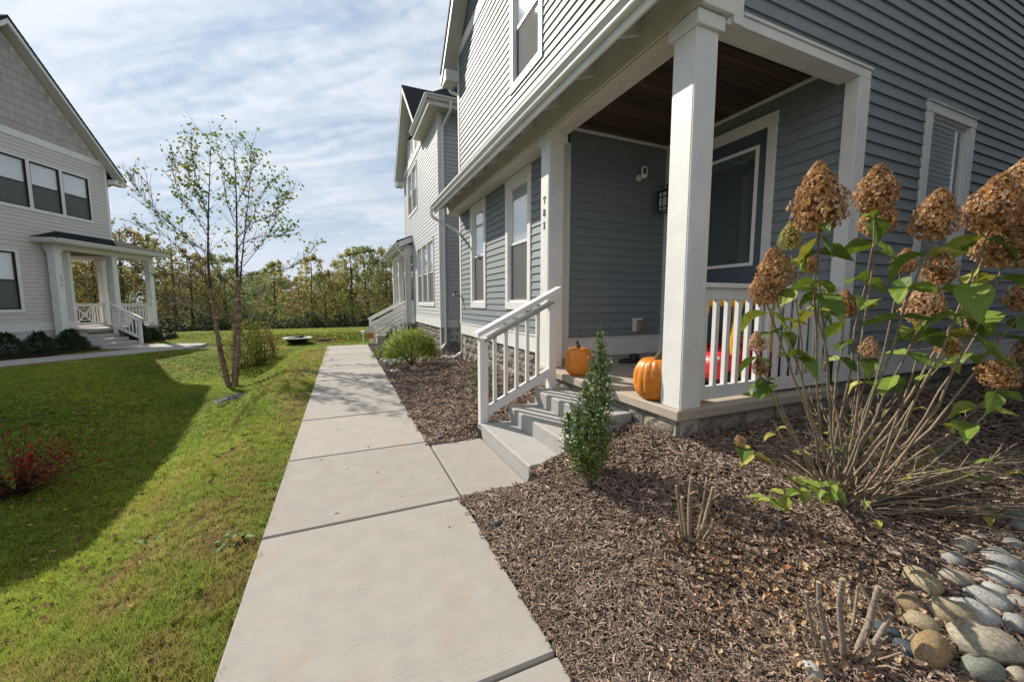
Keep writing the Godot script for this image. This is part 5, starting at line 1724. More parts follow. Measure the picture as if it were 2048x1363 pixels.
func birch() -> void:
	rng.seed = 501
	var base := Vector3(-2.66, -0.61, -11.85)
	var t := thing("birch_tree", "young multi-stemmed birch with peeling bark and sparse green leaves", "tree", Vector3(-2.97, lawn(-2.97, -13.2) + 0.03, -13.2))
	var tips := []
	var twigs := MB.new()
	twigs.col = Color(0.075, 0.055, 0.052)
	var stems := [
		[[-2.74, -0.66], [-2.86, 0.29], [-2.93, 1.36], [-2.97, 2.45], [-2.92, 3.57], [-2.83, 4.58], [-2.70, 5.85]],
		[[-2.63, -0.66], [-2.51, 0.98], [-2.43, 2.05], [-2.35, 3.36], [-2.30, 4.65], [-2.28, 5.72]],
		[[-2.57, -0.66], [-2.39, 0.71], [-2.34, 1.52], [-2.20, 2.48], [-2.06, 3.33], [-1.86, 4.55], [-1.76, 5.48]]]
	var zoff := [[0.0, 0.05, 0.1, 0.15, 0.1, 0.1, 0.1], [-0.05, -0.15, -0.2, -0.2, -0.25, -0.2], [0.08, 0.15, 0.2, 0.3, 0.4, 0.45, 0.5]]
	var rad := [[0.076, 0.062, 0.048, 0.032, 0.021, 0.012, 0.004], [0.066, 0.054, 0.043, 0.027, 0.015, 0.005], [0.066, 0.046, 0.033, 0.021, 0.014, 0.009, 0.004]]
	var paths := []
	for k in 3:
		var pts := []
		for i in stems[k].size(): pts.append(Vector3(stems[k][i][0], stems[k][i][1], -11.85 + zoff[k][i]) - base)
		var sm := smooth_path(pts, 5)
		var rr := []
		for i in sm.size():
			var f: float = float(i) / (sm.size() - 1) * (rad[k].size() - 1)
			var a := int(f)
			rr.append(lerpf(rad[k][a], rad[k][mini(a + 1, rad[k].size() - 1)], f - a) * (1.0 + R(-0.06, 0.08)))
		paths.append(sm)
		var split := int(sm.size() * 0.45)
		var low := MB.new()
		low.tube(sm.slice(0, split + 1), rr.slice(0, split + 1), 10)
		part(t, "stem", low, M.bark_birch)
		var upm := MB.new()
		upm.col = Color(0.085, 0.062, 0.058)
		upm.tube(sm.slice(split), rr.slice(split), 7)
		part(t, "stem", upm, M.twig)
		# curls of peeling bark
		var curl := MB.new()
		for q in 90:
			var i := 1 + rng.randi() % (split - 1)
			var a := R(0, TAU)
			var d := Vector3(cos(a), 0, sin(a))
			var p: Vector3 = sm[i].lerp(sm[i + 1], R(0, 1)) + d * rr[i] * 0.98
			curl.col = vary(Color(0.46, 0.32, 0.23) if R(0, 1) < 0.5 else Color(0.19, 0.115, 0.08), 0.3)
			var sd := Vector3(-d.z, 0, d.x)
			var w := R(0.03, 0.07)
			var hgt := R(0.02, 0.06)
			var o := d * R(0.012, 0.035)
			curl.quad(p - sd * w, p + sd * w * 0.6, p + sd * w + o + Vector3(0, hgt, 0), p - sd * w * 0.6 + o * 0.4 + Vector3(0, hgt, 0), d)
		stuff(part(t, "bark_curls", curl, M.dry_leaf))
		for i in range(split - 4, sm.size()): if i % 2 == 0 or i > sm.size() - 8: tips.append([sm[i], (sm[i] - sm[i - 1]).normalized(), 0.3 + 0.7 * float(i) / sm.size()])
	var brs := [
		[[-2.97, 2.45], [-3.4, 3.24], [-3.77, 3.65], [-4.09, 4.0], [-4.25, 4.31], [-4.31, 4.57]],
		[[-2.93, 3.27], [-3.23, 3.84], [-3.56, 4.3], [-3.71, 4.99], [-3.71, 5.32]],
		[[-2.89, 3.83], [-3.16, 4.39], [-3.41, 4.89], [-3.45, 5.41]],
		[[-2.38, 2.84], [-2.09, 3.65], [-1.77, 4.56], [-1.45, 5.22]],
		[[-2.34, 3.31], [-1.9, 3.77], [-1.42, 4.07], [-0.96, 4.71]],
		[[-2.38, 2.37], [-1.93, 2.39], [-1.21, 2.55], [-0.8, 2.76], [-0.42, 3.17]],
		[[-2.93, 2.04], [-3.32, 2.54], [-3.8, 3.21], [-4.17, 3.37], [-4.46, 3.54]],
		[[-2.33, 3.73], [-2.57, 4.46], [-2.61, 5.11], [-2.82, 5.85]],
		[[-2.34, 3.11], [-1.74, 3.36], [-1.21, 3.4], [-0.96, 3.52]],
		[[-2.2, 2.6], [-1.75, 3.1], [-1.35, 3.6], [-1.15, 4.3]],
		[[-2.95, 2.9], [-3.5, 3.3], [-3.95, 3.75], [-4.1, 4.5]],
		[[-2.36, 4.0], [-2.1, 4.7], [-1.95, 5.3], [-1.9, 5.7]],
		[[-2.92, 3.6], [-3.0, 4.3], [-3.12, 5.0], [-3.1, 5.6]],
		[[-2.94, 1.2], [-3.1, 1.36], [-3.34, 1.57], [-3.5, 1.62]],
		[[-2.37, 0.98], [-2.04, 1.25], [-1.73, 1.74], [-1.66, 1.95]],
		[[-2.45, 2.0], [-2.9, 2.5], [-3.2, 3.0], [-3.5, 3.2]],
		[[-2.93, 1.9], [-3.4, 2.0], [-3.8, 2.3], [-4.15, 2.3]],
		[[-2.35, 1.9], [-1.95, 1.85], [-1.5, 2.1], [-1.3, 2.05]]]
	for k in brs.size():
		var dz := R(-1.0, 1.0)
		var pts := []
		var n: int = brs[k].size()
		for i in n: pts.append(Vector3(brs[k][i][0], brs[k][i][1], -11.85 + dz * i / (n - 1)) - base)
		var sm := smooth_path(pts, 4)
		var dead := k in [13, 14]
		twigs.col = Color(0.34, 0.30, 0.26) if dead else vary(Color(0.080, 0.058, 0.056), 0.2)
		twigs.tube(sm, taper(0.012, 0.0025, sm.size()), 5, false)
		for i in range(3, sm.size()):
			var d: Vector3 = (sm[i] - sm[i - 1]).normalized()
			if not dead and k < 15: tips.append([sm[i], d, float(i) / sm.size()])
			for q in 4:
				var dd := (d + rdir() * 0.75 + Vector3(0, 0.35, 0)).normalized()
				var ln := R(0.16, 0.55)
				var e: Vector3 = sm[i] + dd * ln
				twigs.tube([sm[i], sm[i] + dd * ln * 0.5 + rdir() * 0.02, e + Vector3(0, 0.03, 0)], [0.005, 0.0035, 0.002], 3, false)
				if not dead and k < 15: tips.append([e, dd, float(i) / sm.size()])
	# more fine twigs from the stems
	for sm in paths:
		for i in range(int(sm.size() * 0.36), sm.size()):
			for q in 3:
				var a := R(0, TAU)
				var dd := Vector3(cos(a) * 0.75, R(0.45, 1.0), sin(a) * 0.75).normalized()
				var ln := R(0.25, 0.75)
				var mid: Vector3 = sm[i] + dd * ln * 0.5 - Vector3(0, 0.02, 0)
				var e: Vector3 = sm[i] + dd * ln + Vector3(0, 0.06, 0)
				twigs.col = vary(Color(0.078, 0.058, 0.055), 0.2)
				twigs.tube([sm[i], mid, e], [0.006, 0.004, 0.002], 3, false)
				if float(i) / sm.size() > 0.45: tips.append([e, dd, float(i) / sm.size()])
	stuff(part(t, "twigs", twigs, M.twig))
	var lv := MB.new()
	var made := 0
	while made < 1550:
		var q: Array = tips[rng.randi() % tips.size()]
		var p: Vector3 = q[0]
		if R(0, 1) > 0.10 + 0.9 * smoothstep(2.4, 5.2, p.y): continue
		if p.x + base.x < -3.75 and R(0, 1) < 0.7: continue
		var d := (Vector3(R(-1, 1), R(-0.9, 0.3), R(-1, 1))).normalized()
		var nn := rdir()
		var col := Color(0.135, 0.205, 0.035)
		var u := R(0, 1)
		if u > 0.95: col = Color(0.42, 0.22, 0.025)
		elif u > 0.78: col = Color(0.23, 0.27, 0.04)
		lv.col = vary(col, 0.3)
		var pp := p + rdir() * R(0.0, 0.14)
		leaf2(lv, pp, d, nn, R(0.075, 0.112), R(0.058, 0.086), 0.15)
		made += 1
	stuff(part(t, "foliage", lv, M.leaf))
	t.scale = Vector3(1.0, 1.045, 1.0)

func shrub_mesh(sd: int, n: int, w: float, hgt: float, leaf: float, cols: Array, shape := 0.5, lump := 0.25) -> Array:
	# [twigs, foliage]: leaves through an uneven, lumpy volume standing on the ground
	rng.seed = sd
	var ns := noise(sd, 1.3, 2)
	var tw := MB.new()
	var lf := MB.new()
	for k in 12:
		tw.col = vary(Color(0.12, 0.085, 0.06), 0.25)
		var a := R(0, TAU)
		var e := Vector3(cos(a) * w * R(0.2, 0.8), hgt * R(0.5, 0.95), sin(a) * w * R(0.2, 0.8))
		tw.tube(bent(Vector3(cos(a), 0, sin(a)) * w * 0.06, e, rdir() * w * 0.1, 4), taper(0.010, 0.003, 5), 4, false)
	for i in n:
		var d := rdir()
		var y := 0.5 + 0.5 * d.y
		var prof := pow(sin(PI * clampf(pow(y, shape), 0.02, 0.98)), 0.6)
		var lumpf := 1.0 + lump * ns.get_noise_3d(d.x * 1.6, y * 3.0, d.z * 1.6) * 2.0
		var rr := pow(R(0.15, 1.0), 0.38) * lumpf * prof
		var hz := Vector2(d.x, d.z).normalized()
		var p := Vector3(hz.x * w * rr, hgt * clampf(y * lumpf * 0.96, 0.03, 1.1), hz.y * w * rr)
		lf.col = vary(cols[rng.randi() % cols.size()], 0.28)
		var out := (Vector3(hz.x, 0.45 * (d.y + 0.4), hz.y) + rdir() * 0.8).normalized()
		leaf2(lf, p, out, (rdir() + Vector3(0, 0.8, 0)).normalized(), leaf * R(0.7, 1.3), leaf * R(0.45, 0.7))
	return [tw.mesh(), lf.mesh()]

func shrub(called: String, label: String, at: Vector3, ms: Array, mt: Material, scale := Vector3.ONE, turn := 0.0, group := "") -> Node3D:
	var t := thing(called, label, "shrub", at, group)
	var tf := Transform3D(Basis(Vector3.UP, turn) * Basis.from_scale(scale), Vector3.ZERO)
	stuff(put(t, "stems", ms[0], M.twig, tf))
	stuff(put(t, "foliage", ms[1], mt, tf))
	return t

func holly_column() -> void:
	# young upright holly beside the steps: several ascending stems, small glossy leaves with gaps between
	rng.seed = 611
	var at := Vector3(1.64, bed(1.64, -2.32) - 0.01, -2.32)
	var t := thing("holly_shrub", "narrow upright evergreen shrub with tiny glossy leaves beside the steps", "shrub", at)
	var stems := MB.new()
	var lf := MB.new()
	var nst := 15
	for k in nst:
		var a := TAU * k / nst + R(-0.3, 0.3)
		var hgt := R(0.40, 0.85) if k > 3 else R(0.85, 1.06)
		var out := R(0.10, 0.36) * (1.1 - hgt * 0.98) + 0.015
		var foot := Vector3(cos(a), 0, sin(a)) * 0.035
		var tip := Vector3(cos(a) * out, hgt, sin(a) * out)
		if k % 5 == 0: tip += Vector3(0.07, -0.1, 0.02)
		var path := bent(foot, tip, Vector3(cos(a), 0, sin(a)) * R(0.01, 0.06), 9)
		stems.col = vary(Color(0.15, 0.115, 0.085), 0.2)
		stems.tube(path, taper(0.008, 0.002, 10), 5, false)
		for i in range(1, 10):
			var p0: Vector3 = path[i]
			var f := i / 9.0
			for q in (6 if i > 1 else 4):
				var d := (rdir() + Vector3(cos(a), 0.9, sin(a)) * 0.7).normalized()
				var ln := R(0.05, 0.12) * (1.25 - 0.55 * f)
				var e := p0 + d * ln
				stems.tube([p0, e], [0.003, 0.0015], 3, false)
				for s in 11:
					var pp := p0.lerp(e, (s + 0.5) / 10.5) + rdir() * 0.005
					var c := Color(0.115, 0.195, 0.050)
					var u := R(0, 1)
					if u > 0.70: c = Color(0.195, 0.29, 0.065)
					if f < 0.35 and u > 0.55: c = Color(0.26, 0.31, 0.045)
					lf.col = vary(c, 0.3)
					leaf2(lf, pp, (rdir() + d * 0.8).normalized(), (rdir() * 0.7 + Vector3(0, 1, 0)).normalized(), R(0.017, 0.027), R(0.011, 0.017))
	for k in 9:
		var d := Vector3(-R(0.6, 1.0), R(0.5, 0.9), R(-0.4, 0.5)).normalized() if k < 6 else Vector3(R(0.5, 1), R(0.6, 1), R(-0.3, 0.3)).normalized()
		var p := Vector3(d.x * 0.08, R(0.3, 0.62), d.z * 0.08)
		stems.col = Color(0.11, 0.09, 0.075)
		stems.tube([p, p + d * R(0.16, 0.26)], [0.0025, 0.0012], 3, false)
	stuff(part(t, "stems", stems, M.twig))
	stuff(part(t, "foliage", lf, M.leaf_gloss))

func golden_bush() -> void:
	rng.seed = 622
	var at := Vector3(1.42, 0.02, -9.1)
	var t := thing("golden_bush", "large bright yellow-green thread-leaf bush beside the walk", "shrub", at)
	var lf := MB.new()
	var tw := MB.new()
	for k in 14:
		var a := R(0, TAU)
		tw.col = Color(0.14, 0.10, 0.06)
		tw.tube(bent(Vector3.ZERO, Vector3(cos(a) * 0.4, R(0.3, 0.65), sin(a) * 0.4), Vector3(0, 0.05, 0), 4), taper(0.012, 0.004, 5), 4, false)
	for i in 3400:
		var d := rdir()
		if d.y < -0.35: continue
		var lump := 1.0 + 0.10 * sin(d.x * 7.0 + 1.0) * cos(d.z * 6.0 + d.y * 5.0)
		var rr := pow(R(0.2, 1.0), 0.33) * lump
		var p := Vector3(d.x * 0.54 * rr, 0.36 + d.y * 0.46 * rr, d.z * 0.56 * rr)
		var out := (Vector3(d.x, 0.30 + d.y * 0.5, d.z) + rdir() * 0.45).normalized()
		var ln := R(0.09, 0.17)
		var e := p + out * ln + Vector3(0, -0.055, 0)
		var m := p + out * ln * 0.55 + Vector3(0, 0.015, 0)
		var c := Color(0.30, 0.37, 0.042).lerp(Color(0.17, 0.26, 0.036), R(0, 1))
		lf.col = vary(c, 0.22)
		var sd := out.cross(rdir()).normalized() * 0.006
		var nn := (out.cross(sd).normalized() * 0.5 + Vector3(d.x, d.y + 0.4, d.z)).normalized()
		lf.sq(p - sd, p + sd, m + sd, m - sd, nn, nn, nn, nn)
		lf.tri(m - sd, m + sd, e, nn, nn, nn)
		for q in 2:
			var s2 := (out + rdir() * 0.8).normalized()
			lf.tri(m - sd * 0.7, m + sd * 0.7, m + s2 * ln * 0.55 - Vector3(0, 0.02, 0), nn, nn, nn)
	stuff(part(t, "stems", tw, M.twig))
	stuff(part(t, "foliage", lf, M.leaf))

func ovate_leaf(sd: int) -> ArrayMesh:
	# broad pointed leaf, folded at the midrib, tip curled down, edges waved; length 1 along +x
	rng.seed = sd
	var b := MB.new()
	var nx := 7
	var ph := R(0, TAU)
	var curl := R(0.15, 0.6)
	var g := []
	for i in nx + 1:
		var t := float(i) / nx
		var w := 0.34 * pow(sin(PI * pow(t, 0.78)), 0.9) * (1.0 - 0.25 * t)
		var y := -curl * t * t + 0.06 * sin(t * 5.0 + ph)
		var r := []
		for j in 5:
			var s := (j - 2) / 2.0
			r.append(Vector3(t, y + absf(s) * w * 0.45 + 0.025 * sin(t * 14.0 + j * 1.7 + ph) * absf(s), s * w))
		g.append(r)
	for i in nx:
		for j in 4:
			var s := absf(j - 1.5) / 1.5
			var k := 1.0 + (0.15 if (i % 2) == 0 else -0.05) - s * 0.06
			b.col = Color(k, k, k)
			b.quad(g[i][j], g[i + 1][j], g[i + 1][j + 1], g[i][j + 1], Vector3(0, 1, 0))
	return b.mesh()

func flower_head(sd: int, cols: Array, n: int) -> ArrayMesh:
	# panicle: blunt cone covered with four-petalled papery florets, unit height about 1.9, unit radius 1 low down
	rng.seed = sd
	var b := MB.new()
	b.col = Color(0.20, 0.11, 0.055)
	var lump := noise(sd, 1.4, 2)
	b.lathe([Vector2(0.0, -0.7), Vector2(0.55, -0.55), Vector2(0.66, -0.1), Vector2(0.4, 0.4), Vector2(0.12, 0.8), Vector2(0.0, 0.9)], 10)
	for i in n:
		var y := R(-0.85, 1.15)
		var a := R(0, TAU)
		var rad := sqrt(maxf(0.02, 1.0 - pow((y + 0.15) / 0.78, 2.0))) if y < -0.15 else 1.0 - 0.90 * pow((y + 0.15) / 1.32, 1.5)
		rad *= R(0.82, 1.06) * (1.0 + 0.30 * lump.get_noise_3d(cos(a), y * 1.3, sin(a)))
		var p := Vector3(cos(a) * rad, y, sin(a) * rad)
		var o := (Vector3(cos(a), y * 0.55 + 0.1, sin(a)) + rdir() * 0.55).normalized()
		var s := o.cross(rdir()).normalized()
		var u := o.cross(s)
		var c: Color = cols[rng.randi() % cols.size()]
		var sz := R(0.058, 0.095)
		var cup := R(-0.2, 0.5)
		for q in 4:
			var f := s.rotated(o, q * PI / 2 + R(-0.2, 0.2))
			var e := o.cross(f)
			b.col = vary(c, 0.3)
			var m := p + f * sz * 0.6 + o * sz * cup * 0.4
			b.quad(p, m + e * sz * 0.42, p + f * sz * 1.15 + o * sz * (cup + R(-0.2, 0.2)), m - e * sz * 0.42, o)
	return b.mesh()

func hydrangea() -> void:
	rng.seed = 700
	var base := Vector3(2.77, bed(2.77, -1.27) - 0.01, -1.27)
	var t := thing("hydrangea", "big leggy hydrangea with dried brown flower heads in front of the porch", "shrub", base)
	var leaves := [ovate_leaf(1), ovate_leaf(2), ovate_leaf(3), ovate_leaf(4)]
	var lmats := []
	for q in [[0.150, 0.235, 0.040], [0.215, 0.310, 0.050], [0.115, 0.190, 0.036], [0.31, 0.36, 0.060], [0.44, 0.41, 0.08]]:
		var m := mat("hydrangea_leaf", q[0], q[1], q[2], 0.5, "speck", 6.0, 0.04, 0.4, false)
		m.vertex_color_use_as_albedo = true
		m.backlight_enabled = true
		m.backlight = lin(0.5, 0.5, 0.3)
		lmats.append(m)
	var brown := [Color(0.375, 0.188, 0.075), Color(0.450, 0.250, 0.106), Color(0.275, 0.131, 0.056), Color(0.625, 0.450, 0.275), Color(0.375, 0.250, 0.175), Color(0.500, 0.275, 0.100)]
	var pale := [Color(0.42, 0.40, 0.14), Color(0.50, 0.44, 0.22), Color(0.36, 0.27, 0.10), Color(0.30, 0.34, 0.09)]
	var rosy := [Color(0.625, 0.413, 0.250), Color(0.725, 0.537, 0.375), Color(0.425, 0.237, 0.119), Color(0.550, 0.338, 0.188)]
	var hm := [flower_head(11, brown, 1150), flower_head(12, brown, 1150), flower_head(13, pale, 950), flower_head(14, rosy, 1050)]
	# [x, y, z at z = -1.30, depth factor, radius, kind]
	var heads := [[2.32, 2.10, 0.80, 0.095, 1], [2.34, 2.02, 0.79, 0.128, 0], [2.88, 2.14, 0.82, 0.112, 1], [2.93, 1.99, 0.86, 0.105, 1], [2.02, 1.66, 0.83, 0.092, 0], [1.95, 1.57, 0.85, 0.082, 1], [2.12, 1.83, 0.90, 0.062, 2], [2.30, 1.70, 0.93, 0.052, 1], [2.65, 1.48, 0.93, 0.074, 0], [3.59, 2.05, 0.55, 0.088, 0], [4.47, 2.20, 0.47, 0.100, 1], [4.81, 1.96, 0.46, 0.108, 0], [3.58, 1.48, 0.63, 0.090, 3], [3.73, 1.72, 0.70, 0.085, 1], [2.95, 1.22, 0.85, 0.058, 3], [1.92, 1.30, 0.87, 0.048, 3], [1.95, 1.17, 0.89, 0.045, 1], [4.94, 0.92, 0.54, 0.085, 0], [4.0, 1.19, 0.70, 0.065, 1], [4.87, 2.41, 0.60, 0.110, 1], [4.44, 1.37, 0.70, 0.070, 0], [3.27, 1.75, 0.84, 0.070, 1], [1.83, 0.80, 0.97, 0.034, 3], [5.3, 1.55, 0.62, 0.10, 0], [5.6, 1.1, 0.6, 0.09, 1]]
	var eye := Vector3(0, 1.5, 0)
	var tips := []
	for h in heads:
		var p: Vector3 = eye + (Vector3(h[0], h[1], -1.30) - eye) * h[2]
		tips.append([p - base, h[3], h[4]])
	for k in tips.size():
		var q: Array = tips[k]
		var p: Vector3 = q[0]
		var r: float = q[1]
		var foot := Vector3(R(-0.10, 0.10), 0, R(-0.08, 0.08))
		var under := p - Vector3(0, r * 0.7, 0)
		var flat := Vector3(p.x, 0, p.z)
		var n := 9
		var path := []
		for i in n + 1:
			var f := float(i) / n
			var c1 := foot + flat * 0.42 + Vector3(0, p.y * 0.22, 0)
			path.append(foot.lerp(c1, f).lerp(c1.lerp(under, f), f) + rdir() * 0.012)
		var rad := taper(0.0062 + r * 0.016, 0.0034, n + 1)
		for i in range(1, n, 2): rad[i] *= 1.18
		var st := MB.new()
		st.tube(path, rad, 6)
		part(t, "stem", st, M.stem if k % 3 else M.stem_grey)
		var d: Vector3 = (path[n] - path[n - 2]).normalized()
		var up := d.lerp(Vector3.UP, 0.45).normalized()
		var bs := Basis(Quaternion(Vector3.UP, up)) * Basis(Vector3.UP, R(0, TAU)) * Basis.from_scale(Vector3(r, r * R(1.1, 1.3), r) * 0.76)
		var fh := put(t, "flower_head", hm[q[2]], M.petal, Transform3D(bs, p))
		if q[2] == 2: fh.set_meta("label", "pale green flower head")
		# opposite pairs of leaves under the head and down the stem
		var pairs := 3 if r > 0.07 else 2
		var start := R(0, TAU)
		for g in pairs:
			var f := 1.0 - 0.02 - g * R(0.055, 0.085)
			var fi := clampf(f * n, 0.0, n - 0.001)
			var lp: Vector3 = path[int(fi)].lerp(path[int(fi) + 1], fi - int(fi))
			for s in 2:
				if R(0, 1) < 0.10: continue
				var a := start + g * 1.45 + s * PI + R(-0.3, 0.3)
				var ld := (Vector3(cos(a), R(-0.75, 0.25), sin(a))).normalized()
				var ln := R(0.10, 0.165) * (0.75 + r * 3.0)
				var x := ld
				var z := x.cross(Vector3.UP).normalized()
				var y := z.cross(x)
				var lb := Basis(x, y, z) * Basis(Vector3(1, 0, 0), R(-0.6, 0.6)) * Basis.from_scale(Vector3.ONE * ln)
				var mi := rng.randi() % 3
				if R(0, 1) < (0.25 if p.y > 0.9 else 0.6): mi = 3 + rng.randi() % 2
				put(t, "leaf", leaves[rng.randi() % 4], lmats[mi], Transform3D(lb, lp))
	# bare canes and side shoots from the crown, most leaning out to the right
	for k in 120:
		var a := R(-2.9, 2.9) if k < 22 else R(-0.75, 1.0)
		var ln := R(0.35, 0.85) if k < 22 else R(0.5, 1.35)
		var el := R(0.25, 1.1) if k < 22 else R(0.03, 0.62)
		var foot := Vector3(R(-0.11, 0.11), 0, R(-0.10, 0.10))
		var tip := foot + Vector3(cos(a) * cos(el), sin(el), sin(a) * cos(el)) * ln
		if base.z + tip.z < -2.15: continue
		var path := wiggle(bent(foot, tip, Vector3(0, R(-0.06, 0.08), 0), 7), 0.014)
		var st := MB.new()
		st.tube(path, taper(R(0.0035, 0.0070), 0.0018, 8), 5)
		for q in 2:
			var i := 3 + rng.randi() % 4
			var dd: Vector3 = ((path[i] - path[i - 1]).normalized() + rdir() * 0.7).normalized()
			st.tube([path[i], path[i] + dd * R(0.06, 0.2)], [0.0032, 0.0015], 4)
		part(t, "stem", st, M.stem if R(0, 1) < 0.6 else M.stem_grey)
		if k % 3 == 0:
			for s in 2:
				var ld := rdir() * Vector3(1, 0.3, 1)
				var x := ld.normalized()
				var z := x.cross(Vector3.UP).normalized()
				put(t, "leaf", leaves[rng.randi() % 4], lmats[1 + rng.randi() % 4], Transform3D(Basis(x, z.cross(x), z) * Basis.from_scale(Vector3.ONE * R(0.05, 0.10)), path[7 - s * 2]))
	# young shoots low on the left
	for k in 7:
		var tip := Vector3(R(-0.95, -0.6), R(0.22, 0.5), R(0.05, 0.35))
		var path := bent(Vector3(-0.08, 0, 0.02), tip, Vector3(0, 0.05, 0), 5)
		var st := MB.new()
		st.tube(path, taper(0.006, 0.002, 6), 5)
		part(t, "stem", st, M.stem_grey)
		for s in 5:
			var x := (rdir() * Vector3(1, 0.35, 1)).normalized()
			var z := x.cross(Vector3.UP).normalized()
			put(t, "leaf", leaves[rng.randi() % 4], lmats[1 + 2 * (rng.randi() % 2)], Transform3D(Basis(x, z.cross(x), z) * Basis.from_scale(Vector3.ONE * R(0.06, 0.10)), path[5 - s % 3]))
	# old bases of the canes
	for k in 9:
		var a := R(0, TAU)
		var st := MB.new()
		var foot := Vector3(cos(a) * 0.05, -0.03, sin(a) * 0.05)
		st.tube(wiggle(bent(foot, foot + Vector3(cos(a) * R(0.04, 0.16), R(0.12, 0.26), sin(a) * R(0.04, 0.16)), Vector3.ZERO, 3), 0.01), taper(R(0.014, 0.022), 0.010, 4), 7)
		part(t, "stem", st, M.stem)

func cut_stump(label: String, at: Vector3, sd: int, tips: Array) -> void:
	rng.seed = sd
	var t := thing("cut_shrub", label, "plant", at, "shrubs cut back to bare stubs")
	for q in tips:
		var tip: Vector3 = q[0]
		var r: float = q[1]
		var foot := Vector3(tip.x * 0.28, -0.03, tip.z * 0.28)
		var path := wiggle(bent(foot, tip, Vector3(tip.x, 0, tip.z) * 0.12, 4), r * 0.35)
		var b := MB.new()
		r *= 0.72
		b.tube(path, [r * 1.25, r * 1.05, r * 1.14, r * 0.95, r], 7)
		part(t, "stub", b, M.stem_grey if sd % 2 == 0 else M.stem)
		var d: Vector3 = (path[4] - path[3]).normalized()
		var c := MB.new()
		c.tube([path[4], path[4] + d * 0.002], [r * 0.97, r * 0.93], 7)
		part(t, "cut_end", c, M.cut_wood)
		if R(0, 1) < 0.7:
			var s := MB.new()
			var i := 2 + rng.randi() % 2
			var dd := (d + rdir() * 0.9).normalized()
			s.tube([path[i], path[i] + dd * R(0.03, 0.08)], [r * 0.6, r * 0.5], 6)
			part(t, "side_stub", s, M.stem)
	for k in 9:   # thin dead shoots and split ends low in the clump
		var a := R(0, TAU)
		var tip := Vector3(cos(a) * R(0.05, 0.22), R(0.05, 0.16), sin(a) * R(0.04, 0.16))
		var b := MB.new()
		b.tube(wiggle(bent(tip * Vector3(0.3, 0, 0.3), tip, Vector3.ZERO, 3), 0.006), taper(0.006, 0.003, 4), 5)
		part(t, "shoot", b, M.stem)

func red_bush() -> void:
	rng.seed = 733
	var at := Vector3(-3.75, lawn(-3.75, -6.6) - 0.01, -6.6)
	var t := thing("red_shrub", "wispy shrub with dark red autumn leaves in the shaded hollow", "shrub", at)
	var tw := MB.new()
	var lf := MB.new()
	for k in 64:
		var a := R(0, TAU)
		var el := R(0.15, 1.2)
		var ln := R(0.5, 1.15)
		var tip := Vector3(cos(a) * cos(el), sin(el) * 0.85, sin(a) * cos(el)) * ln
		tw.col = vary(Color(0.045, 0.030, 0.026), 0.3)
		var path := wiggle(bent(rdir() * 0.05 * Vector3(1, 0, 1), tip, Vector3(0, 0.06, 0), 5), 0.015)
		tw.tube(path, taper(0.007, 0.002, 6), 4, false)
		if el < 0.5 and R(0, 1) < 0.5: continue
		for q in 22:
			var i := 2 + rng.randi() % 4
			lf.col = vary(Color(0.20, 0.026, 0.020) if R(0, 1) < 0.7 else Color(0.42, 0.05, 0.025), 0.35)
			leaf2(lf, path[i] + rdir() * 0.07, rdir(), (rdir() + Vector3(0, 1, 0)).normalized(), R(0.035, 0.055), R(0.022, 0.034))
	stuff(part(t, "stems", tw, M.twig))
	stuff(part(t, "foliage", lf, M.leaf))

func stone_mesh(sd: int) -> ArrayMesh:
	rng.seed = sd
	var ns := noise(sd, 0.8, 2)
	var b := MB.new()
	var la := 14
	var lo := 20
	var g := []
	for i in la + 1:
		var v := -PI / 2 + PI * i / la
		var r := []
		for j in lo:
			var a := TAU * j / lo
			var d := Vector3(cos(v) * cos(a), sin(v), cos(v) * sin(a))
			var p := Vector3(signf(d.x) * pow(absf(d.x), 0.85), d.y, signf(d.z) * pow(absf(d.z), 0.85))
			r.append(p * (1.0 + 0.22 * ns.get_noise_3d(d.x, d.y, d.z)))
		g.append(r)
	for i in la:
		for j in lo:
			var j2 := (j + 1) % lo
			b.sq(g[i][j], g[i][j2], g[i + 1][j2], g[i + 1][j], g[i][j].normalized(), g[i][j2].normalized(), g[i + 1][j2].normalized(), g[i + 1][j].normalized())
	return b.mesh()

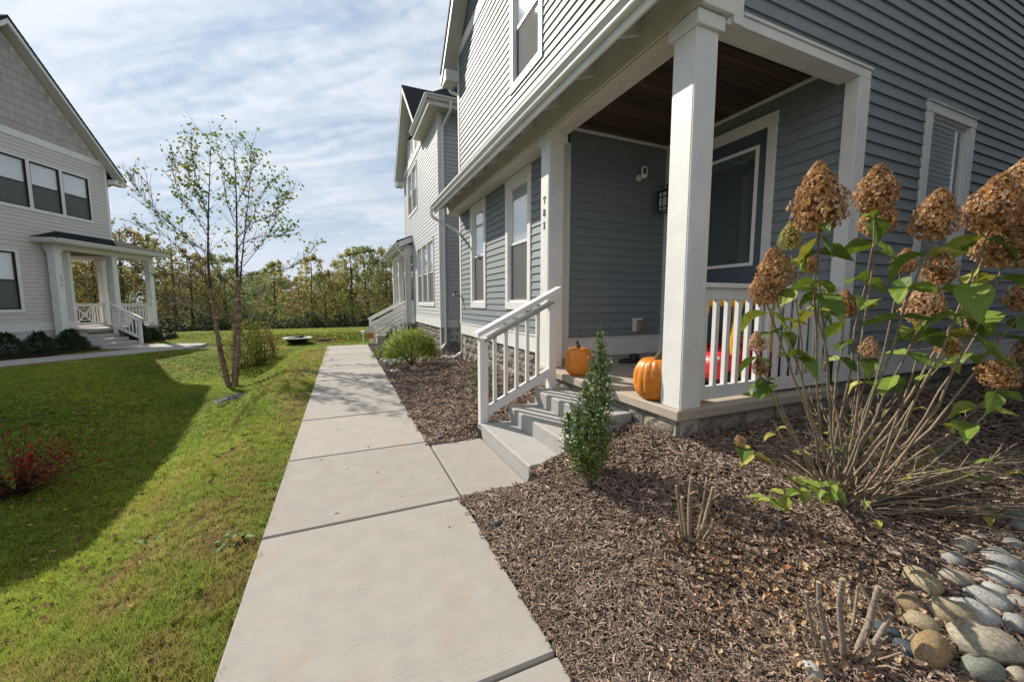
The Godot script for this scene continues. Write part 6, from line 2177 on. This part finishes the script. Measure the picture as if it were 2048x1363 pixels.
func stones() -> void:
	var ms := []
	for k in 7: ms.append(stone_mesh(40 + k))
	rng.seed = 808
	var tone := {"grey": Color(0.36, 0.36, 0.34), "white": Color(0.50, 0.50, 0.47), "tan": Color(0.42, 0.35, 0.23), "beige": Color(0.44, 0.39, 0.30), "brown": Color(0.30, 0.215, 0.135), "ochre": Color(0.38, 0.27, 0.145), "green": Color(0.27, 0.285, 0.23), "blue": Color(0.085, 0.115, 0.145)}
	var sm := {}
	for k in tone:
		var c: Color = tone[k]
		sm[k] = mat("river_stone_" + k, c.r, c.g, c.b, 0.8, "pebble", 1.0, 0.15, 0.3, false)
	var list := [
		["grey", 2.64, -0.76, 0.060, "small grey river stone at the upper edge of the stone bed by the mulch"],
		["grey", 2.84, -0.67, 0.095, "long grey river stone high on the right edge of the stone bed"],
		["white", 2.66, -0.61, 0.090, "broad whitish river stone below the long grey one"],
		["tan", 2.33, -0.76, 0.105, "flat tan river stone poking out of the mulch at the bed's upper left"],
		["beige", 2.46, -0.70, 0.085, "beige oval river stone right of the flat tan one"],
		["grey", 2.41, -0.59, 0.085, "smooth grey oval river stone in the middle of the stone bed"],
		["white", 2.52, -0.60, 0.050, "small pale river stone above the smooth grey oval"],
		["brown", 2.15, -0.73, 0.070, "round brown river stone behind the cut stubs"],
		["white", 2.29, -0.60, 0.100, "long white river stone lying over the tan ones"],
		["tan", 2.21, -0.63, 0.092, "wide tan river stone under the long white one"],
		["tan", 2.08, -0.67, 0.065, "tan river stone between the brown one and the stubs"],
		["beige", 2.16, -0.52, 0.118, "largest river stone, smooth grey-beige, at the lower right"],
		["grey", 2.35, -0.50, 0.055, "grey river stone at the right edge beside the largest one"],
		["ochre", 1.97, -0.60, 0.098, "large rounded ochre river stone with stub shadows"],
		["green", 2.03, -0.49, 0.075, "grey-green river stone at the bottom beside the ochre one"],
		["beige", 2.10, -0.43, 0.045, "beige river stone in the bottom right corner"],
		["blue", 1.92, -0.65, 0.055, "dark slate blue river stone in front of the ochre one"],
		["blue", 1.95, -0.72, 0.058, "dark slate blue river stone tucked under the stubs"],
		["white", 1.56, -0.77, 0.046, "lone white river stone in the mulch left of the stubs"],
		["grey", 2.51, -0.53, 0.050, "grey river stone at the far right edge of the stone bed"],
		["green", 3.50, -0.80, 0.080, "dark green-grey river stone in the shade at the right edge"]]
	for q in list: stone(ms, sm, q[0], Vector3(q[1], 0, q[2]), q[3] * 0.80, q[4], "river stones at the lower right")
	var fills := ["beige", "tan", "grey", "white", "green", "brown"]
	var n := 0
	while n < 70:
		var x := R(1.80, 3.9)
		var z := R(-0.86, 0.15)
		if z < -0.66 - (x - 2.0) * 0.16 or x < 1.9 - z * 0.1: continue
		var clash := false
		for q in list:
			if Vector2(q[1] - x, q[2] - z).length() < q[3] * 0.72 + 0.045: clash = true
		if clash: continue
		var r := R(0.030, 0.062)
		list.append(["", x, z, r, ""])
		stone(ms, sm, fills[rng.randi() % 6], Vector3(x, 0, z), r, "small river stone among the larger ones at the lower right", "river stones at the lower right")
		n += 1
	# edging of small stones round the golden bush and at the house corner
	for k in 54:
		var x := R(0.84, 1.6)
		var z := R(-10.6, -8.55)
		if k > 34:
			x = R(1.6, 2.75)
			z = R(-10.3, -9.6)
		elif Vector2((x - 1.42) / 0.5, (z + 9.1) / 0.5).length() < 1.0: continue
		stone(ms, sm, ["tan", "beige", "grey", "white"][rng.randi() % 4], Vector3(x, 0, z), R(0.045, 0.10), "small tan or grey stone edging the bed round the golden bush", "edging stones round the golden bush")

func stone(ms: Array, sm: Dictionary, kind: String, at: Vector3, r: float, label: String, group: String) -> void:
	var flat := R(0.52, 0.78)
	at.y = bed(at.x, at.z) + r * flat * 0.22
	var o := put(self, "river_stone", ms[rng.randi() % ms.size()], sm[kind], Transform3D(Basis(Vector3.UP, R(0, TAU)) * Basis(Vector3(1, 0, 0), R(-0.15, 0.15)) * Basis.from_scale(Vector3(r, r * flat, r * R(0.62, 0.85))), at))
	tag(o, label, "stone", group)

func litter() -> void:
	# crisp fallen leaves, thick round the cut shrubs
	var meshes := []
	for k in 3:
		rng.seed = 840 + k
		var b := MB.new()
		var g := []
		for i in 5:
			var t := i / 4.0
			var w := 0.30 * sin(PI * clampf(t, 0.04, 0.96))
			var r := []
			for j in 3: r.append(Vector3(t - 0.5, R(0.0, 0.10) + absf(j - 1.0) * R(0.12, 0.3) + 0.22 * pow(t - 0.5, 2.0), (j - 1.0) * w * R(0.7, 1.2)))
			g.append(r)
		for i in 4:
			for j in 2:
				b.quad(g[i][j], g[i + 1][j], g[i + 1][j + 1], g[i][j + 1], Vector3(0, 1, 0))
		meshes.append(b.mesh())
	rng.seed = 850
	var rows := [PackedFloat32Array(), PackedFloat32Array(), PackedFloat32Array()]
	var cen := [[1.82, -1.32, 0.22, 360], [1.72, -0.95, 0.26, 460], [2.05, -1.15, 0.28, 300], [1.35, -0.8, 0.32, 140], [1.55, -1.6, 0.5, 60], [2.75, -1.3, 0.4, 60], [2.0, -2.1, 0.6, 30]]
	var k := 0
	for c in cen:
		for i in c[3]:
			var x: float = c[0] + rng.randfn(0, c[2])
			var z: float = c[1] + rng.randfn(0, c[2])
			if not in_bed(x, z) or x < 0.85: continue
			var col := Color(0.36, 0.25, 0.155)
			var u := R(0, 1)
			if u > 0.7: col = Color(0.44, 0.32, 0.21)
			elif u > 0.45: col = Color(0.22, 0.15, 0.105)
			elif u > 0.41: col = Color(0.34, 0.17, 0.08)
			var s := R(0.016, 0.046)
			var bs := Basis(Vector3.UP, R(0, TAU)) * Basis(Vector3(1, 0, 0), R(-0.9, 0.9)) * Basis(Vector3(0, 0, 1), R(-0.7, 0.7)) * Basis.from_scale(Vector3.ONE * s)
			row(rows[k % 3], bs, Vector3(x, bed(x, z) + R(0.008, 0.03), z), vary(col, 0.3))
			k += 1
	# a thin scatter on the lawn and hollow
	for i in 1500:
		var x := R(-6.5, -0.6)
		var z := R(-13.0, -1.0)
		if x > -1.6 and R(0, 1) < 0.7: continue
		var s := R(0.03, 0.07)
		var col: Color = [Color(0.20, 0.10, 0.05), Color(0.28, 0.17, 0.09), Color(0.40, 0.27, 0.07)][rng.randi() % 3]
		row(rows[k % 3], Basis(Vector3.UP, R(0, TAU)) * Basis(Vector3(1, 0, 0), R(-0.4, 0.4)) * Basis.from_scale(Vector3.ONE * s), Vector3(x, lawn(x, z) + R(0.025, 0.05), z), vary(col, 0.3))
		k += 1
	for q in 3:
		tag(stuff(many(self, "fallen_leaves", meshes[q], M.dry_leaf, rows[q])), "curled dry brown leaves strewn over the mulch and lawn", "leaves", "fallen leaves")

func small_garden() -> void:
	var box_cols := [Color(0.030, 0.062, 0.020), Color(0.045, 0.085, 0.025), Color(0.022, 0.048, 0.018)]
	var hedge := shrub_mesh(71, 6000, 0.50, 0.72, 0.050, box_cols, 0.42, 0.12)
	var lf := left_frame()
	var labels := ["dark clipped evergreen bush at the left edge beneath the beige house", "dark clipped evergreen bush between two others beneath the beige house", "dark clipped evergreen bush nearest the steps of the beige house"]
	for k in 3:
		shrub("evergreen_bush", labels[k], lf * Vector3([-2.15, -1.22, -0.22][k], -0.21, 0.42), hedge, M.leaf_gloss, Vector3(0.98, [1.0, 0.95, 0.97][k], 0.85), k * 1.7, "clipped bushes at the beige house")
	shrub("evergreen_bush", "dark evergreen bush beside the stair railing of the beige house", lf * Vector3(2.75, -0.2, 0.35), hedge, M.leaf_gloss, Vector3(0.8, 1.35, 0.8), 0.6, "bushes by the beige porch")
	shrub("evergreen_bush", "low dark bush in front of the beige porch, the left of two", lf * Vector3(3.45, -0.2, 0.35), hedge, M.leaf_gloss, Vector3(0.85, 0.72, 0.8), 2.2, "bushes by the beige porch")
	shrub("evergreen_bush", "low dark bush at the corner of the beige porch", lf * Vector3(4.35, -0.2, 0.32), hedge, M.leaf_gloss, Vector3(0.8, 0.68, 0.8), 3.2, "bushes by the beige porch")
	var lime := [Color(0.15, 0.20, 0.030), Color(0.22, 0.24, 0.035), Color(0.085, 0.13, 0.028), Color(0.26, 0.20, 0.04)]
	var tw := shrub_mesh(72, 3400, 0.55, 1.45, 0.062, lime, 0.75, 0.3)
	var tw2 := shrub_mesh(73, 3000, 0.50, 1.25, 0.062, [Color(0.12, 0.16, 0.03), Color(0.22, 0.19, 0.045), Color(0.20, 0.13, 0.045)], 0.75, 0.3)
	shrub("lawn_shrub", "yellow-green shrub on the lawn behind the birch, the taller of two", Vector3(-3.10, lawn(-3.1, -15.9), -15.9), tw, M.leaf)
	shrub("lawn_shrub", "bronze-green shrub on the lawn right of the yellow-green one", Vector3(-2.72, lawn(-2.72, -16.6), -16.6), tw2, M.leaf)
	var holly := shrub_mesh(74, 1500, 0.26, 0.46, 0.022, [Color(0.045, 0.09, 0.025), Color(0.075, 0.13, 0.035)], 0.5, 0.3)
	shrub("holly_shrub", "small round holly behind the stair railing of the blue house", Vector3(1.82, bed(1.82, -5.3), -5.3), holly, M.leaf_gloss)
	var dk := shrub_mesh(75, 800, 0.24, 0.62, 0.06, [Color(0.05, 0.075, 0.025), Color(0.08, 0.10, 0.035), Color(0.10, 0.09, 0.04)], 0.6, 0.3)
	shrub("leafy_shrub", "small dark leafy shrub in front of the pale house steps", Vector3(1.55, 0.0, -13.6), dk, M.leaf)
	var lowg := shrub_mesh(76, 1100, 0.42, 0.26, 0.055, [Color(0.16, 0.22, 0.05), Color(0.26, 0.28, 0.12), Color(0.10, 0.16, 0.04)], 0.45, 0.3)
	shrub("ground_plant", "low pale green plant spilling to the walk beyond the golden bush", Vector3(1.10, 0.0, -11.2), lowg, M.leaf)
	# grass clumps between the two houses
	var gr := MB.new()
	rng.seed = 760
	for k in 60:
		var a := R(0, TAU)
		var d := Vector3(cos(a) * R(0.1, 0.5), 1, sin(a) * R(0.1, 0.5)).normalized()
		gr.col = vary(Color(0.30, 0.27, 0.15), 0.3)
		var p := Vector3(cos(a), 0, sin(a)) * 0.05
		gr.tube(bent(p, p + d * R(0.5, 1.1), Vector3(cos(a), 0, sin(a)) * -0.05, 3), [0.004, 0.004, 0.003, 0.0015], 3, false)
	var gt := thing("tall_grass", "tall dry grass stalks at the corner between the two houses", "grass", Vector3(3.05, 0.05, -10.4))
	stuff(part(gt, "blades", gr, M.twig))
	# limestone slab in the hollow
	rng.seed = 771
	var rk := MB.new()
	var ns := noise(772, 2.6, 3)
	var gx := 18
	var gz := 10
	var g := []
	for i in gx + 1:
		var col := []
		for j in gz + 1:
			var u := i / float(gx) * 2.0 - 1.0
			var v := j / float(gz) * 2.0 - 1.0
			var edge := 1.0 - pow(maxf(absf(u), absf(v)), 5.0)
			var wd := 0.16 + 0.07 * ns.get_noise_1d(u * 2.0) + 0.05 * u
			var p := Vector3(u * 0.62, 0, v * wd + 0.10 * sin(u * 3.0))
			p.y = edge * (0.075 + 0.06 * ns.get_noise_2d(u * 1.6, v * 1.6)) - 0.02
			if fposmod(u * 2.3 + v * 0.5, 1.0) < 0.07: p.y -= 0.03
			col.append(p.rotated(Vector3.UP, 0.75))
		g.append(col)
	for i in gx:
		for j in gz: rk.quad(g[i][j], g[i + 1][j], g[i + 1][j + 1], g[i][j + 1], Vector3.UP)
	var o := part(self, "limestone_slab", rk, M.lime_rock, Transform3D(Basis(), Vector3(-2.22, lawn(-2.22, -10.9) + 0.02, -10.9)))
	tag(o, "pale weathered limestone slab in the grass below the birch", "rock")
	# fire pit
	var fp := thing("fire_pit", "round steel fire pit on the lawn near the berm", "fire pit", Vector3(-1.92, lawn(-1.92, -20.0), -20.0))
	var bowl := MB.new()
	bowl.lathe([Vector2(0.50, 0.30), Vector2(0.52, 0.31), Vector2(0.36, 0.10), Vector2(0.20, 0.04), Vector2(0.0, 0.03)], 28)
	part(fp, "bowl", bowl, M.rust_steel)
	var rim := MB.new()
	rim.lathe([Vector2(0.42, 0.29), Vector2(0.42, 0.315), Vector2(0.60, 0.315), Vector2(0.60, 0.29), Vector2(0.42, 0.29)], 28)
	part(fp, "rim", rim, M.gutter)
	for k in 4:
		var a := PI / 4 + k * PI / 2
		var lg := MB.new()
		lg.tube([Vector3(cos(a) * 0.42, 0.28, sin(a) * 0.42), Vector3(cos(a) * 0.48, -0.02, sin(a) * 0.48)], [0.016, 0.016], 6)
		part(fp, "leg", lg, M.rust_steel)
	var ash := MB.new()
	for k in 9:
		var a := R(0, TAU)
		ash.obox(Transform3D(Basis(Vector3.UP, a) * Basis(Vector3(0, 0, 1), R(-0.3, 0.3)), Vector3(cos(a) * 0.1, 0.28 + k * 0.008, sin(a) * 0.1)), Vector3(0.34, 0.05, 0.05), 0.01)
	stuff(part(fp, "firewood", ash, M.rust_steel))
	var lid := MB.new()
	lid.lathe([Vector2(0.0, 0.06), Vector2(0.30, 0.05), Vector2(0.34, 0.0)], 20)
	tag(part(self, "drain_cover", lid, M.rust_steel, Transform3D(Basis(), Vector3(-0.85, lawn(-0.85, -20.6), -20.6))), "low dark drain cover in the grass right of the fire pit", "cover")
	# path light
	var pl := thing("path_light", "white path light at the far end of the walk", "light", Vector3(0.66, lawn(0.66, -15.2), -15.2))
	var pb := MB.new()
	pb.tube([Vector3(0, -0.05, 0), Vector3(0, 0.42, 0)], [0.022, 0.022], 10)
	part(pl, "post", pb, M.white_plastic)
	var pc := MB.new()
	pc.lathe([Vector2(0.035, 0.40), Vector2(0.09, 0.53), Vector2(0.10, 0.545), Vector2(0.0, 0.57)], 16)
	part(pl, "lamp_head", pc, M.white_plastic)
	# sprinkler heads
	for q in [[0.885, -2.30, "black pop-up sprinkler head in the mulch right of the walk"], [0.925, -4.12, "black pop-up sprinkler head in the mulch corner by the steps"]]:
		var s := thing("sprinkler_head", q[2], "sprinkler", Vector3(q[0], bed(q[0], q[1]), q[1]))
		var sb := MB.new()
		sb.lathe([Vector2(0.034, -0.03), Vector2(0.036, 0.016), Vector2(0.030, 0.022), Vector2(0.016, 0.022), Vector2(0.0, 0.019)], 18)
		part(s, "cap", sb, M.dark_plastic)
		var sn := MB.new()
		sn.lathe([Vector2(0.013, 0.020), Vector2(0.013, 0.030), Vector2(0.0, 0.031)], 12)
		part(s, "nozzle", sn, M.grey_plastic)

# ---------------------------------------------------------------- woods beyond the berm
func wood_tree_meshes(sd: int, hgt: float, spread: float, n: int, cols: Array, low: float, leaf: float, barkc: Color) -> Array:
	rng.seed = sd
	var tr := MB.new()
	tr.col = barkc
	var lf := MB.new()
	var lean := Vector3(R(-0.3, 0.3), 0, R(-0.3, 0.3))
	var path := []
	for i in 8:
		var f := i / 7.0
		path.append(Vector3(0, hgt * 0.93 * f, 0) + lean * f + rdir() * 0.06 * f)
	tr.tube(path, taper(0.11 + hgt * 0.006, 0.02, 8), 7, false)
	var ends := []
	for k in 18:
		var f := low + (1.0 - low) * pow((k + R(0, 1)) / 18.0, 0.9)
		var fi := clampf(f * 7.0, 0.0, 6.99)
		var p: Vector3 = path[int(fi)].lerp(path[int(fi) + 1], fi - int(fi))
		var a := k * 2.4 + R(-0.4, 0.4)
		var ln := spread * (1.12 - 0.75 * f) * R(0.65, 1.15)
		var e := p + Vector3(cos(a) * ln, ln * R(0.35, 0.9), sin(a) * ln)
		tr.tube(bent(p, e, Vector3(0, -0.12, 0), 4), taper(0.04 * (1.2 - f), 0.010, 5), 4, false)
		ends.append([e, ln])
		for q in 3:
			var e2 := e + (rdir() + Vector3(0, 0.35, 0)) * ln * 0.42
			tr.tube([p.lerp(e, R(0.45, 0.9)), e2], [0.014, 0.005], 3, false)
			ends.append([e2, ln * 0.7])
	for i in n:
		var q: Array = ends[rng.randi() % ends.size()]
		var p: Vector3 = q[0] + rdir() * q[1] * pow(R(0, 1), 0.6) * 0.55
		lf.col = vary(cols[rng.randi() % cols.size()], 0.35)
		leaf2(lf, p, (rdir() + Vector3(0, -0.3, 0)).normalized(), rdir(), leaf * R(0.7, 1.35), leaf * R(0.5, 0.9), 0.1)
	return [tr.mesh(), lf.mesh() if n > 0 else null]

func ordinal(k: int) -> String:
	var ones := ["first", "second", "third", "fourth", "fifth", "sixth", "seventh", "eighth", "ninth", "tenth", "eleventh", "twelfth", "thirteenth", "fourteenth", "fifteenth", "sixteenth", "seventeenth", "eighteenth", "nineteenth", "twentieth"]
	return ones[k] if k < 20 else "twenty-" + ones[k - 20]

func weeds() -> void:
	# broad-leaved weeds in the turf
	var lf := ovate_leaf(9)
	var m := mat("weed_leaf", 0.12, 0.22, 0.05, 0.6, "speck", 6.0, 0.0, 0.4, false)
	m.vertex_color_use_as_albedo = true
	rng.seed = 780
	for q in [[-0.72, -2.86, 9, 0.07, "broad-leaved weed at the edge of the walk by the second joint"], [-1.28, -3.35, 5, 0.06, "small pale weed in the middle of the lit lawn"], [-2.05, -9.6, 12, 0.12, "clump of broad-leaved weeds below the limestone slab"]]:
		var t := thing("weed", q[4], "weed", Vector3(q[0], lawn(q[0], q[1]) + 0.01, q[1]), "weeds in the lawn")
		for k in q[2]:
			var a: float = k * 2.4 + R(-0.3, 0.3)
			var x := Vector3(cos(a), R(0.1, 0.7), sin(a)).normalized()
			var z := x.cross(Vector3.UP).normalized()
			put(t, "leaf", lf, m, Transform3D(Basis(x, z.cross(x), z) * Basis.from_scale(Vector3.ONE * q[3] * R(0.7, 1.2)), Vector3(cos(a), 0, sin(a)) * 0.01 * k * (1.0 if q[2] < 12 else 2.5)))

func woods() -> void:
	var bark := Color(0.085, 0.070, 0.062)
	var ochre := [Color(0.362, 0.302, 0.098), Color(0.283, 0.248, 0.086), Color(0.228, 0.233, 0.080), Color(0.384, 0.280, 0.106), Color(0.180, 0.200, 0.070)]
	var yellow := [Color(0.454, 0.410, 0.118), Color(0.346, 0.343, 0.103), Color(0.239, 0.277, 0.085), Color(0.451, 0.340, 0.113)]
	var olive := [Color(0.163, 0.206, 0.070), Color(0.221, 0.259, 0.086), Color(0.118, 0.157, 0.056), Color(0.261, 0.264, 0.095)]
	var sage := [Color(0.251, 0.316, 0.143), Color(0.189, 0.256, 0.109), Color(0.298, 0.350, 0.155)]
	var brown := [Color(0.253, 0.201, 0.089), Color(0.193, 0.166, 0.078), Color(0.323, 0.245, 0.103)]
	var kinds := [
		["ochre", wood_tree_meshes(901, 8.0, 2.1, 2100, ochre, 0.16, 0.19, bark)],
		["yellow", wood_tree_meshes(902, 8.0, 1.5, 1900, yellow, 0.14, 0.18, bark)],
		["olive green", wood_tree_meshes(903, 8.0, 2.3, 2400, olive, 0.12, 0.19, bark)],
		["grey-green", wood_tree_meshes(904, 7.0, 2.4, 2000, sage, 0.10, 0.17, bark)],
		["rusty brown", wood_tree_meshes(905, 8.0, 2.0, 1500, brown, 0.16, 0.19, bark)],
		["nearly bare", wood_tree_meshes(906, 8.0, 1.9, 220, brown, 0.2, 0.17, Color(0.11, 0.095, 0.09))]]
	rng.seed = 950
	# [x, z, top height above the datum, kind]
	var spots := [
		[-19.6, -31.0, 6.8, 1], [-18.0, -30.0, 6.2, 0], [-16.6, -31.5, 5.6, 2], [-15.3, -30.2, 7.3, 1], [-14.2, -31.0, 6.0, 4], [-13.0, -30.0, 6.4, 0],
		[-11.9, -31.0, 7.0, 4], [-10.8, -30.3, 6.4, 0], [-9.7, -31.3, 6.6, 5], [-8.7, -30.0, 5.9, 4], [-7.8, -31.0, 5.6, 0], [-6.9, -30.4, 4.9, 2],
		[-6.0, -31.2, 4.6, 3], [-5.2, -30.0, 4.7, 3], [-4.3, -30.8, 5.7, 1], [-3.5, -31.6, 4.3, 5], [-2.8, -30.2, 4.4, 4], [-2.0, -31.0, 6.1, 1],
		[-1.1, -30.3, 4.9, 0], [-0.2, -31.0, 5.6, 0], [0.7, -30.2, 6.4, 1], [1.7, -31.0, 6.6, 2], [2.9, -30.4, 6.3, 0], [4.4, -31.0, 6.8, 4], [6.0, -30.5, 6.2, 2], [8.0, -31.0, 6.6, 0], [-21.8, -30.4, 6.4, 2], [-24.0, -31.0, 6.9, 0],
		[-17.2, -35.5, 6.4, 2], [-14.8, -36.0, 6.9, 0], [-12.4, -35.4, 6.6, 2], [-10.2, -36.2, 6.8, 5], [-8.2, -35.6, 6.2, 2], [-6.4, -36.0, 5.2, 4], [-4.8, -35.4, 4.8, 2], [-3.2, -36.3, 4.9, 0], [-1.6, -35.6, 5.2, 2], [0.2, -36.0, 5.6, 4], [2.0, -35.5, 6.0, 0], [4.0, -36.0, 6.3, 2], [-19.5, -36.0, 6.5, 4], [-22.5, -36.0, 6.6, 2], [6.5, -36.2, 6.5, 0]]
	for i in spots.size():
		var s: Array = spots[i]
		var k: Array = kinds[s[3]]
		var wx: float = s[0] * 1.32
		var wz: float = s[1] * 1.32 + R(-1.2, 1.2)
		var base := Vector3(wx, lawn(wx, wz) - 0.05, wz)
		var sc: float = (1.5 + (s[2] - 1.5) * 1.12 + (s[2] - 5.9) * 0.75 - base.y) / 8.6
		var rank := 1
		for j in spots.size():
			if spots[j][3] == s[3] and (j < 28) == (i < 28) and spots[j][0] < s[0]: rank += 1
		var t := thing("woodland_tree", "%s autumn tree, %s of its colour from the left, %s row of the woods" % [k[0], ["first", "second", "third", "fourth", "fifth", "sixth", "seventh", "eighth", "ninth", "tenth"][rank - 1], "front" if i < 28 else "second"], "tree", base, "trees beyond the berm")
		var tf := Transform3D(Basis(Vector3.UP, R(0, TAU)) * Basis.from_scale(Vector3(sc * R(0.9, 1.1), sc, sc * R(0.9, 1.1))), Vector3.ZERO)
		put(t, "trunk", k[1][0], M.twig, tf)
		stuff(put(t, "crown", k[1][1], M.leaf, tf))
	# dark undergrowth along the edge
	var und := shrub_mesh(77, 1500, 1.25, 1.5, 0.15, [Color(0.030, 0.050, 0.022), Color(0.050, 0.070, 0.032), Color(0.075, 0.090, 0.05)], 0.5, 0.3)
	rng.seed = 960
	for k in 26:
		var x := -27.0 + k * 1.36 + R(-0.4, 0.4)
		var z := -35.0 + R(-0.8, 0.8)
		shrub("undergrowth_bush", "dark evergreen bush at the edge of the woods, %s from the left" % ordinal(k), Vector3(x, lawn(x, z) - 0.1, z), und, M.leaf, Vector3(R(0.9, 1.3), R(0.7, 1.35), R(0.8, 1.1)), R(0, TAU), "undergrowth at the edge of the woods")
	# taller brush filling in between the trunks
	var brush := [shrub_mesh(78, 1500, 1.5, 3.2, 0.17, olive + yellow, 0.7, 0.35), shrub_mesh(79, 1300, 1.4, 3.0, 0.17, ochre + brown, 0.7, 0.35)]
	for k in 26:
		var x := -27.5 + k * 1.38 + R(-0.5, 0.5)
		var z := R(-36.5, -40.5)
		shrub("woodland_brush", "%s brush between the trunks of the woods, %s clump from the left" % [["olive", "ochre"][k % 2], ordinal(k)], Vector3(x, lawn(x, z) - 0.1, z), brush[k % 2], M.leaf, Vector3(R(0.7, 1.2), R(0.65, 1.15), R(0.8, 1.1)), R(0, TAU), "brush in the woods")
	# the depth of the woods reads as one mass
	var rows := PackedFloat32Array()
	var rows2 := PackedFloat32Array()
	for k in 150:
		var x := R(-66.0, 36.0)
		var z := R(-50.0, -72.0)
		var sc := R(0.55, 0.9) * (1.0 + (-z - 50.0) * 0.012)
		var bs := Basis(Vector3.UP, R(0, TAU)) * Basis.from_scale(Vector3(sc * 1.25, sc, sc * 1.25))
		var p := Vector3(x, lawn(x, z) - 0.2, z)
		row(rows if k % 2 else rows2, bs, p, Color(1, 1, 1) * R(0.8, 1.1))
	tag(stuff(many(self, "far_woods", kinds[2][1][1], M.leaf, rows)), "hazy mass of trees deep in the woods", "woods", "deep woods")
	tag(stuff(many(self, "far_woods", kinds[4][1][1], M.leaf, rows2)), "hazy mass of trees deep in the woods", "woods", "deep woods")

func _ready() -> void:
	rng.seed = 20
	camera_and_light()
	make_materials()
	extra_materials()
	rng.seed = 21
	build_ground()
	make_blocks()
	blue_house()
	beige_house()
	white_house()
	unseen_neighbour_house()
	rng.seed = 22
	porch_things()
	birch()
	hydrangea()
	holly_column()
	golden_bush()
	red_bush()
	small_garden()
	cut_stump("cut-back shrub of straight pale stubs in the middle of the mulch", Vector3(1.75, 0.185, -1.50), 711, [[Vector3(0.0, 0.34, -0.02), 0.015], [Vector3(-0.10, 0.27, 0.02), 0.012], [Vector3(-0.07, 0.29, -0.05), 0.010], [Vector3(0.12, 0.28, 0.03), 0.014], [Vector3(0.16, 0.24, -0.05), 0.009], [Vector3(-0.29, 0.20, 0.05), 0.011], [Vector3(-0.20, 0.17, 0.08), 0.010], [Vector3(0.05, 0.15, 0.10), 0.009], [Vector3(-0.05, 0.12, 0.10), 0.010], [Vector3(0.22, 0.13, 0.06), 0.008]])
	cut_stump("cut-back shrub of gnarled stubs next to the river stones", Vector3(1.72, 0.145, -0.74), 712, [[Vector3(-0.24, 0.33, -0.03), 0.008], [Vector3(-0.11, 0.30, -0.06), 0.012], [Vector3(-0.04, 0.32, -0.02), 0.014], [Vector3(0.13, 0.27, 0.02), 0.016], [Vector3(0.21, 0.14, 0.03), 0.013], [Vector3(0.24, 0.10, 0.10), 0.014], [Vector3(-0.26, 0.22, 0.04), 0.010], [Vector3(0.03, 0.14, 0.08), 0.009], [Vector3(0.17, 0.20, -0.06), 0.008]])
	stones()
	litter()
	weeds()
	woods()
	rng.seed = 23
	scatter_mulch()
	rng.seed = 24
	scatter_grass()

func extra_materials() -> void:
	walk_texture()
	grain("pebble", 81, 256, 0.02, 0.22, 0.62, 1.0, 1, 0.07, 0.6)
	grain("broom", 71, 512, 0.02, 0.30, 0.75, 1.0, 8)
	for k in 3:
		var t: float = [1.0, 0.95, 1.03][k]
		var m := mat("concrete%d" % k, 0.395 * t, 0.374 * t, 0.343 * t, 0.9, "walk", 0.42, 0.0, 0.3)
		m.heightmap_enabled = true
		m.heightmap_texture = TX["broom"]
		m.heightmap_scale = 0.16
	var s := mat("fly_screen", 0.13, 0.13, 0.13, 0.9)
	s.transparency = BaseMaterial3D.TRANSPARENCY_ALPHA
	s.albedo_color.a = 0.55
	mat("shade_green", 0.20, 0.26, 0.22, 0.7)
	mat("grip_metal", 0.28, 0.27, 0.25, 0.5)
	mat("toy_tan", 0.62, 0.34, 0.10, 0.5)
	mat("flag_orange", 0.55, 0.16, 0.05, 0.8)
	mat("soil_dry", 0.075, 0.052, 0.040, 0.95, "soil", 2.2, 1.2, 0.2)
	var g := mat("grey_clear", 0.22, 0.21, 0.19, 0.2)
	g.transparency = BaseMaterial3D.TRANSPARENCY_ALPHA
	g.albedo_color.a = 0.6

func walk_texture() -> void:
	# weathered broomed concrete: sand speckle, streaks across the walk, a few rusty stains and dark pits
	var size := 1024
	var a := noise(91, 0.010, 4).get_seamless_image(size, size).get_data()
	var f := noise(92, 0.55, 2).get_seamless_image(size, size).get_data()
	var sim := noise(93, 0.16, 3).get_seamless_image(size / 16, size)
	sim.resize(size, size, Image.INTERPOLATE_CUBIC)
	var s := sim.get_data()
	var r := noise(94, 0.006, 3).get_seamless_image(size, size).get_data()
	var out := PackedByteArray()
	out.resize(size * size * 3)
	for i in size * size:
		var g := 0.90 + (f[i] / 255.0 - 0.5) * 0.17 + (s[i] / 255.0 - 0.5) * 0.05 + (a[i] / 255.0 - 0.5) * 0.05
		if f[i] < 28: g -= 0.16
		var rust := smoothstep(0.60, 0.85, r[i] / 255.0) * (0.5 + s[i] / 510.0) * 0.032
		out[i * 3] = int(clampf((g + 0.01) * 255.0, 0, 255))
		out[i * 3 + 1] = int(clampf((g - rust * 0.6) * 255.0, 0, 255))
		out[i * 3 + 2] = int(clampf((g - rust * 1.4) * 255.0, 0, 255))
	TX["walk"] = ImageTexture.create_from_image(Image.create_from_data(size, size, false, Image.FORMAT_RGB8, out))
